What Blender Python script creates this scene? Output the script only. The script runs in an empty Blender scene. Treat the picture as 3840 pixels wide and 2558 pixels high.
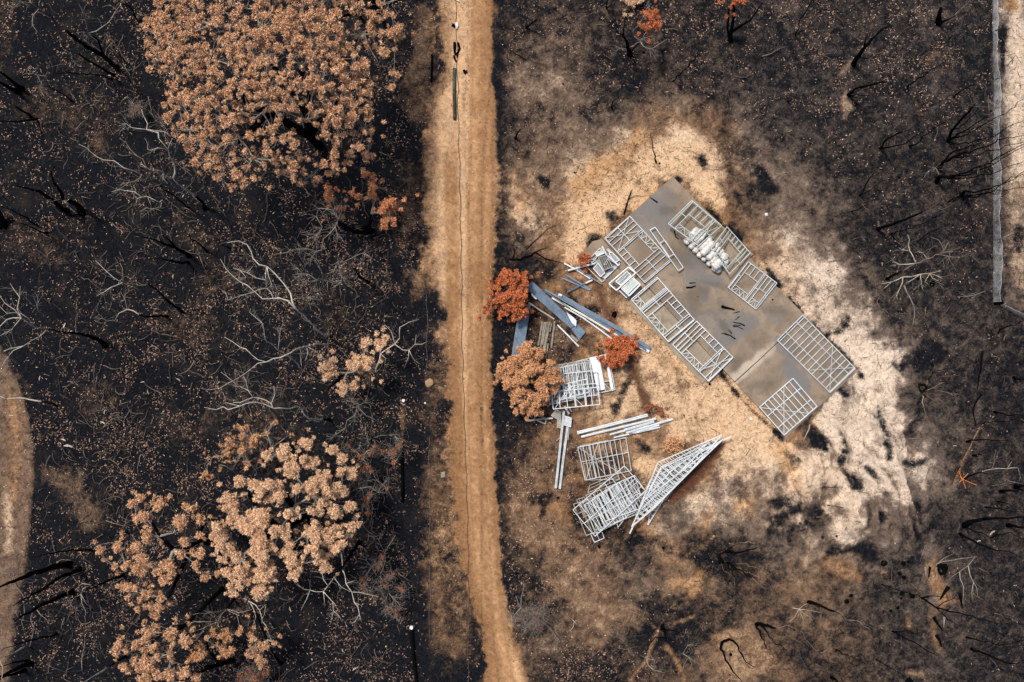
import bpy, math, random
import numpy as np
from mathutils import Vector, Matrix

# ------------------------------------------------------------------ camera, light, exposure
S = 0.025            # metres on the ground per pixel of the 3840 x 2558 photograph
H = 72.0             # height of the drone
CX, CY = 1920.0, 1279.0
scene = bpy.context.scene
cam_d = bpy.data.cameras.new("camera")
cam = bpy.data.objects.new("camera", cam_d)
scene.collection.objects.link(cam)
cam.location = (0, 0, H)
cam.rotation_euler = (0, 0, 0)
cam_d.sensor_width = 36.0
cam_d.lens = 36.0 * H / (3840 * S)
cam_d.clip_start = 0.5
cam_d.clip_end = 3000
scene.camera = cam

SUN_EL, SUN_AZ = math.radians(58), math.radians(-42)     # azimuth from +Y towards +X
world = bpy.data.worlds.new("World")
scene.world = world
world.use_nodes = True
wn = world.node_tree
wn.nodes.clear()
sky = wn.nodes.new("ShaderNodeTexSky")
sky.sky_type = 'NISHITA'
sky.sun_disc = False
sky.sun_elevation = SUN_EL
sky.sun_rotation = SUN_AZ
sky.air_density = 1.0
sky.dust_density = 4.0
bg = wn.nodes.new("ShaderNodeBackground")
bg.inputs[1].default_value = 0.085
wo = wn.nodes.new("ShaderNodeOutputWorld")
wn.links.new(sky.outputs[0], bg.inputs[0])
wn.links.new(bg.outputs[0], wo.inputs[0])
sun_d = bpy.data.lights.new("sun", 'SUN')
sun_d.energy = 2.7
sun_d.angle = math.radians(9)
sun_d.color = (1.0, 0.93, 0.84)
sun = bpy.data.objects.new("sun", sun_d)
scene.collection.objects.link(sun)
sd = Vector((math.sin(SUN_AZ) * math.cos(SUN_EL), math.cos(SUN_AZ) * math.cos(SUN_EL), math.sin(SUN_EL)))
sun.rotation_euler = sd.to_track_quat('Z', 'Y').to_euler()
sun.location = sd * 60
scene.view_settings.view_transform = 'Standard'
scene.view_settings.look = 'None'
scene.view_settings.gamma = 1.0
scene.view_settings.exposure = 0.55

RNG = np.random.default_rng(7)
random.seed(7)

# ------------------------------------------------------------------ pixels to the world
def W(px, py, z=0.0):
    k = (H - z) / H * S
    return Vector(((px - CX) * k, (CY - py) * k, z))

class ZM:
    """a crop of the photograph: turns crop coordinates into photograph coordinates"""
    def __init__(s, ox, oy, f): s.ox, s.oy, s.f = ox, oy, f
    def __call__(s, p): return (s.ox + p[0] / s.f, s.oy + p[1] / s.f)
    def l(s, pts): return [s(p) for p in pts]
FULL = ZM(0, 0, 1.0)

def stand_h(q, b, hmax=15.0):
    """height at which something seen at q stands (as nearly as it can) above ground point b"""
    qx, qy = q[0] - CX, q[1] - CY
    bx, by = b[0] - CX, b[1] - CY
    k = (bx * qx + by * qy) / max(1.0, qx * qx + qy * qy)
    return max(0.0, min(hmax, H * (1 - k)))

# ------------------------------------------------------------------ noise
_tabs = {}
def vn(x, y, seed):
    if seed not in _tabs: _tabs[seed] = np.random.default_rng(seed).random((256, 256))
    t = _tabs[seed]
    xi = np.floor(x).astype(int); yi = np.floor(y).astype(int)
    fx = x - xi; fy = y - yi
    fx = fx * fx * (3 - 2 * fx); fy = fy * fy * (3 - 2 * fy)
    a = t[xi & 255, yi & 255]; b = t[(xi + 1) & 255, yi & 255]
    c = t[xi & 255, (yi + 1) & 255]; d = t[(xi + 1) & 255, (yi + 1) & 255]
    return (a * (1 - fx) + b * fx) * (1 - fy) + (c * (1 - fx) + d * fx) * fy
def fbm(x, y, seed, octs=5, gain=0.5):
    s = 0; a = 1; n = 0
    for o in range(octs):
        c_, s_ = math.cos(.6 + o * 1.3 + seed), math.sin(.6 + o * 1.3 + seed); f_ = 2.03 ** o
        s = s + a * vn((x * c_ - y * s_) * f_ + 17.3 * o, (x * s_ + y * c_) * f_ + 9.1 * o, seed + o); n += a; a *= gain
    return s / n

# ------------------------------------------------------------------ linking
COL = scene.collection
def sanitize(o, label=None, cat=None, group=None, kind=None):
    if label: o['label'] = label
    if cat: o['category'] = cat
    if group: o['group'] = group
    o['kind'] = kind or 'thing'
    return o
LABELS = {}
def thing(name, label, cat, loc, group=None):
    o = bpy.data.objects.new(name, None)
    o.empty_display_size = 0.3
    COL.objects.link(o)
    o.location = loc
    return sanitize(o, label, cat, group)
def wloc(o):
    v = Vector((0, 0, 0))
    while o is not None:
        v += Vector(o.location); o = o.parent
    return v

class MB:
    def __init__(s): s.v = []; s.f = []; s.m = []
    def quad(s, a, b, c, d, mi=0):
        n = len(s.v); s.v += [tuple(a), tuple(b), tuple(c), tuple(d)]; s.f.append((n, n + 1, n + 2, n + 3)); s.m.append(mi)
    def beam(s, a, b, w, h, mi=0):
        """box from a to b, w wide (level), h high, a and b on its underside centre line"""
        a = Vector(a); b = Vector(b); d = b - a
        if d.length < 1e-6: return
        side = Vector((-d.y, d.x, 0))
        if side.length < 1e-6: side = Vector((1, 0, 0))
        side.normalize(); side *= w / 2
        up = d.cross(side); up.normalize()
        if up.z < 0: up = -up
        if abs(up.z) < 1e-3: up = Vector(d.cross(side)).normalized()
        up *= h
        n = len(s.v)
        for p in (a, b):
            s.v += [tuple(p - side), tuple(p + side), tuple(p + side + up), tuple(p - side + up)]
        for q in ((0, 1, 2, 3), (7, 6, 5, 4), (0, 4, 5, 1), (1, 5, 6, 2), (2, 6, 7, 3), (3, 7, 4, 0)):
            s.f.append(tuple(n + i for i in q)); s.m.append(mi)
    def tube(s, pts, rad, n=6, mi=0, cap=True, flat=1.0):
        pts = [Vector(p) for p in pts]
        if len(pts) < 2: return
        base = len(s.v); prev = None
        for i, p in enumerate(pts):
            d = (pts[min(i + 1, len(pts) - 1)] - pts[max(i - 1, 0)])
            if d.length < 1e-7: d = Vector((0, 0, 1))
            d.normalize()
            if prev is None:
                ref = Vector((0, 0, 1)) if abs(d.z) < 0.9 else Vector((1, 0, 0))
                u = d.cross(ref).normalized()
            else:
                u = (prev - d * prev.dot(d))
                if u.length < 1e-6: u = d.cross(Vector((1, 0, 0.1)))
                u.normalize()
            prev = u
            w = d.cross(u)
            r = rad[i] if hasattr(rad, '__len__') else rad
            for k in range(n):
                t = 2 * math.pi * k / n
                s.v.append(tuple(p + u * (r * math.cos(t)) + w * (r * math.sin(t) * flat)))
        for i in range(len(pts) - 1):
            for k in range(n):
                a = base + i * n + k; b = base + i * n + (k + 1) % n
                s.f.append((a, b, b + n, a + n)); s.m.append(mi)
        if cap:
            s.f.append(tuple(base + k for k in range(n))[::-1]); s.m.append(mi)
            e = base + (len(pts) - 1) * n
            s.f.append(tuple(e + k for k in range(n))); s.m.append(mi)
    def prism(s, poly, z0, z1, mi=0):
        """poly: list of world xy (counter-clockwise or not) extruded from z0 to z1"""
        a = sum(poly[i][0] * poly[(i + 1) % len(poly)][1] - poly[(i + 1) % len(poly)][0] * poly[i][1] for i in range(len(poly)))
        if a < 0: poly = poly[::-1]
        n = len(s.v); m = len(poly)
        s.v += [(p[0], p[1], z0) for p in poly] + [(p[0], p[1], z1) for p in poly]
        s.f.append(tuple(n + i for i in range(m))[::-1]); s.f.append(tuple(n + m + i for i in range(m))); s.m += [mi, mi]
        for i in range(m):
            j = (i + 1) % m
            s.f.append((n + i, n + j, n + m + j, n + m + i)); s.m.append(mi)

def part(name, mb, mat, parent=None, smooth=False, bevel=0):
    me = bpy.data.meshes.new(name)
    off = wloc(parent) if parent is not None else Vector((0, 0, 0))
    vs = [(v[0] - off.x, v[1] - off.y, v[2] - off.z) for v in mb.v]
    me.from_pydata(vs, [], mb.f)
    mats = mat if isinstance(mat, (list, tuple)) else [mat]
    for m in mats: me.materials.append(m)
    if len(mats) > 1:
        me.polygons.foreach_set('material_index', mb.m)
    if smooth: me.polygons.foreach_set('use_smooth', [True] * len(me.polygons))
    o = bpy.data.objects.new(name, me)
    COL.objects.link(o)
    if parent is not None: o.parent = parent
    if bevel:
        b = o.modifiers.new('bevel', 'BEVEL'); b.width = bevel; b.segments = 2; b.limit_method = 'ANGLE'
    return o
def recenter(o):
    """move a single-mesh thing's origin to the base of its mesh"""
    n = len(o.data.vertices); a = np.empty(n * 3); o.data.vertices.foreach_get('co', a); a = a.reshape(-1, 3)
    c = np.array([a[:, 0].mean(), a[:, 1].mean(), a[:, 2].min()])
    a -= c; o.data.vertices.foreach_set('co', a.ravel()); o.data.update()
    o.location = tuple(c)
    return o
def solo(name, mb, mat, label, cat, group=None, smooth=False, bevel=0):
    o = part(name, mb, mat, None, smooth, bevel)
    recenter(o)
    return sanitize(o, label, cat, group)
def np_mesh(name, verts, quads, mat, parent=None):
    me = bpy.data.meshes.new(name)
    verts = np.asarray(verts, dtype=np.float64)
    if parent is not None: verts = verts - np.array(wloc(parent))
    me.vertices.add(len(verts)); me.vertices.foreach_set('co', verts.ravel())
    q = np.asarray(quads); k = q.shape[1]
    me.loops.add(q.size); me.loops.foreach_set('vertex_index', q.ravel())
    me.polygons.add(len(q)); me.polygons.foreach_set('loop_start', np.arange(len(q)) * k)
    me.polygons.foreach_set('loop_total', np.full(len(q), k))
    me.update(calc_edges=True); me.validate()
    me.materials.append(mat)
    o = bpy.data.objects.new(name, me); COL.objects.link(o)
    if parent is not None: o.parent = parent
    return o

# ------------------------------------------------------------------ materials
class NT:
    def __init__(s, name):
        s.m = bpy.data.materials.new(name); s.m.use_nodes = True
        s.t = s.m.node_tree; s.t.nodes.clear()
        s.out = s.n('ShaderNodeOutputMaterial'); s.b = s.n('ShaderNodeBsdfPrincipled')
        s.t.links.new(s.b.outputs[0], s.out.inputs[0])
    def n(s, t): return s.t.nodes.new(t)
    def put(s, sock, v):
        if v is None: return
        if hasattr(v, 'is_linked') or isinstance(v, bpy.types.NodeSocket): s.t.links.new(v, sock)
        else:
            if hasattr(sock.default_value, '__len__') and not hasattr(v, '__len__'): v = (v, v, v, 1)[:len(sock.default_value)]
            if hasattr(sock.default_value, '__len__') and len(v) == 3 and len(sock.default_value) == 4: v = (*v, 1)
            sock.default_value = v
    def pos(s):
        g = s.n('ShaderNodeNewGeometry'); return g.outputs['Position']
    def noise(s, vec, scale, det=4, rough=0.55, dist=0.0, col=False):
        n = s.n('ShaderNodeTexNoise'); s.put(n.inputs['Vector'], vec)
        n.inputs['Scale'].default_value = scale; n.inputs['Detail'].default_value = det
        n.inputs['Roughness'].default_value = rough; n.inputs['Distortion'].default_value = dist
        return n.outputs['Color' if col else 'Fac']
    def math(s, op, a, b=None, c=None, clamp=False):
        n = s.n('ShaderNodeMath'); n.operation = op; n.use_clamp = clamp
        s.put(n.inputs[0], a); s.put(n.inputs[1], b); s.put(n.inputs[2], c); return n.outputs[0]
    def ramp(s, v, lo, hi, a=0.0, b=1.0):
        n = s.n('ShaderNodeMapRange'); n.interpolation_type = 'SMOOTHSTEP'
        s.put(n.inputs[0], v)
        for i, x in enumerate((lo, hi, a, b)): n.inputs[i + 1].default_value = x
        return n.outputs[0]
    def mix(s, f, a, b, mode='MIX'):
        n = s.n('ShaderNodeMix'); n.data_type = 'RGBA'; n.blend_type = mode
        s.put(n.inputs[0], f); s.put(n.inputs[6], a); s.put(n.inputs[7], b); return n.outputs[2]
    def attr(s, name):
        n = s.n('ShaderNodeAttribute'); n.attribute_name = name; return n.outputs['Fac']
    def bump(s, h, strength=0.4, dist=0.05):
        n = s.n('ShaderNodeBump'); n.inputs['Strength'].default_value = strength; n.inputs['Distance'].default_value = dist
        s.put(n.inputs['Height'], h); s.t.links.new(n.outputs[0], s.b.inputs['Normal'])
    def done(s, col=None, rough=None, metal=None, spec=None):
        s.put(s.b.inputs['Base Color'], col); s.put(s.b.inputs['Roughness'], rough)
        s.put(s.b.inputs['Metallic'], metal); s.put(s.b.inputs['Specular IOR Level'], spec)
        return s.m
    def island(s):
        g = s.n('ShaderNodeNewGeometry'); return g.outputs['Random Per Island']

def ground_material():
    m = NT('burnt ground'); P = m.pos()
    big = m.noise(P, 0.35, 8, 0.62, 0.4); mid = m.noise(P, 1.3, 6, 0.66, 0.6); fin = m.noise(P, 4.2, 7, 0.76, 1.0); gr = m.noise(P, 13.0, 4, 0.75, 0.6)
    sand = m.attr('sand'); br = m.attr('bright'); orr = m.attr('orange'); gy = m.attr('grey')
    rough_ = m.math('SUBTRACT', 1.0, m.math('MULTIPLY', m.attr('smooth'), 0.72))
    nz = m.math('ADD', m.math('MULTIPLY', m.math('SUBTRACT', mid, 0.5), 1.0), m.math('MULTIPLY', m.math('SUBTRACT', fin, 0.5), 1.15))
    nz = m.math('ADD', nz, m.math('MULTIPLY', m.math('SUBTRACT', gr, 0.5), 0.75))
    nz = m.math('MULTIPLY', nz, rough_)
    s = m.ramp(m.math('ADD', sand, nz), 0.10, 0.95)
    char = m.mix(m.ramp(fin, 0.30, 0.70), (0.0014, 0.0028, 0.0052), (0.0085, 0.0105, 0.0145))
    char = m.mix(m.math('MULTIPLY', m.ramp(gr, 0.5, 0.75), 0.5), char, (0.021, 0.021, 0.024))
    char = m.mix(m.math('MULTIPLY', m.ramp(big, 0.50, 0.78), 0.5), char, (0.034, 0.027, 0.022))
    midc = m.mix(m.ramp(mid, 0.3, 0.7), (0.140, 0.092, 0.060), (0.215, 0.150, 0.103))
    brc = m.mix(m.ramp(fin, 0.25, 0.75), (0.50, 0.345, 0.21), (0.72, 0.54, 0.36))
    lo = m.mix(m.math('MULTIPLY', orr, 0.9), midc, (0.27, 0.135, 0.055))
    hi = m.mix(m.math('MULTIPLY', orr, 0.90), brc, (0.56, 0.315, 0.140))
    lo = m.mix(m.math('MULTIPLY', gy, 0.85), lo, (0.135, 0.112, 0.098))
    hi = m.mix(m.math('MULTIPLY', gy, 0.85), hi, (0.60, 0.515, 0.44))
    tb = m.math('ADD', br, m.math('MULTIPLY', nz, 0.75))
    land = m.mix(m.ramp(tb, 0.12, 0.92), lo, hi)
    col = m.mix(s, char, land)
    col = m.mix(m.math('MULTIPLY', m.attr('rust'), m.ramp(fin, .2, .6, .65, 1.0)), col, (0.085, 0.034, 0.021))
    # scattered bits of charcoal and pale grit; fewer on the driven lanes
    sp = m.ramp(m.noise(P, 8.5, 4, 0.7, 2.2), 0.575, 0.66)
    sp = m.math('MULTIPLY', sp, m.math('SUBTRACT', 1.0, m.math('MULTIPLY', m.attr('smooth'), 0.9)))
    col = m.mix(m.math('MULTIPLY', sp, 0.66), col, (0.030, 0.023, 0.019))
    val = m.ramp(m.noise(P, 3.0, 9, 0.82, 0.6), 0.33, 0.67, 0.66, 1.22)
    col = m.mix(1.0, col, val, 'MULTIPLY')
    sp2 = m.ramp(m.noise(P, 17.0, 3, 0.75, 1.0), 0.60, 0.68)
    col = m.mix(m.math('MULTIPLY', m.math('MULTIPLY', sp2, rough_), 0.55), col, (0.035, 0.026, 0.020))
    g2 = m.ramp(m.noise(P, 24.0, 3, 0.7), 0.62, 0.74)
    col = m.mix(m.math('MULTIPLY', g2, 0.22), col, (0.26, 0.20, 0.15))
    hgt = m.math('ADD', m.math('MULTIPLY', fin, 0.7), m.math('MULTIPLY', gr, 0.3))
    hgt = m.math('ADD', hgt, m.math('MULTIPLY', mid, 1.3))
    m.bump(hgt, 0.55, 0.09)
    return m.done(col, 1.0, 0, 0.03)
def flat_mat(name, c1, c2, scale=3.0, rough=0.7, metal=0.0, stain=None, samt=0.5, bump=0.1, sscale=None):
    m = NT(name); P = m.pos()
    n = m.noise(P, scale, 5, 0.6, 0.3)
    col = m.mix(m.ramp(n, 0.3, 0.7), c1, c2)
    if stain is not None:
        k = m.ramp(m.noise(P, sscale or scale * 0.6, 7, 0.68, 0.8), 0.50, 0.66)
        col = m.mix(m.math('MULTIPLY', k, samt), col, stain)
    if bump: m.bump(m.noise(P, scale * 6, 4, 0.6), bump, 0.02)
    return m.done(col, rough, metal)
def leaf_mat(name, stops):
    m = NT(name); r = m.island()
    n = m.n('ShaderNodeValToRGB'); e = n.color_ramp.elements
    e[0].position, e[0].color = 0.0, (*stops[0], 1); e[1].position, e[1].color = 1.0, (*stops[-1], 1)
    for i, c in enumerate(stops[1:-1]):
        x = e.new((i + 1) / (len(stops) - 1)); x.color = (*c, 1)
    m.put(n.inputs[0], r)
    return m.done(n.outputs[0], 0.75, 0, 0.25)
M = {}
M['ground'] = ground_material()
M['galv'] = flat_mat('galvanised steel', (0.40, 0.44, 0.46), (0.57, 0.61, 0.63), 1.3, 0.5, 0.12, (0.30, 0.31, 0.30), 0.45, 0.02)
M['galv2'] = flat_mat('greened steel', (0.30, 0.39, 0.39), (0.45, 0.52, 0.51), 0.8, 0.5, 0.12, (0.36, 0.33, 0.22), 0.6, 0.02)
M['galv3'] = flat_mat('sooty steel', (0.27, 0.25, 0.215), (0.42, 0.40, 0.36), 1.0, 0.55, 0.1, (0.20, 0.16, 0.12), 0.6, 0.02)
M['galv4'] = flat_mat('white steel', (0.50, 0.545, 0.57), (0.66, 0.70, 0.72), 1.3, 0.45, 0.1, (0.45, 0.47, 0.47), 0.5, 0.02)
M['white'] = flat_mat('white powder coat', (0.62, 0.64, 0.64), (0.78, 0.79, 0.78), 1.5, 0.45, 0.0, (0.25, 0.24, 0.22), 0.4, 0.02)
M['glass'] = flat_mat('dusty glass', (0.20, 0.23, 0.25), (0.33, 0.36, 0.37), 1.2, 0.25, 0.0, (0.12, 0.12, 0.11), 0.5, 0.02)
M['glassp'] = flat_mat('pale dusty glass', (0.42, 0.46, 0.46), (0.58, 0.61, 0.60), 1.2, 0.25, 0.0, (0.30, 0.31, 0.30), 0.5, 0.02)
M['darkpack'] = flat_mat('scorched packing', (0.030, 0.030, 0.032), (0.09, 0.09, 0.09), 4, 0.7)
M['timber'] = flat_mat('weathered timber', (0.16, 0.145, 0.115), (0.30, 0.275, 0.225), 3, 0.85, 0, (0.06, 0.05, 0.04), 0.5, 0.3)
M['black'] = flat_mat('charred wood', (0.0012, 0.0013, 0.0016), (0.004, 0.004, 0.0045), 5, 1.0, 0, (0.008, 0.007, 0.007), 0.3, 0.5)
for _n in M['black'].node_tree.nodes:
    if _n.type == 'BSDF_PRINCIPLED': _n.inputs['Specular IOR Level'].default_value = 0.04
M['brown'] = flat_mat('scorched brown wood', (0.10, 0.058, 0.034), (0.20, 0.125, 0.078), 5, 0.9, 0, (0.03, 0.022, 0.018), 0.6, 0.5)
M['pale'] = flat_mat('bleached dead wood', (0.29, 0.225, 0.16), (0.47, 0.385, 0.30), 2.5, 0.85, 0, (0.20, 0.14, 0.09), 0.5, 0.3)
M['white_wood'] = flat_mat('bone white dead wood', (0.34, 0.305, 0.26), (0.54, 0.50, 0.44), 1.6, 0.85, 0, (0.17, 0.13, 0.10), 0.6, 0.3)
M['greywood'] = flat_mat('grey dead wood', (0.125, 0.110, 0.095), (0.26, 0.235, 0.205), 2.5, 0.85, 0, (0.07, 0.05, 0.035), 0.5, 0.3)
M['branch'] = flat_mat('ashen branches', (0.17, 0.150, 0.125), (0.30, 0.275, 0.245), 3, 0.85, 0, (0.08, 0.06, 0.045), 0.5, 0.2)
M['leafA'] = leaf_mat('scorched tan leaves', [(0.20, 0.095, 0.045), (0.58, 0.315, 0.165), (0.74, 0.43, 0.245), (0.90, 0.600, 0.380), (0.40, 0.20, 0.098)])
M['leafB'] = leaf_mat('dry pale leaves', [(0.38, 0.21, 0.115), (0.68, 0.425, 0.250), (0.84, 0.560, 0.355), (0.94, 0.700, 0.480), (0.56, 0.32, 0.18)])
M['leafO'] = leaf_mat('dry orange leaves', [(0.28, 0.066, 0.022), (0.56, 0.165, 0.060), (0.70, 0.250, 0.105), (0.42, 0.105, 0.038)])
M['leafP'] = leaf_mat('dusty salmon leaves', [(0.30, 0.150, 0.072), (0.62, 0.325, 0.165), (0.78, 0.455, 0.250), (0.46, 0.225, 0.105)])
M['leafT'] = leaf_mat('rusty tan leaves', [(0.34, 0.12, 0.05), (0.64, 0.265, 0.120), (0.76, 0.37, 0.19), (0.50, 0.18, 0.075)])
M['leafR'] = leaf_mat('dull rust leaves', [(0.12, 0.040, 0.022), (0.32, 0.115, 0.055), (0.46, 0.200, 0.105)])
M['twigs'] = leaf_mat('dark dry twigs', [(0.02, 0.015, 0.013), (0.06, 0.044, 0.036), (0.11, 0.085, 0.068), (0.035, 0.025, 0.022), (0.19, 0.15, 0.12)])
M['litter'] = leaf_mat('fallen leaves', [(0.05, 0.032, 0.028), (0.15, 0.090, 0.066), (0.28, 0.165, 0.110), (0.42, 0.26, 0.175), (0.09, 0.052, 0.040), (0.24, 0.15, 0.118), (0.70, 0.49, 0.32)])
M['debris'] = leaf_mat('charred twigs', [(0.010, 0.009, 0.009), (0.05, 0.035, 0.028), (0.09, 0.06, 0.045)])

# ------------------------------------------------------------------ what the ground is made of, where
def polyd(px, py, pts):
    """signed distance (pixels) to a stroke of varying radius, negative inside"""
    best = np.full(px.shape, 1e9)
    if len(pts) == 1: pts = [pts[0], (pts[0][0] + .1, pts[0][1], pts[0][2])]
    for (x0, y0, r0), (x1, y1, r1) in zip(pts[:-1], pts[1:]):
        dx, dy = x1 - x0, y1 - y0; L = dx * dx + dy * dy
        t = np.clip(((px - x0) * dx + (py - y0) * dy) / L, 0, 1)
        d = np.hypot(px - x0 - t * dx, py - y0 - t * dy) - (r0 + t * (r1 - r0))
        best = np.minimum(best, d)
    return best
def sstep(x, a, b):
    t = np.clip((x - a) / (b - a), 0, 1); return t * t * (3 - 2 * t)
RL = [(-900, 1640), (0, 1655), (300, 1655), (380, 1600), (600, 1592), (900, 1590), (1080, 1605), (1180, 1655), (1400, 1672), (1600, 1690), (1800, 1690), (2000, 1706), (2150, 1735), (2300, 1775), (2420, 1800), (2558, 1812), (3500, 1950)]
RR = [(-900, 1850), (0, 1852), (300, 1856), (500, 1868), (800, 1870), (1000, 1848), (1300, 1846), (1600, 1852), (1900, 1868), (2100, 1880), (2250, 1895), (2400, 1930), (2558, 1985), (3500, 2400)]
def ry(tab, y): a = np.array(tab); return np.interp(y, a[:, 0], a[:, 1])
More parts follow.
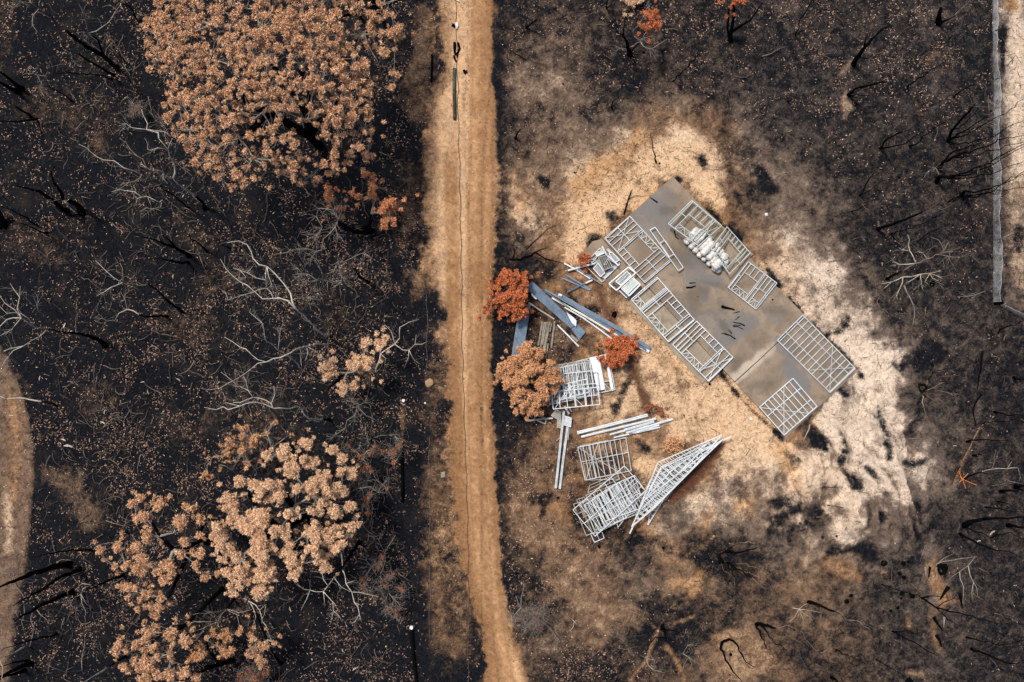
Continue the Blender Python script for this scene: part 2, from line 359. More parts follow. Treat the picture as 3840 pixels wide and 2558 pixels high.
# (strength, softness, stroke, bright, orange, grey)
LAND = [
 (.75, 40, [(1880, 420, 40), (1895, 800, 60), (1960, 900, 60), (2020, 780, 60)], .55, .25, .2),
 (.50, 45, [(1640, 1380, 30), (1640, 1700, 50), (1650, 2000, 75), (1680, 2300, 80), (1700, 2480, 60)], .15, .45, .0),
 (.62, 40, [(1660, 1960, 40), (1640, 2080, 50)], .35, .6, 0),
 (.50, 50, [(1990, 130, 60), (2090, 250, 100), (2300, 420, 110), (2150, 540, 120), (2440, 380, 70)], .25, .1, .35),
 (.62, 50, [(2000, 270, 50), (2050, 300, 40)], .4, .1, .35),
 (.60, 50, [(2020, 600, 90), (2120, 660, 90)], .40, .2, .3),
 (.65, 40, [(2440, 440, 60), (2620, 440, 60), (2700, 500, 60)], .25, .6, .1),
 (.50, 50, [(2560, 340, 60), (2500, 330, 60)], .25, .1, .5),
 (.55, 45, [(2000, 850, 60), (1950, 960, 50)], .5, .1, .3),
 (.85, 40, [(2100, 900, 70), (2200, 800, 90), (2300, 720, 90), (2420, 620, 60)], .50, .55, 0),
 (1.0, 30, [(2150, 960, 40), (2200, 850, 50), (2290, 760, 55), (2380, 730, 40)], .95, .35, 0),
 (1.0, 26, [(2430, 620, 30), (2500, 570, 40), (2600, 570, 45), (2640, 690, 45), (2700, 760, 40)], 1.0, .30, 0),
 (1.0, 26, [(2520, 610, 60)], .9, .3, 0),
 (.95, 30, [(2170, 690, 40), (2260, 620, 40), (2330, 580, 25), (2390, 520, 35)], .55, 1.0, 0),
 (.85, 34, [(2700, 620, 50), (2760, 720, 40), (2860, 800, 50)], .60, .35, .3),
 (.80, 40, [(2840, 620, 50), (2900, 760, 60), (3000, 900, 70)], .50, .1, .6),
 (.50, 50, [(2960, 560, 60), (3060, 700, 70), (3100, 850, 60)], .2, .1, .5),
 (.90, 40, [(2870, 900, 60), (2950, 1000, 60), (3020, 1090, 60), (3120, 1180, 70)], .70, .35, .3),
 (.95, 50, [(3080, 1030, 70), (3130, 1120, 90), (3230, 1250, 80), (3280, 1300, 70)], .80, .05, .8),
 (.95, 50, [(3260, 1360, 80), (3250, 1450, 80), (3330, 1550, 70), (3380, 1620, 60)], .85, .05, .75),
 (.95, 50, [(3130, 1480, 50), (3100, 1560, 60), (3200, 1680, 90), (3300, 1750, 70), (3420, 1790, 80), (3480, 1830, 50)], .90, .1, .85),
 (.75, 60, [(3350, 1330, 60), (3500, 1400, 60), (3520, 1600, 60), (3480, 1700, 50)], .15, 0, .8),
 (.90, 45, [(3020, 1730, 60), (3060, 1850, 80), (3120, 1960, 80), (3180, 2040, 50)], .80, .15, .75),
 (1.0, 35, [(3100, 1690, 40), (3150, 1780, 35)], 1.0, .2, .5),
 (.85, 50, [(2880, 1780, 70), (2900, 1900, 80), (3000, 2020, 90), (3180, 2040, 60)], .45, .1, .75),
 (1.0, 40, [(2300, 1330, 30), (2450, 1400, 60), (2560, 1440, 60), (2700, 1500, 70), (2830, 1640, 70), (2760, 1600, 60)], .95, .35, .05),
 (.95, 45, [(2560, 1520, 80), (2440, 1500, 80), (2320, 1560, 50), (2660, 1650, 70)], .60, .40, .1),
 (.90, 45, [(2850, 1700, 60), (2760, 1740, 60)], .80, .30, .2),
 (1.0, 22, [(2400, 1740, 22), (2430, 1755, 28)], 1.0, .35, 0),
 (.95, 32, [(2560, 1330, 30), (2600, 1400, 34)], .8, .5, 0),
 (.90, 36, [(2100, 1040, 50), (2200, 1130, 50), (2330, 1200, 50), (2450, 1330, 50)], .62, .50, .1),
 (.80, 40, [(2020, 960, 40), (2130, 1010, 40)], .45, .65, .1),
 (.60, 44, [(2110, 1260, 30), (2080, 1330, 20), (2160, 1350, 30)], .3, .3, .2),
 (.75, 50, [(1960, 1830, 50), (2060, 1680, 60), (2110, 1620, 50)], .35, .40, .1),
 (.75, 55, [(1980, 1960, 70), (2080, 2000, 70), (2130, 2120, 80), (2240, 2260, 80), (2240, 2360, 50)], .40, .35, .15),
 (.72, 40, [(2260, 2080, 50), (2380, 2100, 50), (2470, 2080, 40)], .25, .35, .2),
 (.92, 40, [(2500, 1960, 50), (2600, 1900, 70), (2720, 1840, 60), (2700, 1960, 40)], .60, .05, .85),
 (.60, 50, [(2760, 1960, 60), (2860, 2020, 60), (2900, 2080, 50)], .2, 0, .8),
 (.60, 44, [(2400, 2140, 60), (2420, 2250, 60)], .2, .1, .5),
 (.90, 24, [(2530, 2185, 22), (2600, 2190, 30), (2620, 2150, 22), (2600, 2220, 26)], .55, 1.0, 0),
 (.60, 30, [(2050, 2420, 50), (2080, 2360, 30)], .35, .2, .3),
 (.45, 60, [(2330, 2400, 60), (2500, 2450, 70)], .1, .1, .4),
 (.75, 26, [(2700, 2410, 40), (2780, 2400, 50), (2850, 2470, 60), (2740, 2500, 60)], .45, .55, .1),
 (.60, 30, [(2900, 2470, 30), (2960, 2540, 40)], .3, .5, .1),
 (.75, 22, [(3110, 2110, 28), (3170, 2140, 40), (3220, 2170, 20)], .30, .85, 0),
 (.80, 16, [(3310, 2150, 12), (3320, 2146, 12)], .6, .9, 0),
 (.85, 20, [(3510, 2090, 16), (3490, 2130, 20), (3510, 2180, 34), (3540, 2230, 30), (3530, 2270, 24), (3570, 2250, 20)], .40, .95, 0),
 (.65, 20, [(3500, 2300, 16), (3500, 2380, 18), (3520, 2440, 20)], .35, .8, 0),
 (.65, 18, [(3395, 2300, 8), (3410, 2350, 10)], .4, .7, 0),
 (.75, 16, [(3400, 2520, 14), (3440, 2530, 12), (3470, 2525, 10)], .5, .8, .2),
 (.85, 14, [(3190, 240, 10), (3170, 260, 12), (3150, 280, 8)], .5, .5, .4),
 (.85, 14, [(3170, 350, 14), (3160, 380, 16), (3180, 400, 12)], .6, .5, .2),
 (.6, 14, [(3155, 420, 10), (3165, 440, 8)], .4, .6, .2),
 (.5, 14, [(3480, 220, 16), (3520, 200, 12)], .2, .6, 0),
 (.45, 20, [(3430, 380, 14), (3450, 440, 10)], .2, .6, 0),
 (.50, 60, [(3000, 90, 70), (2900, 60, 80)], .05, 0, .5),
 (.35, 60, [(3300, 100, 60), (3200, 50, 60)], .0, 0, .5),
 (.40, 60, [(3150, 520, 60), (3300, 480, 50)], .0, 0, .6),
 (.40, 60, [(3350, 720, 60), (3500, 820, 60)], .0, 0, .6),
 (.45, 60, [(3450, 1060, 50), (3560, 1100, 50)], .0, 0, .6),
 (.50, 60, [(3560, 1250, 40), (3700, 1240, 40)], .0, 0, .6),
 (1.0, 26, [(3815, -400, 40), (3810, 60, 26), (3815, 260, 40), (3820, 500, 34), (3830, 700, 36)], .72, .05, .55),
 (.80, 40, [(3820, 700, 40), (3815, 900, 30), (3830, 1060, 40)], .40, .2, .4),
 (.70, 20, [(3790, 20, 30)], .3, .8, 0),
 (.60, 60, [(3650, 2150, 40), (3800, 2250, 40)], -.3, 0, .7),
 (.68, 26, [(-30, 1330, 40), (10, 1480, 80), (40, 1650, 92), (40, 1850, 92), (30, 2000, 84), (10, 2200, 74), (0, 2400, 54), (-10, 2600, 50)], -.05, .30, .35),
 (.85, 24, [(45, 1500, 16), (60, 1620, 20), (64, 1760, 22), (50, 1860, 20)], .30, .70, .1),
 (.85, 20, [(25, 1860, 14), (40, 1960, 16), (30, 2060, 14)], .55, .35, .3),
 (.50, 44, [(170, 1780, 30), (280, 1830, 60), (330, 1950, 50)], .0, .25, .2),
 (.40, 40, [(370, 540, 26), (390, 570, 20)], .0, .4, 0),
 (.50, 44, [(1600, 60, 40), (1570, 250, 60), (1560, 420, 50)], .05, .3, .1),
 (.62, 20, [(1628, 60, 8), (1626, 190, 8)], .3, .9, 0),
 (.40, 50, [(1500, 780, 50), (1540, 650, 50), (1520, 900, 50)], .05, .3, .1),
 (.62, 40, [(1570, 1040, 40), (1560, 1100, 30)], .2, .4, .0),
 (.5, 14, [(1510, 1540, 7), (1508, 1650, 7)], .3, .7, 0),
 (.70, 10, [(2480, 2330, 6), (2420, 2480, 8), (2365, 2550, 8)], .3, .85, 0),
 (.75, 12, [(2500, 2425, 8), (2540, 2480, 12), (2565, 2550, 14)], .3, .85, 0),
 (.60, 10, [(2385, 2290, 5), (2455, 2350, 6)], .3, .6, 0),
 (.55, 10, [(2525, 2338, 4), (2615, 2306, 4)], .3, .6, 0),
 (.60, 10, [(2655, 2310, 4), (2690, 2380, 6)], .3, .7, 0),
 (.62, 12, [(2560, 2088, 4), (2630, 2050, 5), (2675, 2015, 8)], .3, .6, .2),
 (.62, 10, [(3675, 1605, 5), (3635, 1680, 6), (3600, 1745, 7), (3575, 1815, 5)], .3, .7, 0),
 (.55, 12, [(3290, 750, 6), (3295, 850, 6)], .3, .3, .3), (.5, 12, [(3140, 830, 5), (3230, 840, 5)], .2, .3, .3),
]
CHAR = [
 (.95, 22, [(2545, 680, 16), (2500, 700, 20), (2440, 750, 12)]), (.95, 20, [(2630, 600, 24), (2640, 620, 20)]), (.5, 20, [(2395, 680, 14)]),
 (.95, 24, [(2660, 780, 24), (2700, 850, 26), (2760, 900, 20)]), (.9, 30, [(2790, 700, 40), (2740, 600, 30)]), (.9, 34, [(2720, 530, 40), (2800, 560, 40)]),
 (.9, 26, [(2850, 640, 34), (2880, 700, 24)]), (.9, 20, [(2230, 890, 26), (2215, 930, 20)]), (.85, 18, [(2290, 815, 22)]), (.85, 24, [(2040, 680, 24)]),
 (.8, 28, [(2020, 840, 26), (1960, 830, 20)]), (.85, 30, [(1960, 1010, 40), (1930, 1080, 30)]), (.8, 18, [(2060, 1040, 18)]), (.8, 18, [(2140, 1130, 16), (2170, 1180, 20), (2230, 1160, 14)]),
 (.8, 16, [(2302, 1178, 10)]), (.92, 40, [(2130, 1340, 50), (2060, 1400, 40), (2200, 1230, 40), (2270, 1310, 40)]), (.9, 40, [(1930, 1500, 50), (1960, 1650, 50), (1900, 1700, 40)]),
 (.9, 30, [(2190, 1750, 30), (2260, 1740, 30), (2330, 1700, 24)]), (.92, 30, [(2420, 1800, 30), (2330, 1850, 20)]), (.92, 40, [(2180, 1930, 50), (2240, 2000, 40), (2380, 1980, 30)]),
 (.8, 16, [(2430, 1690, 14), (2380, 1640, 10)]), (.75, 14, [(2360, 1420, 12), (2310, 1540, 12)]), (.95, 26, [(3045, 1640, 34), (3060, 1660, 34)]), (.85, 14, [(3170, 1480, 14), (3140, 1450, 10)]),
 (.9, 10, [(2700, 1400, 8), (2800, 1520, 7), (2900, 1610, 10), (2930, 1645, 14)]), (.85, 12, [(2960, 1120, 8), (3080, 1250, 10), (3150, 1310, 10), (3230, 1410, 10)]), (.9, 12, [(2880, 1010, 12), (2920, 1070, 10)]),
 (.8, 18, [(3180, 1200, 10), (3160, 1240, 10), (3110, 1250, 8)]), (.9, 34, [(3300, 1310, 20), (3350, 1290, 34), (3400, 1350, 40), (3290, 1360, 14)]), (.85, 24, [(3370, 1370, 26), (3500, 1330, 40)]),
 (.8, 14, [(3140, 1600, 8), (3170, 1680, 10), (3150, 1740, 8), (3200, 1830, 10)]), (.8, 14, [(3280, 1530, 10), (3330, 1640, 14), (3330, 1720, 14)]), (.9, 14, [(3250, 1750, 16), (3280, 1790, 12)]), (.9, 12, [(3200, 1790, 8), (3225, 1830, 16)]),
 (.7, 20, [(3270, 1560, 16), (3240, 1530, 10)]), (.8, 22, [(3390, 1740, 14), (3450, 1730, 14)]), (.7, 30, [(3400, 1480, 40), (3440, 1560, 30)]),
 (.75, 20, [(2950, 1700, 20), (2990, 1720, 14)]), (.75, 24, [(2900, 1880, 16), (2980, 1900, 20), (2900, 1960, 24)]), (.8, 26, [(3060, 1920, 14), (3000, 1960, 12)]), (.85, 40, [(2850, 2110, 50), (2700, 2090, 60), (2600, 2060, 40)]),
 (.9, 24, [(3110, 2080, 14), (3200, 2060, 20), (3270, 2080, 24)]), (.7, 30, [(2690, 1790, 20), (2780, 1850, 24)]), (.75, 24, [(2340, 2000, 20), (2520, 2060, 16)]), (.8, 30, [(2020, 2060, 20), (2080, 2110, 16), (2150, 2050, 16)]),
 (.75, 16, [(2000, 1880, 12), (2060, 1860, 14), (2030, 1930, 10)]), (.8, 16, [(3820, 860, 12), (3810, 930, 12)]), (.9, 14, [(3760, 100, 12), (3762, 260, 8)]), (.9, 30, [(130, 2000, 16), (125, 2100, 20)]),
 (.92, 10, [(75, 1430, 5), (110, 1530, 6), (140, 1680, 7), (142, 1800, 7), (130, 1900, 8), (120, 2020, 10)]),
 (.7, 14, [(2540, 1250, 12)]), (.8, 20, [(3720, 20, 14), (3700, 300, 10)]), (.85, 8, [(2705, 1390, 10)]), (.5, 30, [(1890, 620, 20), (1880, 760, 20)]), (.6, 24, [(1640, 2030, 16), (1670, 2090, 14)]), (.75, 24, [(1650, 2480, 22), (1720, 2500, 30), (1760, 2530, 24)]), (.7, 24, [(1660, 1520, 26), (1640, 1640, 20)]), (.8, 30, [(1680, 2200, 16), (1700, 2360, 20)]),
]
RUST = [(.9, 16, [(2520, 1870, 12), (2560, 1830, 26), (2640, 1750, 22), (2700, 1670, 12)]), (.6, 12, [(2190, 960, 14), (2440, 1545, 14)])]
SLAB = [(2523, 661), (2592, 735), (2700, 838), (2825, 953), (2813, 966), (2919, 1081), (3014, 1178), (3217, 1390), (2947, 1642), (2757, 1432), (2703, 1376), (2524, 1180), (2423, 1066), (2355, 997), (2262, 896)]
def in_poly(px, py, poly):
    inside = np.zeros(px.shape, bool); n = len(poly)
    for i in range(n):
        x0, y0 = poly[i]; x1, y1 = poly[(i + 1) % n]
        if y0 == y1: continue
        c = ((y0 > py) != (y1 > py)) & (px < (x1 - x0) * (py - y0) / (y1 - y0) + x0)
        inside ^= c
    return inside
GRID_U = """
1.5 2 2 2 2 1 2 1 1 1 2 2 1.5 1 1 1 2 1 1 5
2 3 3 2 1 2 2 1 .5 1 1.5 1.5 1 1 1 1 1 1 1 6
3 3.5 2.5 1.5 1 2 2.5 2 1 1 1 1 1.5 2 1 1 1.5 1 1 6
4 4.5 3.5 2 1.5 2 3 2 1.5 1.5 1 1 1 2 1 1 1.5 1 1 5.5
2.5 3 3 2.5 3.5 4 4.5 4.5 3.5 2 1 1.5 2 1.5 1 1 1 1 1 5
3.5 4 5 4.5 5.5 5.5 7 6 4.5 4 3 2 2 1.5 1 1 1 1 1 4.5
4 4 5.5 6 5 7.5 5 6.5 5 4 4 3 2 1 1 1 1 1 1 5
5 4.5 6 6 7 6 5 5 2.5 2.5 4 4 2.5 1 1 1.5 1 1 1 4.5
5.5 4.5 7 6 3.5 5 5 4 3 4 4.5 4 2.5 1 .7 1 1 1 1 4
3 5 5.5 5 5 5 5 5 4 4 5.5 5.5 4 1.5 .7 1 1 1 1 3.5
1.5 3 4 5 5 5 5 5 5 5 6 6.5 6 3 1 1 1 1 1 3
1.5 3 3.5 5 5 5 5 5 5 5 6 6.5 6.5 5 1.5 1 1 1 1 3
1.5 2.5 3.5 5 6 6 5 5 5 5 6 6 6.5 6.5 3 2 1.5 1 1 1.5
"""
GRID_L = """
1.5 3 4 5 6 6.5 6 6 6 6 6 6 6 7.5 6.5 3.5 3.5 2 1.2 1
2 3 4 5.5 6.5 6.5 5 6 7 6 6 6 6 6.5 6.5 3 2.5 2 1 1
1.5 2.5 4.5 6 6.5 7 7 7 7 6 6 5 6.5 7.5 6 3 2.5 2 1 .8
2 3 3.5 6 4.5 4.5 7 7 8 7.5 7.5 3 7 8 7 4.5 3 2.5 1 1
3 3.5 3 4 5 5.5 4.5 5 7.5 7 6 5 7.5 7 7 6.5 3.5 2 1 1.2
4 4 3 2.5 3 6 3.5 4.5 5 5.5 5.5 6 6.5 6.5 6 6.5 5.5 2 1.2 1.2
4.5 3.5 2 2 2 4 5 5.5 5 4.5 5 5 5.5 5 5 4 3 2 1.5 1.3
4.5 4.5 3 2.5 2.5 5.5 5 4 3.5 4 4 5 6 5.5 4 2.5 2 1.5 1.3 1.5
2.5 4 4.5 4 3 2.5 3.5 1.5 1 2.5 3.5 5.5 3 3.5 2.5 2 3.5 1.5 1.2 1.2
1.5 3 5 4.5 3.5 3 4 4 1.5 2.5 3.5 4 2.5 3 2.2 2 3.5 2 1 1
1.5 2.5 4.5 4.5 4 1.5 2 2 1.7 3 2.5 3 3 2 2 2 3 1.5 1 1
2.5 3 3 3.5 2 1 1.3 1.5 2.5 4 2.5 2.5 2.5 2 2 1.7 2.5 1.5 1 1
3 2 1.5 1.5 2 2 2 3.5 4 4 2.5 2 2 1.7 1.7 2 2 1.2 1 1
"""
_g = np.array([[float(v) for v in r.split()] for r in (GRID_U + GRID_L).strip().split("\n") if r.strip()])
_gx = 1920 + 48 + 96 * np.arange(20); _gy = np.concatenate([48 + 96 * np.arange(13), 1279 + 48 + 96 * np.arange(13)])
def grid_l(px, py):
    u = np.interp(px, _gx, np.arange(20)); v = np.interp(py, _gy, np.arange(26))
    i = np.clip(np.floor(u).astype(int), 0, 18); j = np.clip(np.floor(v).astype(int), 0, 24)
    fu = u - i; fv = v - j; fu = fu * fu * (3 - 2 * fu) * .5 + fu * .5; fv = fv * fv * (3 - 2 * fv) * .5 + fv * .5
    return (_g[j, i] * (1 - fu) + _g[j, i + 1] * fu) * (1 - fv) + (_g[j + 1, i] * (1 - fu) + _g[j + 1, i + 1] * fu) * fv
def furrow(px, py):
    """charcoal-washed furrows running down the ashen slope"""
    u = px * .30 + py * .95; v = px * .95 - py * .30
    w = (fbm(px / 150, py / 150, 141, 3) - .5) * 170
    f = fbm((v + w) / 40, u / 170, 151, 4, .55)
    m = sstep(px - .15 * (py - 1500), 2700, 3000) * sstep(-px, -3560, -3380) * sstep(py, 1150, 1450) * sstep(-py, -2150, -1950)
    return f, m
def paint(px, py):
    """masks for ground points given in photograph pixels"""
    n1 = (fbm(px / 90, py / 90, 11, 5, .6) - .5) * 2
    n2 = (fbm(px / 30, py / 30, 31, 4, .6) - .5) * 2
    wx = (fbm(px / 60, py / 60, 111, 4, .6) - .5) * 130; wy = (fbm(px / 60, py / 60, 121, 4, .6) - .5) * 130
    sand = 0.02 + 0.22 * sstep(fbm(px / 170, py / 170, 51, 5, .6), .54, .74)
    right = sstep(px, 1840, 1960)
    L = grid_l(px + wx, py + wy); f, fm = furrow(px, py)
    L = L + .75 * sstep(px, 2450, 2800) * sstep(-L, -2.4, -1.0) + .9 * sstep(L, 4.2, 6) * sstep(px, 2750, 2950) * sstep(py, 1150, 1350) + .4 * sstep(L, 4.5, 6) + (n1 * 1.6 + n2 * 2.1) * (.30 + .70 * sstep(L, .8, 4)) - fm * sstep(-f, -.50, -.34) * 2.3 + fm * sstep(f, .52, .68) * .9
    sR = np.interp(L, [.6, 1.2, 2, 3.5, 5.2], [.0, .14, .30, .60, .92]); bR = np.interp(L, [2.5, 3.5, 5, 7, 9], [-.35, -.10, .25, .72, 1.1])
    bright = np.full(px.shape, 0.0) + 0.10 * n1; orange = 0.18 + 0.15 * n1; grey = right * 0.45
    east = sstep(px - .25 * (py - 1000), 2780, 3080)
    sand = sand * (1 - right) + sR * right; bright = bright * (1 - right) + bR * right
    orange = orange * (1 - right) + right * (.14 + (1 - east) * (.34 + .45 * sstep(n1 + .5 * n2, -.1, .5)) * sstep(py, 400, 750) * (1 - .75 * sstep(py, 1950, 2150)))
    grey = right * np.clip(.12 + .62 * east + .25 * sstep(-py, -650, -450) + .1 * n2, 0, 1)
    for v, soft, pts, b, o, g in LAND:
        d = polyd(px, py, pts) + n1 * min(60, soft * 1.1) + n2 * soft * .6
        onr = np.mean([p[0] for p in pts]) > 1905 and np.mean([p[0] for p in pts]) < 3740
        m = sstep(-d, -soft, soft) * v; k = m / max(v, .01)
        if onr and soft >= 34:
            orange = orange * (1 - k * .9) + o * k * .9; grey = grey * (1 - k * .5) + g * k * .5; continue
        if onr and soft < 34 and soft > 13: sand = np.maximum(sand, m * (1 + .3 * n2)); k = k * .8
        else: sand = np.maximum(sand, m)
        bright = bright * (1 - k) + (b + .15 * n2) * k; orange = orange * (1 - k) + o * k; grey = grey * (1 - k) + g * k
    for v, soft, pts in CHAR:
        d = polyd(px, py, pts) + n1 * soft * .9 + n2 * soft * .9
        if soft >= 28: v = v * .35
        sand = sand * (1 - v * sstep(-d, -soft * .9, soft * .9))
    rust = 0 * px
    for v, soft, pts in RUST:
        d = polyd(px, py, pts) + n2 * soft * .7
        k = sstep(-d, -soft, soft) * v
        sand = sand * (1 - k) + .44 * k; bright = bright * (1 - k) - .5 * k; orange = orange * (1 - k) + .75 * k; grey = grey * (1 - k); rust = np.maximum(rust, k)
    # the dirt road
    l = ry(RL, py); r = ry(RR, py)
    n3 = (fbm(px / 11, py / 11, 41, 3, .6) - .5) * 2
    dl = px - l + n1 * 46 + n2 * 30 + n3 * 16; dr = r - px + n1 * 18 + n2 * 14 + n3 * 10
    k = sstep(dl, -20, 20) * sstep(dr, -9, 12)
    lane_c = np.interp(py, [0, 400, 800, 1200, 1600, 2000, 2300, 2558], [1815, 1812, 1800, 1798, 1800, 1815, 1835, 1880])
    lane_w = np.interp(py, [0, 700, 1300, 2558], [48, 50, 46, 52])
    lane = sstep(lane_w - np.abs(px - lane_c) + n2 * 10 + n3 * 5, -9, 9); rut = sstep(np.abs(px - lane_c), 8, 20) * sstep(-np.abs(px - lane_c), -44, -34) * lane
    lane2c = np.interp(py, [0, 600, 1000, 1300, 1600, 2558], [1690, 1690, 1700, 1704, 1714, 1790])
    lane2 = sstep(26 - np.abs(px - lane2c) + n2 * 9 + n3 * 4, -8, 8) * sstep(py, 480, 700)
    lane = np.maximum(lane, lane2 * .85)
    edge = 1 - sstep(np.minimum(px - l, (r - px) * 1.8), 0, 70)
    rb = .62 + .24 * n1 + .20 * n2 + .10 * n3 - .30 * lane + .10 * rut - .40 * edge; ro = .68 + .50 * lane + .25 * n2 + .20 * sstep(py, 1250, 1500)
    rs = 1.0 - .10 * edge - .10 * (1 - lane) * sstep(n2, 0, .5)
    sand = sand * (1 - k) + np.maximum(sand, rs) * k; bright = bright * (1 - k) + rb * k; orange = orange * (1 - k) + ro * k; grey = grey * (1 - k) + .12 * k
    for tab, wd in (([(0, 1758), (250, 1752), (430, 1738), (900, 1760), (1250, 1768), (1500, 1800), (1800, 1822), (2100, 1840), (2400, 1850), (2558, 1870)], 3), ([(0, 1852), (230, 1848), (330, 1836), (600, 1812), (760, 1806)], 5)):
        xx = np.interp(py, *zip(*tab)); q = sstep(wd + n2 * 10 + n3 * 8 + n1 * 6 - np.abs(px - xx), -4, 4)
        sand = sand * (1 - .36 * q)
    smooth = np.clip(k * (1 - edge) * .70 + lane * k * .3, 0, 1)
    return np.clip(sand, 0, 1), np.clip(bright, -.5, 1.2), np.clip(orange, 0, 1), np.clip(grey, 0, 1), smooth, rust
def relief(X, Y):
    px = X / S + CX; py = CY - Y / S
    z = (fbm(X / 9, Y / 9, 71, 4, .5) - .5) * 0.5 + (fbm(X / 1.6, Y / 1.6, 81, 3, .5) - .5) * 0.10
    # washed-out ridges south-east of the slab
    f_, m = furrow(px, py)
    z = z + sstep(f_, .34, .66) * m * .55
    f = np.clip(polyd(px, py, [(2300, 900, 190), (2700, 1150, 330), (2900, 1350, 260)]) / 180, 0, 1)
    f = np.minimum(f, np.clip(polyd(px, py, [(2000, 1250, 160), (2250, 1450, 200), (2350, 1850, 230), (2550, 1850, 120)]) / 150, 0, 1) + .1)
    l = ry(RL, py); r = ry(RR, py)
    f = np.minimum(f, np.clip(-np.minimum(px - l, r - px) / 60, 0.18, 1))
    return z * f * (1 - sstep(np.hypot(X, Y), 70, 110))
def gz(px, py):
    """ground height under a photograph pixel"""
    X = np.array([(px - CX) * S]); Y = np.array([(CY - py) * S]); return float(relief(X, Y)[0])
def attrs(me, px, py):
    for nm, a in zip(('sand', 'bright', 'orange', 'grey', 'smooth', 'rust'), paint(px, py)):
        at = me.attributes.new(nm, 'FLOAT', 'POINT'); at.data.foreach_set('value', a.astype(np.float32).ravel())
def grid_axis(half, fine, edge):
    core = np.arange(-half, half + 1e-6, fine); out = []; x = half; st = fine
    while x < edge: st *= 1.35; x += st; out.append(min(x, edge))
    out = np.array(out); return np.concatenate([-out[::-1], core, out])
def sheet(name, gx, gy, lift=0.0, keep=None):
    X, Y = np.meshgrid(gx, gy); Z = relief(X, Y) + lift
    v = np.stack([X, Y, Z], -1).reshape(-1, 3); nx, ny = len(gx), len(gy)
    i = np.arange(nx * ny).reshape(ny, nx)
    q = np.stack([i[:-1, :-1], i[:-1, 1:], i[1:, 1:], i[1:, :-1]], -1).reshape(-1, 4)
    o = np_mesh(name, v, q, M['ground'])
    attrs(o.data, X.ravel() / S + CX, CY - Y.ravel() / S)
    o.data.polygons.foreach_set('use_smooth', [True] * len(o.data.polygons))
    o['kind'] = 'structure'
    return o
sheet('ground', grid_axis(49, .16, 900), grid_axis(33.5, .16, 900))
def ribbon(name, ltab, rtab, y0, y1, n, lift):
    ys = np.arange(y0, y1, 6.0); rows = []
    for y in ys:
        rows.append(np.stack([np.linspace(float(ry(ltab, y)), float(ry(rtab, y)), n), np.full(n, y)], -1))
    R = np.array(rows); px = R[..., 0]; py = R[..., 1]
    X = (px - CX) * S; Y = (CY - py) * S; Z = relief(X, Y) + lift
    v = np.stack([X, Y, Z], -1).reshape(-1, 3); m = len(ys); i = np.arange(n * m).reshape(m, n)
    q = np.stack([i[:-1, :-1], i[1:, :-1], i[1:, 1:], i[:-1, 1:]], -1).reshape(-1, 4)
    o = np_mesh(name, v, q, M['ground']); attrs(o.data, px.ravel(), py.ravel())
    o.data.polygons.foreach_set('use_smooth', [True] * len(o.data.polygons)); o['kind'] = 'structure'
    return o
ribbon('dirt_road', RL, RR, -900, 3450, 36, .018)
ribbon('dirt_track', [(1200, -200), (1400, -60), (2600, -100)], [(1200, 10), (1350, 40), (1500, 100), (1650, 130), (1850, 130), (2000, 115), (2200, 90), (2600, 60)], 1210, 3000, 24, .018)
ribbon('dirt_track', [(-500, 3775), (600, 3785), (1150, 3790)], [(-500, 3900), (1150, 3900)], -500, 1150, 16, .018)

# ------------------------------------------------------------------ the concrete slab
def ell(m, P, cx, cy, rx, ry_, rot=0, soft=.35, warp=None):
    """0..1 mask of an uneven patch on the slab (photograph pixels)"""
    c = W(cx, cy)
    mp = m.n('ShaderNodeMapping'); mp.vector_type = 'TEXTURE'
    mp.inputs['Location'].default_value = (c.x, c.y, 0); mp.inputs['Rotation'].default_value = (0, 0, math.radians(-rot))
    mp.inputs['Scale'].default_value = (rx * S, ry_ * S, 1000)
    m.put(mp.inputs['Vector'], warp)
    ln = m.n('ShaderNodeVectorMath'); ln.operation = 'LENGTH'; m.put(ln.inputs[0], mp.outputs[0])
    return m.ramp(ln.outputs['Value'], 1 + soft, 1 - soft, 0, 1)
def slab_material(name, base1, base2, wet=(), dark=(), pale=()):
    m = NT(name); P = m.pos()
    w = m.n('ShaderNodeVectorMath'); w.operation = 'SUBTRACT'; m.put(w.inputs[0], m.noise(P, .8, 4, .6, col=True)); w.inputs[1].default_value = (.5, .5, .5)
    sc = m.n('ShaderNodeVectorMath'); sc.operation = 'SCALE'; m.put(sc.inputs[0], w.outputs[0]); sc.inputs['Scale'].default_value = 1.1
    ad = m.n('ShaderNodeVectorMath'); ad.operation = 'ADD'; m.put(ad.inputs[0], P); m.put(ad.inputs[1], sc.outputs[0]); PW = ad.outputs[0]
    col = m.mix(m.ramp(m.noise(P, .45, 7, .6, .5), .3, .7), base1, base2)
    col = m.mix(m.math('MULTIPLY', m.ramp(m.noise(P, .9, 7, .7, .7), .46, .66), .6), col, (.105, .076, .052))
    for a in pale:
        col = m.mix(m.math('MULTIPLY', ell(m, P, *a[:5], .5, PW), a[5]), col, (.44, .38, .30))
    for a in wet:
        col = m.mix(m.math('MULTIPLY', ell(m, P, *a[:5], .22, PW), a[5] * .8), col, (.118, .122, .130))
    for a in dark:
        col = m.mix(m.math('MULTIPLY', ell(m, P, *a[:5], .6, PW), a[5]), col, (.060, .050, .042))
    col = m.mix(m.math('MULTIPLY', m.ramp(m.noise(P, 9, 4, .7), .58, .75), .22), col, (.07, .055, .045))
    col = m.mix(m.math('MULTIPLY', m.noise(P, 40, 3, .7), .25), col, (.30, .25, .20))
    m.bump(m.noise(P, 30, 4), .15, .01)
    return m.done(col, .8, 0, .3)
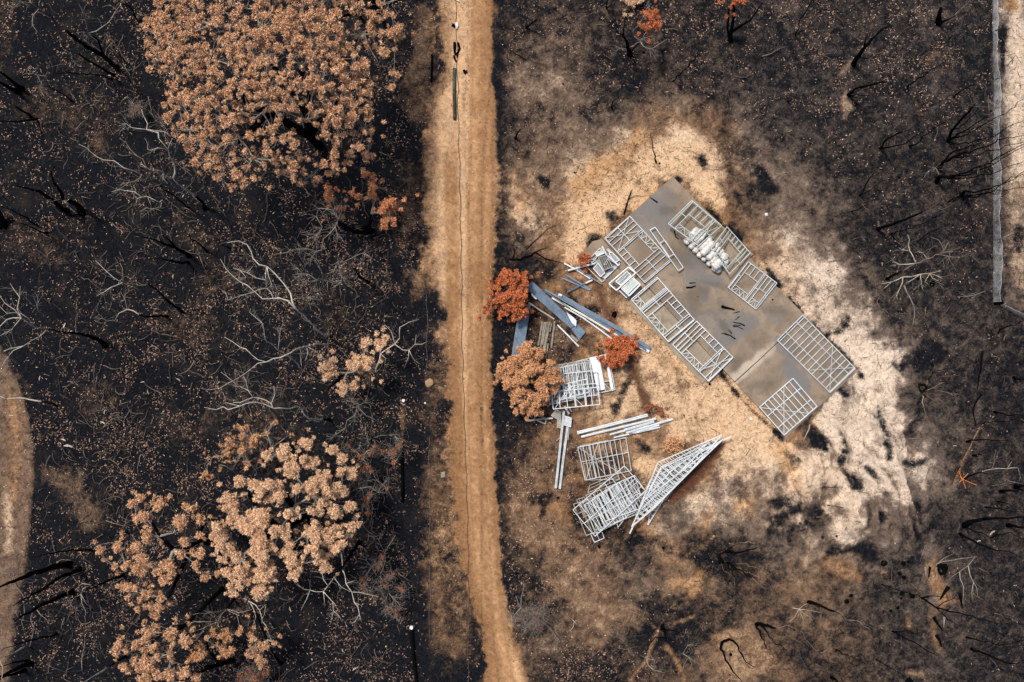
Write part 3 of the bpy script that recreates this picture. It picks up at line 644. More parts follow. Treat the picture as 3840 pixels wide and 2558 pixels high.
WET = [(2430, 800, 120, 70, 40, .8), (2470, 760, 70, 60, 0, .6), (2610, 1010, 40, 70, 20, .85), (2600, 975, 70, 30, 0, .6), (2668, 1052, 44, 26, 8, 1.0), (2638, 1110, 24, 18, 40, 1.0), (2740, 1250, 90, 40, -28, .85), (2790, 1205, 50, 40, 0, .8), (2700, 1290, 50, 20, -30, .7), (2960, 1380, 34, 44, 0, .9), (2990, 1420, 50, 36, 40, .9), (2560, 1180, 60, 40, 30, .5), (3000, 1450, 40, 30, 60, .7), (2940, 1300, 50, 30, 45, .8), (2680, 1200, 60, 40, 0, .5), (2900, 1180, 50, 30, 30, .4)]
DARK = [(2560, 960, 60, 30, 40, .6), (2500, 790, 30, 20, 0, .6), (2500, 1120, 60, 30, 20, .35), (2600, 1130, 40, 26, 60, .5), (2590, 930, 90, 20, 45, .8), (2630, 1090, 34, 24, 30, .6), (2900, 1160, 60, 22, 10, .5), (2760, 1370, 22, 34, 20, .5), (2830, 1290, 20, 16, 0, .35), (2690, 1070, 60, 12, 20, .5), (2680, 1150, 70, 30, 10, .35), (2300, 910, 30, 12, -40, .3), (2860, 1440, 40, 24, 0, .45), (3110, 1400, 60, 50, 45, .3), (2620, 1200, 60, 30, 30, .35), (2710, 1225, 14, 40, -50, .6), (2960, 1580, 60, 10, -42, .3)]
PALE = [(2790, 1390, 90, 20, -42, .9), (2860, 1330, 70, 20, -42, .6), (2640, 1210, 40, 24, 0, .4), (2420, 870, 60, 30, 0, .2)]
M['slab'] = slab_material('stained concrete', (.150, .112, .078), (.262, .203, .147), WET, DARK, PALE)
M['porch'] = slab_material('pale concrete', (.225, .185, .130), (.30, .255, .19))
SL = thing('concrete_slab', 'stained L-shaped house slab of brown grey concrete with steel frames lying on it', 'slab', W(2740, 1150, 0))
def px_prism(mb, poly, z0, z1): mb.prism([W(x, y, z1).xy[:] for x, y in poly], z0, z1)
mb = MB(); px_prism(mb, [(2523, 661), (2592, 735), (2700, 838), (2825, 953), (2813, 966), (2919, 1081), (3014, 1178), (3009, 1183), (2915, 1283), (2838, 1356), (2755, 1430), (2703, 1376), (2524, 1180), (2423, 1066), (2355, 997), (2262, 896)], -.3, .21)
part('house_floor', mb, M['slab'], SL, bevel=.01)
mb = MB(); px_prism(mb, [(3016, 1182), (3217, 1390), (2947, 1642), (2758, 1434), (2840, 1359), (2917, 1286)], -.3, .17)
part('garage_floor', mb, M['slab'], SL, bevel=.01)
mb = MB(); px_prism(mb, [(2340, 1010), (2356, 1000), (2524, 1183), (2703, 1379), (2634, 1438), (2537, 1333), (2460, 1251), (2318, 1090)], -.3, .10)
part('porch_floor', mb, M['porch'], SL, bevel=.01)
mb = MB(); px_prism(mb, [(2258, 896), (2340, 984), (2352, 1000), (2338, 1010), (2316, 1088), (2255, 1046), (2190, 945), (2222, 905)], -.3, .075)
part('side_pad', mb, M['slab'], SL, bevel=.01)
mb = MB()
for i in range(7):      # pale thickened pads seen in a row under the frames
    t = 2532 + i * 23; y = 1205 + i * 25
    mb.prism([W(*p, .1).xy[:] for p in ((t - 30, y - 8), (t - 18, y - 20), (t - 1, y - 1), (t - 13, y + 11))], .05, .125)
part('edge_pad', mb, M['porch'], SL)

# ------------------------------------------------------------------ steel wall frames
_J = [0]
def jit(): _J[0] = (_J[0] + 1) % 23; return _J[0] * .0011
def wall_frame(label, z, outer, studs=(), noggins=(), braces=(), base=.2, w=.078, mat='galv', group='steel wall frames lying on the slab', tilt=(0, 0, 0, 0), drop=None):
    """outer: four corners in crop pixels; every bar is placed at its own real height"""
    O = z.l(outer); q = drop or base
    cx = sum(p[0] for p in O) / 4; cy = sum(p[1] for p in O) / 4
    t = thing('stud_wall', label, 'steel frame', W(cx, cy, q), group)
    # height varies linearly over the frame (tilt = rise at each outer corner)
    A = np.array([[p[0], p[1], 1] for p in O]); co = np.linalg.lstsq(A, np.array([base + k for k in tilt]), rcond=None)[0]
    def P(p, up=0): return W(p[0], p[1], co[0] * p[0] + co[1] * p[1] + co[2] + up)
    ed = [(O[i], O[(i + 1) % 4]) for i in range(4)]
    L = [math.dist(*e) for e in ed]; lo = 0 if L[0] + L[2] > L[1] + L[3] else 1
    for i in range(4):
        mb = MB(); u = jit(); mb.beam(P(ed[i][0], u), P(ed[i][1], u), w, .09)
        part('plate' if i % 2 == lo else 'end_stud', mb, M[mat], t)
    for nm, ls, hh, ww in (('stud', studs, .078, w * .85), ('noggin', noggins, .068, w * .8)):
        for a, b in ls:
            mb = MB(); u = jit() + .004; mb.beam(P(z(a), u), P(z(b), u), ww, hh); part(nm, mb, M[mat], t)
    for a, b in braces:
        mb = MB(); u = .104 + jit(); mb.beam(P(z(a), u), P(z(b), u), w * .6, .012); part('brace', mb, M[mat], t)
    return t
ZA = ZM(2240, 780, 5.6); ZB = ZM(2480, 720, 5.6); ZC = ZM(2340, 1020, 5.6); ZD = ZM(2460, 1180, 5.6)
ZE = ZM(2680, 920, 5.6); ZF = ZM(2840, 1160, 5.6); ZG = ZM(2760, 1380, 3.2)
def pairs(s):
    v = [float(x) for x in s.replace(',', ' ').split()]
    return [((v[i], v[i + 1]), (v[i + 2], v[i + 3])) for i in range(0, len(v), 4)]
wall_frame('white steel wall frame with cross brace at the west corner of the slab', ZA, [(680, 178), (1545, 1110), (995, 1572), (155, 635)],
 pairs('655 205 180 650  250 715 760 270  315 790 830 345  420 915 925 462  435 938 948 492  515 1020 625 925  600 1110 710 1020  680 1205 790 1110  765 1295 1285 850  820 1365 1340 915  905 1450 1420 1000  985 1545 1518 1092'),
 pairs('430 415 550 545  550 545 685 690  550 835 870 1190  850 570 1180 925  1025 1080 1270 1340'),
 pairs('660 200 430 915  175 630 930 475  930 640 950 490  930 640 1035 580  1015 740 1035 590  1015 740 1110 665  1030 745 1190 745  1100 838 1185 760  1105 842 1265 835'), base=.30)
wall_frame('narrow ladder-like white steel frame lying askew over the long frames mid slab', ZA, [(1100, 465), (1210, 405), (1800, 1250), (1695, 1320)],
 pairs('1308 740 1400 685  1500 1030 1600 970'), pairs('1320 748 1508 1022  1425 690 1590 940'), base=.52)
wall_frame('greenish steel wall frame at the north edge of the slab, partly over the white bales', ZB, [(635, 180), (1260, 710), (775, 1130), (140, 670)],
 pairs('655 210 180 690  760 290 280 760  870 385 695 555  980 480 805 640  1090 575 640 985  1135 610 690 1030'),
 pairs('410 440 510 520  580 475 900 730  375 675 690 915  850 790 1010 910'),
 pairs('290 765 470 745  385 840 475 760  485 765 490 910  495 915 590 845  600 850 600 1000  610 1000 690 915  1080 590 950 840  950 840 860 1010  1190 735 950 840'), base=1.0, mat='galv2', drop=.3, tilt=(-.3, -.2, .3, .1))
wall_frame('greenish steel wall frame over the east end of the white bales', ZB, [(1375, 735), (1860, 1280), (1425, 1719), (1040, 1185)],
 pairs('1430 805 1105 1245  1475 850 1180 1260  1545 935 1460 1040  1610 1020 1530 1110  1690 1095 1600 1195  1755 1165 1355 1610  1800 1215 1545 1490'),
 pairs('1390 965 1655 1275  1210 955 1295 1060  1560 1395 1640 1490  1170 1265 1400 1580'),
 pairs('1120 1300 1210 1290  1150 1340 1215 1300  1180 1370 1240 1330  1180 1385 1290 1395  1230 1430 1290 1400  1275 1420 1290 1500  1300 1560 1330 1480  1345 1590 1340 1510'), base=.95, mat='galv2', tilt=(-.35, -.4, .1, .2), drop=.3)
wall_frame('squarish steel wall frame with two openings alone on the east side of the slab', ZE, [(700, 345), (1300, 795), (865, 1345), (275, 885)],
 pairs('690 368 295 890  750 400 350 925  850 465 720 635  935 540 815 700  1035 605 615 1145  1062 622 645 1155  1110 665 700 1205  1185 725 1005 955  1260 775 850 1310'),
 pairs('630 575 895 770  500 620 545 655  840 885 900 930  430 830 690 1030  930 910 1070 1010  1055 1050 1080 1065  775 1105 920 1210'),
 pairs('360 940 490 900  435 1000 500 910  515 915 520 1070  525 1070 600 980  610 985 610 1140  710 1210 830 1150  770 1260 835 1160  850 1170 840 1310'), base=.30, mat='galv')
wall_frame('long white steel wall frame with two wide openings beside the window frames', ZC, [(695, 115), (1475, 1010), (930, 1470), (150, 575)],
 pairs('710 140 180 600  870 330 335 770  890 352 350 792  910 374 370 814  940 405 410 845  1020 500 490 945  1105 600 990 690  1190 690 1075 780  1270 785 1155 880  1360 880 815 1330  1390 912 850 1365  1455 1010 925 1448'),
 pairs('905 605 1230 970  425 350 442 368  600 555 750 720  285 505 445 680  590 870 915 1240  1090 1115 1200 1240'),
 pairs('185 605 350 590  255 670 355 600  330 750 365 610  500 960 660 960  575 1035 660 965  580 1055 745 1055  650 1140 750 1065  730 1220 755 1075  745 1225 835 1165  810 1320 840 1170'), base=.34, mat='galv4')
wall_frame('long white steel wall frame with cross-braced end at the porch south corner', ZD, [(850, 140), (1615, 900), (1100, 1400), (345, 630)],
 pairs('920 205 415 690  975 265 475 745  1040 320 535 805  1120 415 1020 515  1210 505 1110 600  1305 600 1200 695  1400 690 890 1170  1430 715 920 1195  1535 840 1025 1320  1595 900 1095 1380'),
 pairs('930 435 1270 785  600 385 780 565  630 730 980 1075  1140 940 1345 1140'),
 pairs('1395 700 1110 1360  1580 915 910 1170  545 820 705 800  620 900 710 815  630 915 790 890  710 1000 795 905  795 1075 810 910  805 1085 890 1005  875 1165 900 1010'), base=.36, mat='galv4')
wall_frame('large grey steel roof frame of many squares at the east corner of the slab', ZF, [(950, 125), (2050, 1240), (1521, 1748), (415, 650)],
 pairs('985 165 455 680  1060 250 540 760  1150 335 625 850  1235 415 710 930  1320 500 795 1015  1400 585 880 1105  1490 675 970 1185  1580 755 1060 1280  1660 850 1145 1360  1775 960 1250 1475  1860 1050 1340 1560  1945 1135 1430 1655  2030 1232 1510 1738'),
 pairs('815 265 1915 1360  600 485 1690 1560'), pairs('1580 765 1521 1735  1065 1280 2040 1225'), base=.30, mat='galv', w=.08)
wall_frame('white steel frame of small squares at the south corner of the slab', ZG, [(680, 125), (970, 460), (575, 805), (280, 470)],
 pairs('635 165 925 500  585 215 870 545  530 260 820 585  480 305 770 635  435 345 725 670  390 385 680 710  345 425 635 750'),
 pairs('375 580 775 240  500 720 895 380'), pairs('575 215 575 790  290 475 870 545'), base=.30, mat='galv4', w=.085)

# generic frames of the heaps
def lerp(a, b, t): return (a[0] + (b[0] - a[0]) * t, a[1] + (b[1] - a[1]) * t)
def heap_frame(label, z, q, ns, nn=1, base=.2, mat='galv', w=.07, group=None, diag=(), seed=0, tilt=(0, 0, 0, 0)):
    r = random.Random(seed); st = []; ng = []; br = []
    for i in range(1, ns):
        t = i / ns + r.uniform(-.18, .18) / ns
        st.append((lerp(q[0], q[1], t), lerp(q[3], q[2], t)))
        if r.random() < .25: t += .02; st.append((lerp(q[0], q[1], t), lerp(q[3], q[2], t)))
    for i in range(nn):
        t = (i + 1) / (nn + 1) + r.uniform(-.06, .06)
        ng.append((lerp(q[0], q[3], t), lerp(q[1], q[2], t)))
    for a, b in diag:
        br.append((lerp(q[0], q[1], a), lerp(q[3], q[2], b)))
    return wall_frame(label, z, q, st, ng, br, base=base, mat=mat, w=w, group=group, tilt=tilt)
ZJ = ZM(2020, 1320, 4.0)
g = 'steel frames heaped beside the tan bush'
heap_frame('wide steel frame with long top plate, lowest in the tan bush heap', ZJ, [(90, 262), (760, 92), (850, 612), (150, 770)], 15, 1, .12, 'galv', .066, g, [(.1, .4), (.75, .5)], 1)
heap_frame('second steel frame of the tan bush heap, with close-set studs', ZJ, [(130, 280), (745, 120), (835, 600), (190, 740)], 13, 2, .24, 'galv', .066, g, [(.6, .2)], 2)
heap_frame('third steel frame up in the tan bush heap, a little turned', ZJ, [(225, 205), (722, 120), (800, 640), (330, 735)], 12, 1, .36, 'galv3', .066, g, [(.2, .7)], 3)
heap_frame('inner short steel frame under the crossed ones by the tan bush', ZJ, [(330, 235), (700, 160), (770, 610), (390, 690)], 11, 2, .48, 'galv', .062, g, [(.8, .3), (.3, .8)], 4)
heap_frame('trapezoid steel frame low at the south edge of the tan bush heap', ZJ, [(190, 625), (810, 470), (828, 652), (95, 802)], 9, 0, .60, 'galv', .066, g, [(.0, .08), (.5, .35)], 5)
heap_frame('white steel frame with its upper edge over the pale board', ZJ, [(360, 325), (862, 275), (905, 640), (430, 700)], 7, 1, .80, 'galv4', .072, g, [(.5, .1)], 6)
heap_frame('bright steel frame with cross brace, middle of the tan bush heap', ZJ, [(295, 500), (720, 405), (760, 600), (325, 720)], 6, 0, .92, 'galv4', .072, g, [(.1, .6), (.6, .1)], 7)
heap_frame('topmost white steel frame jutting south out of the tan bush heap', ZJ, [(195, 600), (888, 527), (916, 785), (218, 856)], 6, 0, 1.04, 'galv4', .08, g, [(.33, .03), (.33, .64)], 8)
wall_frame('open steel frame with diagonal corner carrying the pale board', ZJ, [(765, 92), (1040, 30), (1145, 565), (830, 628)], pairs('905 62 1000 580'), pairs('985 445 1060 432'), pairs('985 475 1085 572'), base=.14, mat='galv', w=.09, group=g)
def board(name, label, cat, pts, z0, th, mat, group=None, z=FULL):
    mb = MB(); mb.prism([W(*z(p), z0 + th).xy[:] for p in pts], z0, z0 + th)
    return solo(name, mb, mat, label, cat, group, bevel=.004)
M['sheetw'] = flat_mat('pale coated sheet', (.60, .66, .69), (.71, .76, .78), .9, .4, 0, (.36, .38, .38), .35, .02)
board('wall_board', 'wide pale blue-white sheet on the heap beside the red bush', 'sheet', [(770, 85), (900, 60), (998, 562), (880, 585)], .27, .05, M['sheetw'], None, ZJ)
board('metal_strip', 'narrow pale blue metal strip beside the red bush', 'sheet', [(985, 40), (1028, 33), (1128, 560), (1086, 570)], .27, .03, M['sheetw'], None, ZJ)

ZO = ZM(1960, 1520, 2.1333)
g = 'pair of steel frames between the beams and the big heap'
heap_frame('lower sooty steel frame of the pair south of the white beams', ZO, [(462, 322), (683, 280), (775, 590), (508, 598)], 5, 1, .12, 'galv3', .066, g, [(0, .7)], 11)
heap_frame('upper steel frame of the pair south of the white beams, cross braced', ZO, [(440, 335), (824, 258), (868, 522), (500, 598)], 9, 1, .26, 'galv', .07, g, [(0, .75), (.42, .02)], 12)
ZP = ZM(2130, 1740, 2.9875)
g = 'steel frames in the jumbled heap beside the roof trusses'
spec = [
 ('tan stained steel frame lying flat under the north corner of the jumble', [(240, 240), (545, 110), (577, 168), (225, 320)], 3, 1, .10, 'galv3', []),
 ('small steel frame poking out at the west end of the jumbled heap', [(98, 397), (182, 370), (262, 560), (180, 590)], 3, 1, .14, 'galv3', []),
 ('sooty bottom steel frame reaching the west corner of the jumbled heap', [(60, 450), (640, 245), (780, 560), (205, 800)], 11, 2, .20, 'galv3', [(.1, .5)]),
 ('sooty steel frame whose long edge shows along the south of the jumbled heap', [(200, 350), (690, 160), (860, 500), (330, 770)], 12, 1, .34, 'galv3', [(.7, .3)]),
 ('steel frame with close studs in the lower middle of the jumbled heap', [(165, 432), (640, 215), (770, 560), (300, 740)], 13, 1, .48, 'galv', [(.3, .8)]),
 ('steel frame reaching furthest east against the roof trusses', [(420, 270), (745, 125), (866, 300), (560, 708)], 8, 2, .60, 'galv', [(.2, .9)]),
 ('steel frame ending in the small coil of yellow strap', [(490, 270), (740, 130), (860, 480), (640, 590)], 7, 1, .72, 'galv', [(.9, .1)]),
 ('bright steel frame across the middle of the jumbled heap', [(185, 455), (500, 262), (655, 600), (350, 745)], 9, 1, .86, 'galv4', [(.1, .9)]),
 ('short bright steel frame lying at a slant on the jumbled heap', [(290, 370), (620, 180), (800, 500), (420, 640)], 8, 1, 1.0, 'galv4', []),
 ('topmost long steel frame slanting from the west corner to the north tip', [(55, 513), (632, 20), (865, 300), (302, 808)], 8, 1, 1.16, 'galv4', []),
 ('small three-bar steel frame sticking out at the south tip of the jumble', [(252, 782), (378, 756), (405, 828), (296, 876)], 2, 0, .16, 'galv4', []),
]
for i, (lb, q, ns, nn, b, mt, dg) in enumerate(spec): heap_frame(lb, ZP, q, ns, nn, b, mt, .06, g, dg, 20 + i)
mb = MB()
for k in range(5):
    a = [W(*ZP((845 + 34 * math.cos(t / 8 * 6.28 + k * .3) + k * 2, 255 + 22 * math.sin(t / 8 * 6.28 + k * .3))), .12 + .03 * k) for t in range(9)]
    mb.tube(a, .022, 5)
M['strap'] = flat_mat('yellow strapping', (.42, .33, .12), (.52, .42, .2), 3, .6)
solo('strap_coil', mb, M['strap'], 'small loose coil of yellow strap between the jumble and the trusses', 'strap')

# ------------------------------------------------------------------ roof trusses
ZQ = ZM(2340, 1600, 2.1333)
def truss(label, a, apex, b, heel, z0, mat, nweb, seed):
    """a, b: the two eaves tips; apex: ridge; heel: a bend of the bottom chord"""
    r = random.Random(seed)
    A, Px, B, Hl = ZQ(a), ZQ(apex), ZQ(b), [ZQ(h) for h in heel]
    t = thing('roof_truss', label, 'roof truss', W(*lerp(A, B, .5), z0 - .05), 'roof trusses stacked on the rust-stained ground')
    def bar(nm, p, q, w, h, up):
        mb = MB(); mb.beam(W(*p, z0 + up + jit() * .5), W(*q, z0 + up + jit() * .5), w, h); part(nm, mb, M[mat], t)
    bar('top_chord', A, Px, .085, .06, 0); bar('top_chord', Px, B, .085, .06, 0)
    ch = [A] + Hl + [B]
    for p, q in zip(ch[:-1], ch[1:]): bar('bottom_chord', p, q, .11, .06, .002)
    def along(pts, s):
        L = [math.dist(p, q) for p, q in zip(pts[:-1], pts[1:])]; s *= sum(L)
        for (p, q), l in zip(zip(pts[:-1], pts[1:]), L):
            if s <= l: return lerp(p, q, s / l)
            s -= l
        return pts[-1]
    top = [A, Px, B]
    for i in range(nweb):
        s = (i + .6) / (nweb + .4); s2 = (i + 1.05) / (nweb + .4)
        p = along(top, s); q = along(ch, s + .015); p2 = along(top, min(.98, s2))
        bar('web', q, p, .05, .045, .008)
        if i < nweb - 1: bar('web', q, p2, .045, .04, .014)
TR = [
 ('lowest roof truss of the stack, its tail showing at the south end', (190, 785), (230, 560), (690, 130), [(330, 560)], .15, 'galv', 12),
 ('roof truss second from the ground, tail short of the others', (330, 590), (300, 420), (700, 120), [(440, 430)], .30, 'galv3', 11),
 ('roof truss third from the ground with crowded webs', (130, 640), (275, 360), (740, 140), [(400, 470)], .45, 'galv', 13),
 ('roof truss in the middle of the stack with a dull chord', (95, 720), (205, 430), (770, 110), [(370, 520)], .60, 'galv', 14),
 ('roof truss with the second ridge tip from the south-west', (150, 600), (295, 322), (690, 118), [(380, 350)], .78, 'galv4', 12),
 ('roof truss with the long tail pointing to the north-east', (110, 690), (300, 330), (860, 75), [(600, 210)], .95, 'galv4', 14),
 ('topmost roof truss with the highest ridge tip and the longest south tail', (45, 855), (270, 285), (780, 66), [(75, 790), (435, 450), (600, 275)], 1.12, 'galv4', 15),
 ('slim half truss laid on the east edge of the stack', (60, 800), (160, 590), (790, 100), [(240, 650), (430, 455), (620, 265)], 1.28, 'galv4', 15),
]
for i, (lb, a, ap, b, hl, z0, mt, nw) in enumerate(TR): truss(lb, a, ap, b, hl, z0, mt, int(nw * 1.5), i)

# ------------------------------------------------------------------ beams, pipes, sheets, timber
def ribbed(mb, z, pts, w, h, z0, n=1):
    """a long folded-metal section along pts (crop px): w metres wide"""
    P = [W(*z(p), z0) for p in pts]
    for a, b in zip(P[:-1], P[1:]):
        mb.beam(a, b, w, h)
        d = (b - a); s = Vector((-d.y, d.x, 0)).normalized()
        for k in range(n):
            o = s * (w * ((k + .5) / n - .5)); mb.beam(a + o + Vector((0, 0, h)), b + o + Vector((0, 0, h)), w / n * .35, h * .5)
def bar_thing(name, label, cat, z, pts, w, h, z0, mat, group=None, n=1):
    mb = MB(); ribbed(mb, z, pts, w, h, z0, n); return solo(name, mb, M[mat], label, cat, group)
g = 'white steel beams lying by the rusty patch'
for lb, pts, w, z0, n in [
 ('widest white steel beam, northernmost, ending in the sooty patch', [(436, 220), (660, 165), (870, 112), (1000, 78)], .30, .12, 2),
 ('long white steel beam just south of the widest one', [(468, 252), (1065, 106)], .20, .12, 1),
 ('white steel beam starting at the middle of the row', [(696, 234), (1010, 150)], .17, .13, 1),
 ('short broad white steel beam in the thick of the row', [(815, 196), (1050, 130)], .22, .22, 2),
 ('white steel beam reaching furthest east', [(828, 220), (1000, 168), (1200, 110)], .19, .16, 1),
 ('blue-tinged steel beam under the farthest reaching one', [(850, 232), (1092, 158)], .16, .12, 1),
 ('thin white steel beam along the south edge of the row', [(730, 258), (1096, 176)], .13, .12, 1)]:
    bar_thing('steel_beam', lb, 'beam', ZO, pts, w, .11, z0, 'galv4', g, n)
g = 'pair of long steel channels running south'
bar_thing('steel_channel', 'long steel channel on the left of the pair running south, passing under the battens', 'channel', ZO, [(330, 44), (300, 330), (265, 662)], .22, .12, .2, 'galv', g, 2)
bar_thing('steel_channel', 'long steel channel on the right of the pair running south', 'channel', ZO, [(360, 165), (325, 430), (297, 668)], .22, .12, .12, 'galv', g, 2)
bar_thing('steel_channel', 'short thin steel offcut beside the top of the right channel', 'channel', ZO, [(372, 180), (362, 278)], .10, .06, .1, 'galv3')
bar_thing('steel_channel', 'short bent offcut leaning on the middle of the left channel', 'channel', ZO, [(272, 284), (305, 250)], .10, .06, .1, 'galv3')
def slat_pack(label, quad, n, z0, mat, cat='pack'):
    q = [ZO(p) for p in quad]; mb = MB()
    for i in range(n):
        a = lerp(q[0], q[1], (i + .5) / n); b = lerp(q[3], q[2], (i + .5) / n)
        mb.beam(W(*a, z0), W(*b, z0), math.dist(q[0], q[1]) * S / n * .78, .07 + .012 * (i % 3))
    mb.prism([W(*p, z0 - .02).xy[:] for p in q], z0 - .06, z0 - .015)
    solo('batten_pack', mb, M[mat], label, cat, 'bundled roof battens at the head of the channels')
slat_pack('tilted dark-lined batten bundle touching the tan frame heap', [(225, 82), (265, 32), (314, 52), (272, 112)][::-1], 8, .2, 'galv3')
slat_pack('small upright batten bundle left of the channel head', [(275, 70), (308, 70), (305, 184), (274, 180)], 6, .18, 'galv3')
slat_pack('bright white batten bundle right of the channel head', [(338, 82), (394, 100), (386, 178), (328, 160)][1:] + [(338, 82)], 7, .34, 'galv4')
bar_thing('steel_offcut', 'dull steel offcut slanting above the white batten bundle', 'offcut', ZO, [(335, 5), (372, 70)], .18, .07, .3, 'galv3')
bar_thing('steel_offcut', 'thin steel offcut standing north of the white batten bundle', 'offcut', ZO, [(370, 10), (390, 50)], .09, .06, .24, 'galv')
t = thing('steel_trestle', 'small four-sided steel trestle with one long bar, west of the battens', 'trestle', W(*ZO((140, 112)), .1))
for nm, a, b, w in (('long_bar', (42, 122), (242, 102), .16), ('rail', (100, 76), (188, 104), .09), ('rail', (94, 114), (182, 148), .12), ('leg', (100, 76), (94, 114), .09), ('leg', (188, 104), (182, 148), .09)):
    mb = MB(); u = .1 + jit() * 3; mb.beam(W(*ZO(a), u), W(*ZO(b), u), w, .07); part(nm, mb, M['galv3'], t)

ZN = ZM(2080, 890, 3.5556)
M['blue'] = flat_mat('blue coated steel', (.125, .185, .255), (.195, .265, .345), 1.4, .38, .15, (.10, .10, .11), .35, .02)
M['blued'] = flat_mat('dark blue coated steel', (.075, .115, .165), (.13, .185, .25), 1.4, .4, .15, (.05, .05, .06), .4, .02)
M['cream'] = flat_mat('cream backed steel', (.52, .52, .44), (.66, .66, .58), 1.4, .5, 0, (.25, .24, .2), .35, .02)
g = 'flashing lengths scattered west of the window pack'
for lb, pts, w, z0, mt in [
 ('white flashing length touching the fallen window pile', [(174, 442), (565, 340)], .16, .3, 'galv4'),
 ('white and dull flashing length pointing at the charred sticks', [(125, 346), (300, 440), (475, 552)], .14, .18, 'galv4'),
 ('long blue flashing ending nearest the slab corner', [(290, 420), (470, 528), (630, 625)], .12, .24, 'blue'),
 ('blue flashing just above the long blue one', [(330, 430), (490, 520)], .09, .2, 'blued'),
 ('blue flashing with a white west end, middle of the crossing ones', [(140, 498), (300, 592), (486, 698)], .12, .14, 'blue'),
 ('southernmost blue flashing of the crossing ones', [(104, 545), (300, 632), (470, 706)], .12, .12, 'blue'),
 ('blue flashing laid across the other two from the south-west', [(160, 736), (290, 668), (412, 610)], .11, .26, 'blued'),
 ('white end piece on top of the crossing flashings', [(412, 610), (502, 570)], .13, .27, 'galv4')]:
    bar_thing('flashing', lb, 'flashing', ZN, pts, w, .05, z0, mt, g)
bar_thing('corner_trim', 'thin pale L-shaped trim outlining the west pad corner', 'trim', ZN, [(415, 385), (632, 598), (682, 558)], .06, .05, .1, 'cream')

ZK = ZM(1900, 1000, 2.2393)
def corrugated(name, label, quad, nrib, z0, mat, layers=3, group=None, z=ZK, bow=.0, wave=.07):
    """stack of ribbed sheets; quad: start-left, start-right, end-right, end-left"""
    q = [z(p) for p in quad]; t = thing(name, label, 'roof sheets', W(*lerp(q[0], q[2], .5), z0), group)
    r = random.Random(nrib)
    for L in range(layers):
        mb = MB(); nu = nrib * 4; nv = 14; zz = z0 + L * .05; dx, dy = r.uniform(-2.0, 2.0), r.uniform(-2.0, 2.0)
        if L == layers - 1: dx = dy = 0
        for j in range(nv + 1):
            v = j / nv
            for i in range(nu + 1):
                u = i / nu
                p = lerp(lerp(q[0], q[1], u), lerp(q[3], q[2], u), v)
                hh = wave * (1 if i % 4 in (0, 1) else 0) + bow * math.sin(v * math.pi)
                mb.v.append(tuple(W(p[0] + dx, p[1] + dy, zz + hh)))
        n1 = nu + 1
        for j in range(nv):
            for i in range(nu):
                a = j * n1 + i; mb.f.append((a, a + 1, a + n1 + 1, a + n1)); mb.m.append(0)
        o = part('roof_sheet', mb, mat, t); sm = o.modifiers.new('thick', 'SOLIDIFY'); sm.thickness = .006
    return t
corrugated('roof_sheet_stack', 'wide stack of blue ribbed roof sheets starting at the red bush', [(168, 186), (214, 120), (590, 480), (540, 515)], 9, .12, M['blue'], 4)
corrugated('roof_sheet_stack', 'short kinked blue roof sheets at the south-east end of the wide stack', [(538, 512), (592, 478), (666, 546), (612, 611)], 8, .10, M['blue'], 2)
corrugated('roof_sheet_stack', 'narrow grey-blue roof sheets running from the red bush under the tan bush', [(110, 318), (205, 318), (106, 930), (18, 918)], 8, .12, M['blue'], 3)
def shard(label, pts, mat='galv4', z=ZK, z0=.34, cat='metal scrap'):
    mb = MB(); mb.prism([W(*z(p), z0).xy[:] for p in pts], z0, z0 + .02); solo('torn_sheet', mb, M[mat], label, cat)
shard('torn silver underside of the wide blue sheet stack', [(503, 383), (560, 425), (586, 452), (583, 504), (545, 470), (520, 420)], z0=.50)
shard('small silver tear at the red bush end of the wide blue stack', [(203, 228), (216, 226), (234, 252), (252, 268), (248, 276), (222, 256)], z0=.38)
shard('crumpled silver foil end under the tan bush', [(20, 872), (105, 862), (108, 925), (92, 900), (76, 932), (55, 902), (35, 926), (16, 905)], z0=.32)
g = 'long gutter lengths bundled below the slab'
for lb, pts, w, z0, mt, n in [
 ('broad blue gutter length on the outside of the bundle', [(440, 236), (620, 340), (900, 500), (1205, 688)], .34, .16, 'blue', 3),
 ('dark blue gutter length inside the broad blue one', [(455, 262), (880, 520), (1170, 700)], .16, .22, 'blued', 1),
 ('blue gutter length starting furthest north-west', [(322, 194), (560, 330), (900, 545), (1060, 640)], .15, .20, 'blue', 1),
 ('second blue gutter length from the north-west start', [(318, 206), (420, 275), (530, 350)], .10, .24, 'blued', 1),
 ('cream gutter length along the middle of the bundle', [(380, 262), (640, 405), (930, 580)], .17, .18, 'cream', 1),
 ('scuffed white flashing peeling away to the south-west', [(486, 342), (640, 430), (760, 515), (884, 606)], .13, .12, 'galv4', 1),
 ('white gutter end beyond the small red bush', [(1078, 655), (1196, 714)], .26, .12, 'galv4', 1),
 ('white bracket end cap at the north end of the broad blue gutter', [(434, 234), (462, 244)], .22, .36, 'galv4', 1)]:
    bar_thing('gutter', lb, 'gutter', ZK, pts, w, .09, z0, mt, g, n)
bar_thing('steel_rod', 'scuffed white rod beside the narrow roof sheets', 'rod', ZK, [(183, 302), (290, 372), (400, 442)], .13, .08, .1, 'galv3')
bar_thing('steel_rod', 'clean white rod south of the kinked sheets', 'rod', ZK, [(426, 490), (520, 583), (605, 671)], .13, .08, .1, 'galv4')
bar_thing('plank', 'short grey plank lying next to the clean white rod', 'plank', ZK, [(540, 576), (596, 628)], .20, .05, .1, 'timber')
g = 'weathered timber planks laid side by side'
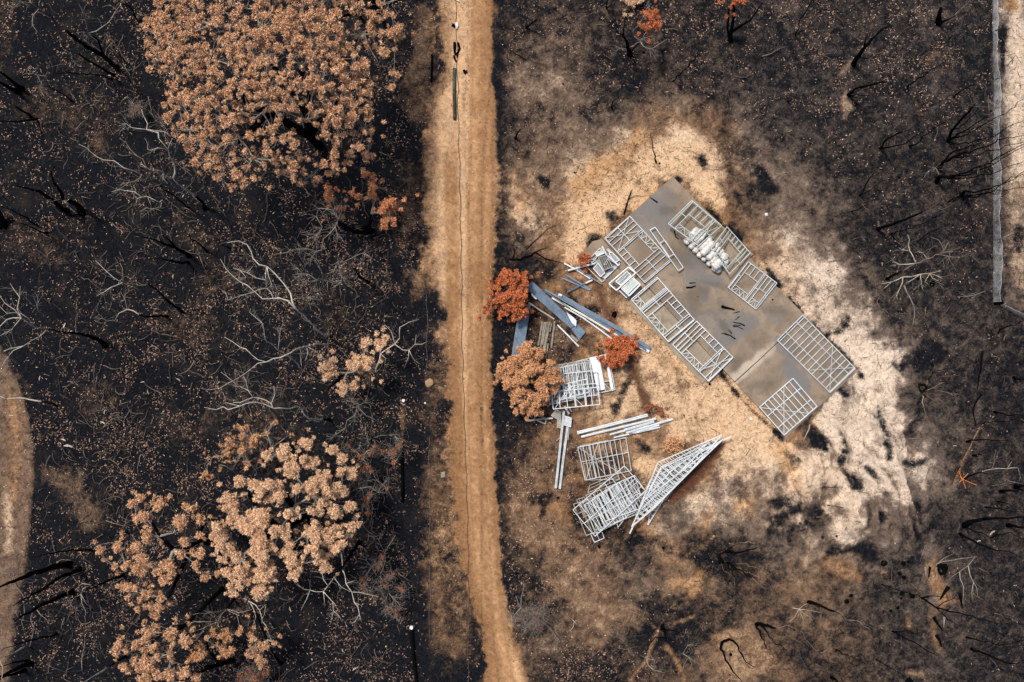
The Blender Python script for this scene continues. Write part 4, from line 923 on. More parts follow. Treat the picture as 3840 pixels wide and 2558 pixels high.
for i, (lb, a, b, w) in enumerate([
 ('westernmost weathered plank of the row', (300, 460), (266, 664), .20), ('second weathered plank from the west', (316, 466), (286, 676), .20),
 ('third weathered plank from the west, knotty', (331, 466), (302, 655), .17), ('fourth weathered plank from the west, with a bent end', (345, 466), (306, 700), .18),
 ('longest weathered plank in the middle of the row', (361, 466), (312, 735), .22), ('short weathered plank second from the east', (376, 478), (364, 548), .16),
 ('easternmost weathered plank set apart from the row', (403, 460), (374, 683), .22), ('odd short plank below the longest one', (349, 644), (330, 762), .19)]):
    bar_thing('plank', lb, 'plank', ZK, [a, b], w * .72, .07, .06 + .05 * (i % 3), 'timber', g)

# ------------------------------------------------------------------ windows
def window(label, z, quad, z0, fw=.07, frame='white', pane='glass', bars=0, group=None, th=.08):
    q = [z(p) for p in quad]; t = thing('window', label, 'window', W(*lerp(q[0], q[2], .5), z0), group)
    mb = MB()
    for i in range(4):
        u = jit() * .5; mb.beam(W(*q[i], z0 + u), W(*q[(i + 1) % 4], z0 + u), fw, th)
    for k in range(bars):
        s = (k + 1) / (bars + 1); mb.beam(W(*lerp(q[0], q[1], s), z0 + .03), W(*lerp(q[3], q[2], s), z0 + .03), fw * .5, th * .6)
    part('frame', mb, M[frame], t)
    if pane:
        mb = MB(); mb.prism([W(*p, z0 + .03).xy[:] for p in q], z0 + .022, z0 + .034); part('pane', mb, M[pane], t)
    return t
g = 'aluminium windows toppled on the west pad'
window('grey glazed window at the south-west of the toppled pile', ZN, [(515, 418), (578, 345), (668, 474), (610, 528)], .40, .06, 'white', 'glass', 0, g)
window('grey glazed window at the north-east of the toppled pile', ZN, [(722, 216), (762, 200), (862, 300), (800, 346)], .48, .06, 'white', 'glass', 0, g)
window('sooty window with broken glazing bars on top of the toppled pile', ZN, [(582, 268), (690, 236), (768, 398), (655, 440)], .66, .05, 'galv3', 'darkpack', 3, g)
window('pale window at the north of the toppled pile', ZN, [(538, 216), (636, 168), (664, 212), (562, 258)], .44, .05, 'galv4', 'glassp', 1, g)
window('twisted empty frame leaning at the north-west of the pile', ZN, [(482, 262), (604, 146), (628, 178), (500, 340)], .30, .06, 'galv', None, 1, g)
window('narrow window lying under the others at the pile\'s east', ZN, [(690, 160), (716, 154), (876, 320), (846, 352)], .20, .06, 'galv', 'glassp', 0, g)
window('bottom window showing along the south of the toppled pile', ZN, [(630, 530), (850, 330), (872, 356), (672, 552)], .16, .07, 'galv', 'glassp', 2, g)
window('wide window underneath the whole toppled pile', ZN, [(478, 312), (640, 190), (800, 345), (600, 520)], .12, .06, 'galv3', 'glass', 2, g)
window('small empty frame at the west of the toppled pile', ZN, [(470, 305), (510, 290), (560, 330), (505, 362)], .50, .05, 'galv', None, 0, g)
window('tiny glazed frame over the sooty window', ZN, [(655, 372), (690, 366), (716, 300), (700, 290)], .76, .03, 'galv4', None, 0, g)
bar_thing('metal_bar', 'bent white bar thrown across the toppled windows', 'bar', ZN, [(632, 120), (690, 232), (760, 290), (850, 380)], .12, .05, .80, 'galv4')
bar_thing('metal_bar', 'second bent bar crossing at the north of the toppled windows', 'bar', ZN, [(625, 130), (700, 240)], .10, .05, .86, 'galv')
bar_thing('metal_bar', 'dark bar lying down the east side of the toppled windows', 'bar', ZN, [(700, 250), (740, 300), (820, 350)], .12, .05, .74, 'galv3')
g = 'white window frames stacked between the wall frames'
window('empty thick white frame on top of the neat stack', ZN, [(980, 396), (1078, 474), (822, 708), (722, 620)], .70, .11, 'white', None, 0, g)
window('narrow glazed white window under the empty thick frame', ZN, [(962, 456), (1016, 508), (880, 640), (812, 590)], .48, .08, 'white', 'glass', 1, g)
window('pale glazed white window at the east of the neat stack', ZN, [(1036, 532), (1142, 632), (992, 784), (888, 682)], .52, .09, 'white', 'glassp', 0, g)
window('inner pale pane frame lying on the east window', ZN, [(1034, 548), (1110, 618), (976, 752), (905, 676)], .63, .05, 'white', 'glassp', 0, g)
mb = MB(); mb.prism([W(*ZN(p), .3).xy[:] for p in [(782, 612), (1030, 520), (1160, 660), (975, 835), (900, 760)]], .08, .42)
solo('packing_crate', mb, M['darkpack'], 'scorched dark crate carrying the neat white window stack', 'crate', bevel=.02)
bar_thing('metal_bar', 'silver strip along the south edge of the scorched crate', 'bar', ZN, [(860, 710), (960, 808)], .10, .05, .44, 'galv4')

# ------------------------------------------------------------------ insulation bales
M['bale'] = None
m = NT('crinkled foil wrap'); P = m.pos()
c = m.mix(m.ramp(m.noise(P, 5, 6, .7, 1.0), .42, .58), (.70, .68, .65), (.50, .47, .44))
c = m.mix(m.math('MULTIPLY', m.ramp(m.noise(P, 9, 4, .7, 2.0), .60, .70), .75), c, (.10, .085, .075))
m.bump(m.noise(P, 9, 5, .65, 1.0), .9, .08); M['bale'] = m.done(c, .42, .25)
ZH = ZM(2540, 840, 4.2667)
def bale(label, cx, cy, L, Wd, ang, z0, hgt, seed):
    r = random.Random(seed); mb = MB(); c = ZH((cx, cy)); C = W(*c, z0 + hgt * .6); n1, n2 = 14, 12
    l = L / 4.2667 * S / 2 * 1.12; w = Wd / 4.2667 * S / 2 * 1.3; ca, sa = math.cos(math.radians(ang)), math.sin(math.radians(ang))
    ph = [r.uniform(0, 6.28) for _ in range(6)]
    for i in range(n1 + 1):
        u = -1 + 2 * i / n1; e = max(.0, 1 - abs(u) ** 4.5) ** .5 * .95 + .04
        e *= 1 + .09 * math.sin(u * 9 + ph[0]) + .05 * math.sin(u * 17 + ph[1])
        for k in range(n2):
            t = 2 * math.pi * k / n2; x = u * l; a = math.cos(t); b = math.sin(t)
            q = 1 + .07 * math.sin(3 * t + ph[2] + u * 4) + .05 * math.sin(7 * t + ph[3])
            y = math.copysign(abs(a) ** .75, a) * w * e * q; z = math.copysign(abs(b) ** .75, b) * hgt * .5 * e * q
            mb.v.append((C.x + x * ca - y * sa, C.y + x * sa + y * ca, max(z0, C.z - hgt * .1 + z)))
    for i in range(n1):
        for k in range(n2):
            a = i * n2 + k; b = i * n2 + (k + 1) % n2; mb.f.append((a, b, b + n2, a + n2)); mb.m.append(0)
    mb.f.append(tuple(range(n2))[::-1]); mb.f.append(tuple(n1 * n2 + k for k in range(n2))); mb.m += [0, 0]
    o = solo('insulation_bale', mb, M['bale'], label, 'bale', 'crinkled white bales piled on the slab', smooth=True)
bl = [
 ('north-western end bale, small and squat', 160, 275, 100, 80, 45, .2, .55), ('bale second in the lower sooty row, half hidden', 235, 350, 110, 70, 50, .2, .5),
 ('bale third in the lower sooty row', 300, 415, 110, 70, 48, .2, .5), ('bale fourth in the lower sooty row', 370, 480, 120, 70, 48, .2, .5),
 ('bale fifth in the lower sooty row, greenish', 440, 545, 110, 66, 48, .2, .5), ('bale at the south-east of the lower row', 528, 618, 120, 74, 46, .2, .55),
 ('smooth long bale furthest north under the greenish frame', 262, 140, 190, 78, 50, .35, .62), ('long bale second from the north, flat', 322, 180, 240, 62, 46, .40, .62),
 ('long bale third from the north, wrinkled', 380, 222, 260, 64, 45, .38, .60), ('bright long bale between the two greenish frames', 452, 308, 270, 78, 44, .45, .70),
 ('widest bale in the middle of the pile', 490, 385, 270, 96, 47, .50, .80), ('bale beside the widest one, under the frame corner', 585, 395, 230, 66, 50, .42, .60),
 ('dark-creased bale on the far side of the pile', 645, 430, 150, 56, 50, .40, .55), ('stubby bright bale with a stamped patch', 540, 512, 150, 86, 42, .55, .70),
 ('bale on the slab side behind the stamped one', 690, 455, 120, 66, 45, .3, .55), ('short bale with a dark oval mark', 588, 572, 150, 80, 42, .50, .66),
 ('large crumpled bale near the south-east end', 640, 645, 170, 112, 38, .52, .74), ('round pale bale alone on the east flank', 752, 520, 118, 104, 60, .3, .62),
 ('small bale tucked below the round one', 785, 592, 90, 70, 55, .22, .5), ('southernmost bale at the tip of the pile', 628, 722, 140, 82, -20, .25, .55)]
for i, b in enumerate(bl): bale(b[0], *b[1:], seed=i)

# ------------------------------------------------------------------ fence of wire mesh and fabric on the right
m = NT('pale fence netting'); P = m.pos()
c = m.mix(m.noise(P, 3, 5, .6), (.40, .42, .44), (.62, .63, .64))
tr = m.n('ShaderNodeBsdfTransparent'); mx = m.n('ShaderNodeMixShader')
fac = m.math('ADD', .12, m.math('MULTIPLY', m.ramp(m.noise(P, 2.2, 5, .7), .3, .7), .38), clamp=True)
m.put(mx.inputs[0], fac); m.t.links.new(tr.outputs[0], mx.inputs[1]); m.t.links.new(m.b.outputs[0], mx.inputs[2]); m.t.links.new(mx.outputs[0], m.out.inputs[0])
M['net'] = m.done(c, .8)
M['post'] = flat_mat('grey steel post', (.22, .23, .24), (.36, .37, .38), 2, .6)
def fence(label, pts, hts):
    t = thing('netting_fence', label, 'fence', W(*pts[0], 0)); mb = MB(); rl = MB(); n = 0; prev = None
    for (p, q), (h0, h1) in zip(zip(pts[:-1], pts[1:]), zip(hts[:-1], hts[1:])):
        m_ = max(2, int(math.dist(p, q) / 14))
        for i in range(m_ + 1):
            s = i / m_; x, y = lerp(p, q, s); zb = gz(x, y); B = W(x, y, zb); hh = h0 + (h1 - h0) * s
            lean = .12 * math.sin(y * .021) + .05 * math.sin(y * .09)
            T = Vector((B.x + lean + .1, B.y, zb + hh)); Mi = Vector((B.x + lean * .3 - .07 * math.sin(y * .06), B.y, zb + hh * .5))
            row = [tuple(B), tuple(Mi), tuple(T)]; mb.v += row; k = len(mb.v) - 3
            if i > 0:
                for j in (0, 1): mb.f.append((k - 3 + j, k + j, k + j + 1, k - 2 + j)); mb.m.append(0)
            if prev is not None and i > 0: rl.tube([prev, T], .022, 4)
            prev = T
    part('netting', mb, M['net'], t, smooth=True); part('top_wire', rl, M['post'], t)
    for p, q in zip(pts[:-1], pts[1:]):
        k = max(1, int(math.dist(p, q) / 120))
        for i in range(k + 1):
            x, y = lerp(p, q, i / k); B = W(x, y, gz(x, y)); pm = MB(); pm.tube([B, B + Vector((.05, 0, 1.15))], .035, 6); part('post', pm, M['post'], t)
    return t
fence('pale netting fence running down beside the sandy track on the right', [(3722, -30), (3722, 120), (3727, 300), (3724, 600), (3725, 900), (3724, 1132)], [.55, .5, .75, .85, 1.0, 1.1])
fence('short pale netting fence turning away at the right edge below the corner post', [(3740, 1140), (3840, 1192), (3900, 1220)], [.7, .9, .9])
mb = MB(); mb.tube([W(3728, 1140, .1), W(3760, 1130, .3)], .16, 7); mb.tube([W(3745, 1140, 0), W(3762, 1136, 1.0)], .11, 7)
solo('corner_post', mb, M['black'], 'charred post at the corner where the netting fence turns', 'post')

# ------------------------------------------------------------------ stakes, poles, wires, odd bits
M['orange'] = flat_mat('orange painted timber', (.50, .13, .03), (.62, .20, .05), 3, .7)
t = thing('stake_cross', 'star of bright orange crossed stakes on the burnt ground at the right', 'stakes', W(3608, 1797, .1))
ZR = ZM(2840, 1300, 2.24)
for i, (a, b) in enumerate([((1690, 1045), (1750, 1190)), ((1770, 1065), (1695, 1140)), ((1720, 1112), (1840, 1164)), ((1700, 1090), (1730, 1130))]):
    mb = MB(); mb.beam(W(*ZR(a), .25 + .05 * i), W(*ZR(b), .18 + .07 * i), .045, .04); part('stake', mb, M['orange'], t)
M['moss'] = flat_mat('mossy charred pole', (.012, .013, .012), (.040, .046, .030), 2, .9, 0, (.12, .14, .08), .8, .4)
def pole(label, pts, r, mat, cap=None, caplab=None, top=None):
    t = thing('fallen_pole', label, 'pole', W(*pts[0], gz(*pts[0])), 'burnt power poles lying along the road')
    P = [W(x, y, gz(x, y) + r * .8) for x, y in pts]; mb = MB()
    mb.tube(P, [r] * (len(P) - 1) + [r * .8], 9); part('shaft', mb, mat, t, smooth=True)
    if cap:
        c = W(*cap[:2], gz(*cap[:2]) + r); mb = MB(); mb.tube([c + Vector((0, 0, -.1)), c + Vector((0, 0, .12))], cap[2], 12); part('pale_cap', mb, M['white'], t)
    return t
pole('mossy black fallen pole lying on the pale road verge near the top', [(1704, 256), (1703, 330), (1705, 438), (1704, 448)], .16, M['moss'])
pole('charred fallen pole stub in the leaf litter left of the road top', [(1620, 205), (1619, 260), (1617, 310)], .11, M['black'])
pole('long charred pole in the dead leaves left of the road, mid picture', [(1509, 1655), (1508, 1760), (1510, 1885)], .15, M['black'], (1513, 1502, .14))
pole('charred pole running off the bottom edge with a pale cap', [(1542, 2358), (1548, 2440), (1562, 2565), (1570, 2640)], .17, M['black'], (1543, 2353, .17))
M['cable'] = flat_mat('dusty cable sheath', (.035, .028, .03), (.085, .065, .06), 2, .9)
def fragment(label, pts, r, name='charred_fragment'):
    mb = MB(); rr = random.Random(len(label)); P = [W(x, y, gz(x, y) + r * .7) + Vector((rr.uniform(-.04, .04), 0, 0)) for x, y in pts]
    mb.tube(P, [r * rr.uniform(.6, 1.1) for _ in P], 6, flat=.6); return solo(name, mb, M['black'], label, 'charred wood', 'charred pieces above the mossy pole on the road verge')
fragment('charred piece touching the dusty cable, topmost of the trail', [(1696, 92), (1702, 96), (1706, 102)], .16)
fragment('long split charred piece beside the cable, middle of the trail', [(1703, 158), (1706, 175), (1703, 192), (1710, 205)], .14)
fragment('charred piece leaning across the cable above the mossy pole', [(1718, 160), (1722, 182), (1714, 200), (1716, 216)], .11)
fragment('short charred piece just above the mossy pole', [(1702, 208), (1706, 222), (1712, 232)], .13)
fragment('sooty clod right of the mossy pole top', [(1738, 262), (1744, 272), (1750, 266)], .18)
def wire(label, tab, r, lift, cat='cable', mat='black', name='fallen_cable'):
    ys = list(range(tab[0][1], tab[-1][1] + 1, 12)); rr = random.Random(5); P = []
    for y in ys:
        x = float(np.interp(y, [p[1] for p in tab], [p[0] for p in tab])) + 2.2 * math.sin(y * .043) + rr.uniform(-.8, .8)
        P.append(W(x, y, gz(x, y) + lift + .02 * rr.random()))
    mb = MB(); mb.tube(P, r, 5); return solo(name, mb, M[mat], label, cat)
wire('thick dark cable lying along the whole length of the dirt road', [(1708, -20), (1714, 200), (1718, 430), (1724, 650), (1730, 1000), (1733, 1300), (1742, 1600), (1752, 1900), (1756, 2100), (1758, 2300), (1755, 2600)], .026, .05, mat='cable')
M['wire'] = flat_mat('dull wire', (.20, .20, .21), (.32, .32, .33), 2, .5, .6)
wire('thin grey wire down the left verge below the first bend', [(1600, 1105), (1602, 1220), (1600, 1330), (1598, 1440)], .012, .08, 'wire', 'wire', 'fence_wire')
wire('thin grey wire further down the left verge', [(1608, 1640), (1612, 1800), (1611, 2050), (1613, 2250), (1607, 2400)], .012, .08, 'wire', 'wire', 'fence_wire')
def rock(label, x, y, r, mat, name='rock', cat='rock', flat=.6, seed=0):
    rr = random.Random(seed); mb = MB(); c = W(x, y, gz(x, y) + r * flat * .4); n1, n2 = 6, 9
    for i in range(n1 + 1):
        th = math.pi * i / n1
        for k in range(n2):
            p = 2 * math.pi * k / n2; q = r * rr.uniform(.8, 1.12)
            mb.v.append((c.x + q * math.sin(th) * math.cos(p), c.y + q * math.sin(th) * math.sin(p), c.z + r * flat * math.cos(th)))
    for i in range(n1):
        for k in range(n2):
            a = i * n2 + k; b = i * n2 + (k + 1) % n2; mb.f.append((a, a + n2, b + n2, b)); mb.m.append(0)
    return solo(name, mb, mat, label, cat, smooth=False)
M['stone'] = flat_mat('ochre stone', (.22, .14, .07), (.34, .23, .13), 4, .9)
M['stonew'] = flat_mat('pale stone', (.50, .46, .40), (.66, .62, .56), 4, .8)
rock('ochre flat boulder on the left verge halfway down', 1610, 1437, .42, M['stone'], flat=.4)
t = thing('bottle', 'dark green bottle-like canister with a white cap on the left verge', 'bottle', W(1608, 1520, .1))
mb = MB(); mb.tube([W(1600, 1514, .12), W(1612, 1522, .12), W(1622, 1527, .12)], [.10, .16, .13], 9); part('body', mb, M['moss'], t, smooth=True)
mb = MB(); mb.tube([W(1591, 1511, .12), W(1597, 1513, .12)], .08, 8); part('cap', mb, M['white'], t)
board('square_board', 'faded square board on the left verge beside the road', 'board', [(1652, 1772), (1668, 1768), (1671, 1788), (1654, 1792)], .05, .04, M['timber'])
mb = MB(); mb.tube([W(1713, 84, .06), W(1714, 96, .1), W(1712, 110, .06)], [.12, .17, .10], 9, flat=.5); solo('insulator', mb, M['stonew'], 'pale oval fitting lying beside the cable near the top', 'fitting', smooth=True)
mb = MB(); mb.beam(W(1700, -6, .1), W(1722, 6, .12), .07, .06); solo('cross_arm', mb, M['galv'], 'small grey metal cross arm on the cable at the top edge', 'fitting')
rock('white rock on the sandy ground right of the slab', 2874, 805, .17, M['stonew'], seed=3)
rock('white rock beside the right fence near the track', 3793, 682, .12, M['stonew'], seed=4)
rock('pinkish pale stone in the burnt ground south of the trusses', 2677, 2012, .14, M['stone'], seed=5)
rock('pale grey stone by the garage corner', 2817, 1572, .16, M['stonew'], seed=6)
def sticks(name, z, items, cat='stick', mat='black', group=None):
    for lb, pts, r, z0 in items:
        P = [W(*z(p), z0 + r) for p in pts]; k = len(P)
        P2 = []; rr = random.Random(len(lb) * 7)
        for a, b in zip(P[:-1], P[1:]):
            for s in (0, .5): P2.append(a.lerp(b, s) + Vector((rr.uniform(-.02, .02), rr.uniform(-.02, .02), 0)))
        P2.append(P[-1]); n = len(P2)
        mb = MB(); mb.tube(P2, [r * (1 - .6 * i / (n - 1)) for i in range(n)], 6); solo(name, mb, M[mat], lb, cat, group)
g = 'charred sticks scattered on the slab'
sticks('charred_stick', ZC, [('small straight charred stick north of the thicker one near mid slab', [(1375, 232), (1505, 226)], .055, .21), ('thicker charred stick with a pointed end near mid slab', [(1312, 325), (1430, 318), (1505, 292)], .085, .21)], group=g)
sticks('charred_stick', ZE, [('stout charred log piece below the squarish frame', [(150, 1282), (270, 1318), (418, 1350)], .13, .21), ('thin charred twig under the stout log piece', [(520, 1392), (380, 1425)], .045, .21), ('small charred crumb twig near the grey roof frame', [(440, 1560), (530, 1490)], .03, .21)], group=g)
sticks('charred_stick', ZD, [('curved charred stick topmost in the blue-grey stain', [(1865, 235), (1770, 185), (1620, 155)], .06, .21), ('short charred stick just under the curved one', [(1620, 235), (1735, 250)], .07, .21), ('charred splinter right of the short stick', [(1780, 226), (1640, 208)], .035, .21), ('charred stick trailing to the lower right of the stain', [(1835, 305), (1740, 262), (1650, 240)], .035, .21), ('forked charred stick in the middle of the stain edge', [(1590, 390), (1510, 310)], .05, .21), ('longest charred stick pointing at the porch frames', [(1660, 512), (1560, 440), (1370, 386)], .06, .21), ('thin charred stick lying along the longest one', [(1560, 440), (1420, 370)], .045, .21), ('faint charred hair twig at the top of the stain', [(1670, 105), (1750, 30)], .025, .21)], group=g)
sticks('charred_stick', ZA, [('bent charred stick west of the bales', [(1615, 472), (1640, 600), (1712, 652)], .07, .21)], group=g)
sticks('charred_stick', ZM(1900, 650, 2.24), [('charred stick near the top corner of the slab', [(1265, 242), (1205, 202)], .07, .21)], group=g)

# ------------------------------------------------------------------ leaves, litter
def leaves(centres, radii, per, size, rng, up=.45, flat=.8, shell=.25, droop=.1):
    """folded leaf blades standing out of tufts; returns vertices and quads"""
    C = np.repeat(np.array(centres), per, axis=0) if np.isscalar(per) else np.repeat(np.array(centres), per, axis=0)
    R = np.repeat(np.array(radii), per)
    n = len(C); d = rng.normal(size=(n, 3)); d[:, 2] = d[:, 2] * .8 + up; d /= np.linalg.norm(d, axis=1)[:, None]
    rr = shell + (1 - shell) * rng.random(n) ** .6
    p = C + d * (R * rr)[:, None] * np.array([1, 1, flat])
    a = d * .7 + rng.normal(size=(n, 3)) * .5 * np.array([1, 1, .6]); a[:, 2] -= droop; a /= np.linalg.norm(a, axis=1)[:, None]
    s = np.cross(a, rng.normal(size=(n, 3))); s /= np.linalg.norm(s, axis=1)[:, None]
    L = size[0] * (.6 + .8 * rng.random(n)); Wd = size[1] * (.7 + .6 * rng.random(n))
    u = np.cross(a, s)
    v0 = p - a * (L / 2)[:, None]; v1 = p + s * (Wd / 2)[:, None] + u * (Wd * .25)[:, None]; v2 = p + a * (L / 2)[:, None]; v3 = p - s * (Wd / 2)[:, None] + u * (Wd * .25)[:, None]
    V = np.stack([v0, v1, v2, v3], 1).reshape(-1, 3)
    return V, np.arange(4 * n).reshape(n, 4)
def grow(roots, targets, rng, seg=.9, bias=.35):
    """join every target to a branching frame of nodes; returns nodes, parents, tips"""
    N = [np.array(p) for p in roots[0]]; par = [-1] + list(range(len(roots[0]) - 1)); dist = [0.0]
    for i in range(1, len(N)): dist.append(dist[-1] + np.linalg.norm(N[i] - N[i - 1]))
    for extra in roots[1:]:
        e = [np.array(p) for p in extra]; j = int(np.argmin([np.linalg.norm(e[0] - q) for q in N])); pr = j
        for p in e[1:]:
            N.append(p); par.append(pr); dist.append(dist[pr] + np.linalg.norm(p - N[pr])); pr = len(N) - 1
    start = len(N); lock = max(1, int(start * .35))
    T = np.array(targets); ctr = N[start - 1]
    order = np.argsort(np.linalg.norm(T - np.array(N[min(len(roots[0]) - 1, start - 1)]), axis=1)); tips = []
    for k in order:
        t = T[k]; A = np.array(N); D = np.array(dist)
        dd = np.linalg.norm(A - t, axis=1); cost = dd + bias * D; cost[:lock] += 3; cost[(A[:, 2] > t[2] + .4)] += 1.0
        j = int(np.argmin(cost)); a = A[j]; L = dd[j]; m = max(1, int(L / seg)); pr = j
        sag = np.array([0, 0, -1]) * L * .10; wob = rng.normal(size=3) * L * .07
        for i in range(1, m + 1):
            s = i / m; p = a + (t - a) * s + (sag + wob) * math.sin(s * math.pi)
            N.append(p); par.append(pr); dist.append(dist[pr] + np.linalg.norm(p - N[pr])); pr = len(N) - 1
        tips.append(pr)
    return N, par, tips, start
def tubes(N, par, tips, start, tip_r, mb_trunk, mb_branch, trunk_r):
    cnt = [0] * len(N)
    for t in tips:
        i = t
        while i >= 0: cnt[i] += 1; i = par[i]
    rad = [min(trunk_r, tip_r * (max(c, 1) ** .46)) for c in cnt]
    for i in range(start): rad[i] = max(rad[i], trunk_r * (1 - .65 * i / max(1, start - 1)))
    kids = {}
    for i, p in enumerate(par):
        if p >= 0: kids.setdefault(p, []).append(i)
    stack = [(0, [0])]
    while stack:
        i, ch = stack.pop()
        ks = sorted(kids.get(i, []), key=lambda k: -cnt[k])
        if not ks:
            if len(ch) > 1:
                mb = mb_trunk if ch[-1] < start else mb_branch
                mb.tube([N[k] for k in ch], [rad[k] for k in ch], 9 if mb is mb_trunk else (6 if rad[ch[0]] > .05 else 4), cap=False)
            continue
        k0 = ks[0]
        if i < start and k0 >= start:
            if len(ch) > 1: mb_trunk.tube([N[k] for k in ch], [rad[k] for k in ch], 9, cap=False)
            stack.append((k0, [i, k0]))
        else: stack.append((k0, ch + [k0]))
        for k in ks[1:]:
            stack.append((k, [i, k]))
def fix_start(N, rad): pass
def leafy(name, label, base, trunks, tufts, leafm, branchm='branch', trunkm='black', size=(.22, .055), dens=95, tip_r=.012, trunk_r=.3, seed=0, cat='tree', group=None, bias=.35, sub=.42, vary=.5, twigs=0, tuftr=1.0):
    """tufts: (x, y, r_px, height) in photograph pixels; trunks: polylines of (x, y, height)"""
    rng = np.random.default_rng(seed); zb = gz(*base)
    t = thing(name, label, cat, W(*base, zb), group)
    roots = []
    for pl in trunks: roots.append([tuple(W(x, y, h + (zb if h == 0 else 0))) for x, y, h in pl])
    C = []; R = []
    for x, y, r, h in tufts:
        rm = r * S * (H - h) / H; k = max(1, int(round((rm / sub) ** 2 * .95)))
        for i in range(k):
            if k == 1: ox = oy = 0; r1 = rm * 1.0
            else:
                q = rm * .72 * math.sqrt((i + .5) / k); an = i * 2.39996 + rng.random() * .9; ox, oy = q * math.cos(an), q * math.sin(an); r1 = sub * (.75 + .5 * rng.random())
            c = W(x, y, h); C.append((c.x + ox, c.y + oy, h + rng.normal() * vary * .6 - .15 * (ox * ox + oy * oy))); R.append(r1 * .92 * tuftr)
    N, par, tips, st = grow(roots, C, rng, bias=bias)
    C2 = []; R2 = []          # every tuft is several leaf sprays of uneven size
    for c, r in zip(C, R):
        k = int(rng.integers(3, 6)); a0 = rng.random() * 6.28
        for i in range(k):
            an = a0 + 6.28 * i / k + rng.normal() * .35; q = r * rng.uniform(.30, .70)
            C2.append((c[0] + q * math.cos(an), c[1] + q * math.sin(an), c[2] + rng.normal() * .12 + .1)); R2.append(r * rng.uniform(.50, .78))
    tb, bb = MB(), MB(); tubes(N, par, tips, st, tip_r, tb, bb, trunk_r)
    part('trunk', tb, M[trunkm], t, smooth=True)
    if twigs:
        for i in range(twigs):
            c = C[int(rng.integers(len(C)))]; a = Vector(c) + Vector(rng.normal(size=3) * .25); d = Vector(rng.normal(size=3)); d.z = abs(d.z) * .3; d.normalize()
            bb.tube([a, a + d * .5, a + d * .8 + Vector(rng.normal(size=3) * .12)], [.012, .009, .005], 3, cap=False)
    if dens > 60 and tuftr:   # fine grey shoots feeding each tuft
        for c, tp in zip(C, sorted(tips)[:0] or [None] * len(C)):
            pass
        for tp in tips:
            e = Vector(N[tp]); j = par[tp]; b = Vector(N[j]); j2 = par[j] if par[j] >= 0 else j; b2 = Vector(N[j2])
            for _ in range(2):
                m_ = b.lerp(e, .45) + Vector(rng.normal(size=3) * .22); f_ = e + Vector((*(rng.normal(size=2) * .38), .1))
                bb.tube([b2.lerp(b, rng.uniform(.3, 1)), m_, f_], [.020, .015, .008], 3, cap=False)
    part('branches', bb, M[branchm], t, smooth=True)
    nc = len(C2)
    if dens > 60:
        for i in range(int(nc * .45)):      # thinner dull sprays lower in the crown
            c = C2[int(rng.integers(nc))]; C2.append((c[0] + rng.normal() * .55, c[1] + rng.normal() * .55, c[2] - rng.uniform(.3, 1.3))); R2.append(rng.uniform(.12, .24))
    C, R = C2, R2
    per = np.maximum(3, (dens * 1.7 * (np.array(R) / .45) ** 1.7).astype(int))
    V, Q = leaves(C, R, per, size, rng)
    np_mesh('crown', V, Q, M[leafm], t)
    return t
Z0 = ZM(0, 0, 2.24); Z1 = ZM(900, 0, 2.24); Z2 = ZM(1900, 0, 2.24); Z3 = ZM(2840, 0, 2.24)
Y0 = ZM(0, 650, 2.24); Y1 = ZM(900, 650, 2.24); Y2 = ZM(1900, 650, 2.24); Y3 = ZM(2840, 650, 2.24)
X0 = ZM(0, 1300, 2.24); X1 = ZM(900, 1300, 2.24); X2 = ZM(1900, 1300, 2.24); X3 = ZM(2840, 1300, 2.24)
V0 = ZM(0, 1858, 2.24); V1 = ZM(900, 1858, 2.24); V2 = ZM(1900, 1858, 2.24); V3 = ZM(2840, 1858, 2.24)
def clumps(z, s, h, ctr=None, drop=0, R=1, rs=1.0):
    v = [float(x) for x in s.replace(',', ' ').split()]; out = []; r_ = random.Random(int(v[0]))
    for i in range(0, len(v), 3):
        x, y = z((v[i], v[i + 1])); hh = h
        if ctr: hh -= drop * min(1.4, (math.dist((x, y), ctr) / R)) ** 2
        out.append((x, y, v[i + 2] / z.f * rs, hh + r_.uniform(-.4, .4)))
    return out
# --- the great tan crown at the top left: tufts spread through its outline
CROWN = [(620, -80), (600, 20), (566, 60), (548, 110), (545, 200), (530, 235), (556, 262), (640, 262), (650, 300), (622, 380), (618, 460), (650, 520), (720, 560), (748, 630), (800, 690), (880, 720), (945, 690), (1000, 640), (1090, 690), (1175, 700), (1240, 650), (1290, 620), (1385, 590), (1395, 500), (1370, 420), (1400, 360), (1380, 280), (1350, 220), (1300, 150), (1270, 60), (1260, -80)]
HOLES = [(1000, 440, 44), (1110, 480, 50), (1165, 530, 60), (1230, 560, 34), (1170, 360, 30), (1060, 560, 38), (960, 560, 26), (900, 480, 20), (760, 150, 24), (830, 190, 22), (690, 240, 26), (730, 300, 24), (1055, 30, 20), (1240, 130, 24), (1310, 270, 28), (1340, 450, 26), (860, 620, 26), (960, 640, 22), (1180, 620, 26), (760, 480, 22), (1130, 120, 18), (980, 200, 20), (820, 330, 20), (1060, 250, 20), (700, 400, 18), (1050, 330, 16), (900, 250, 16), (1190, 250, 18), (1150, 200, 16), (880, 120, 14)]
rg = random.Random(12); tf = []
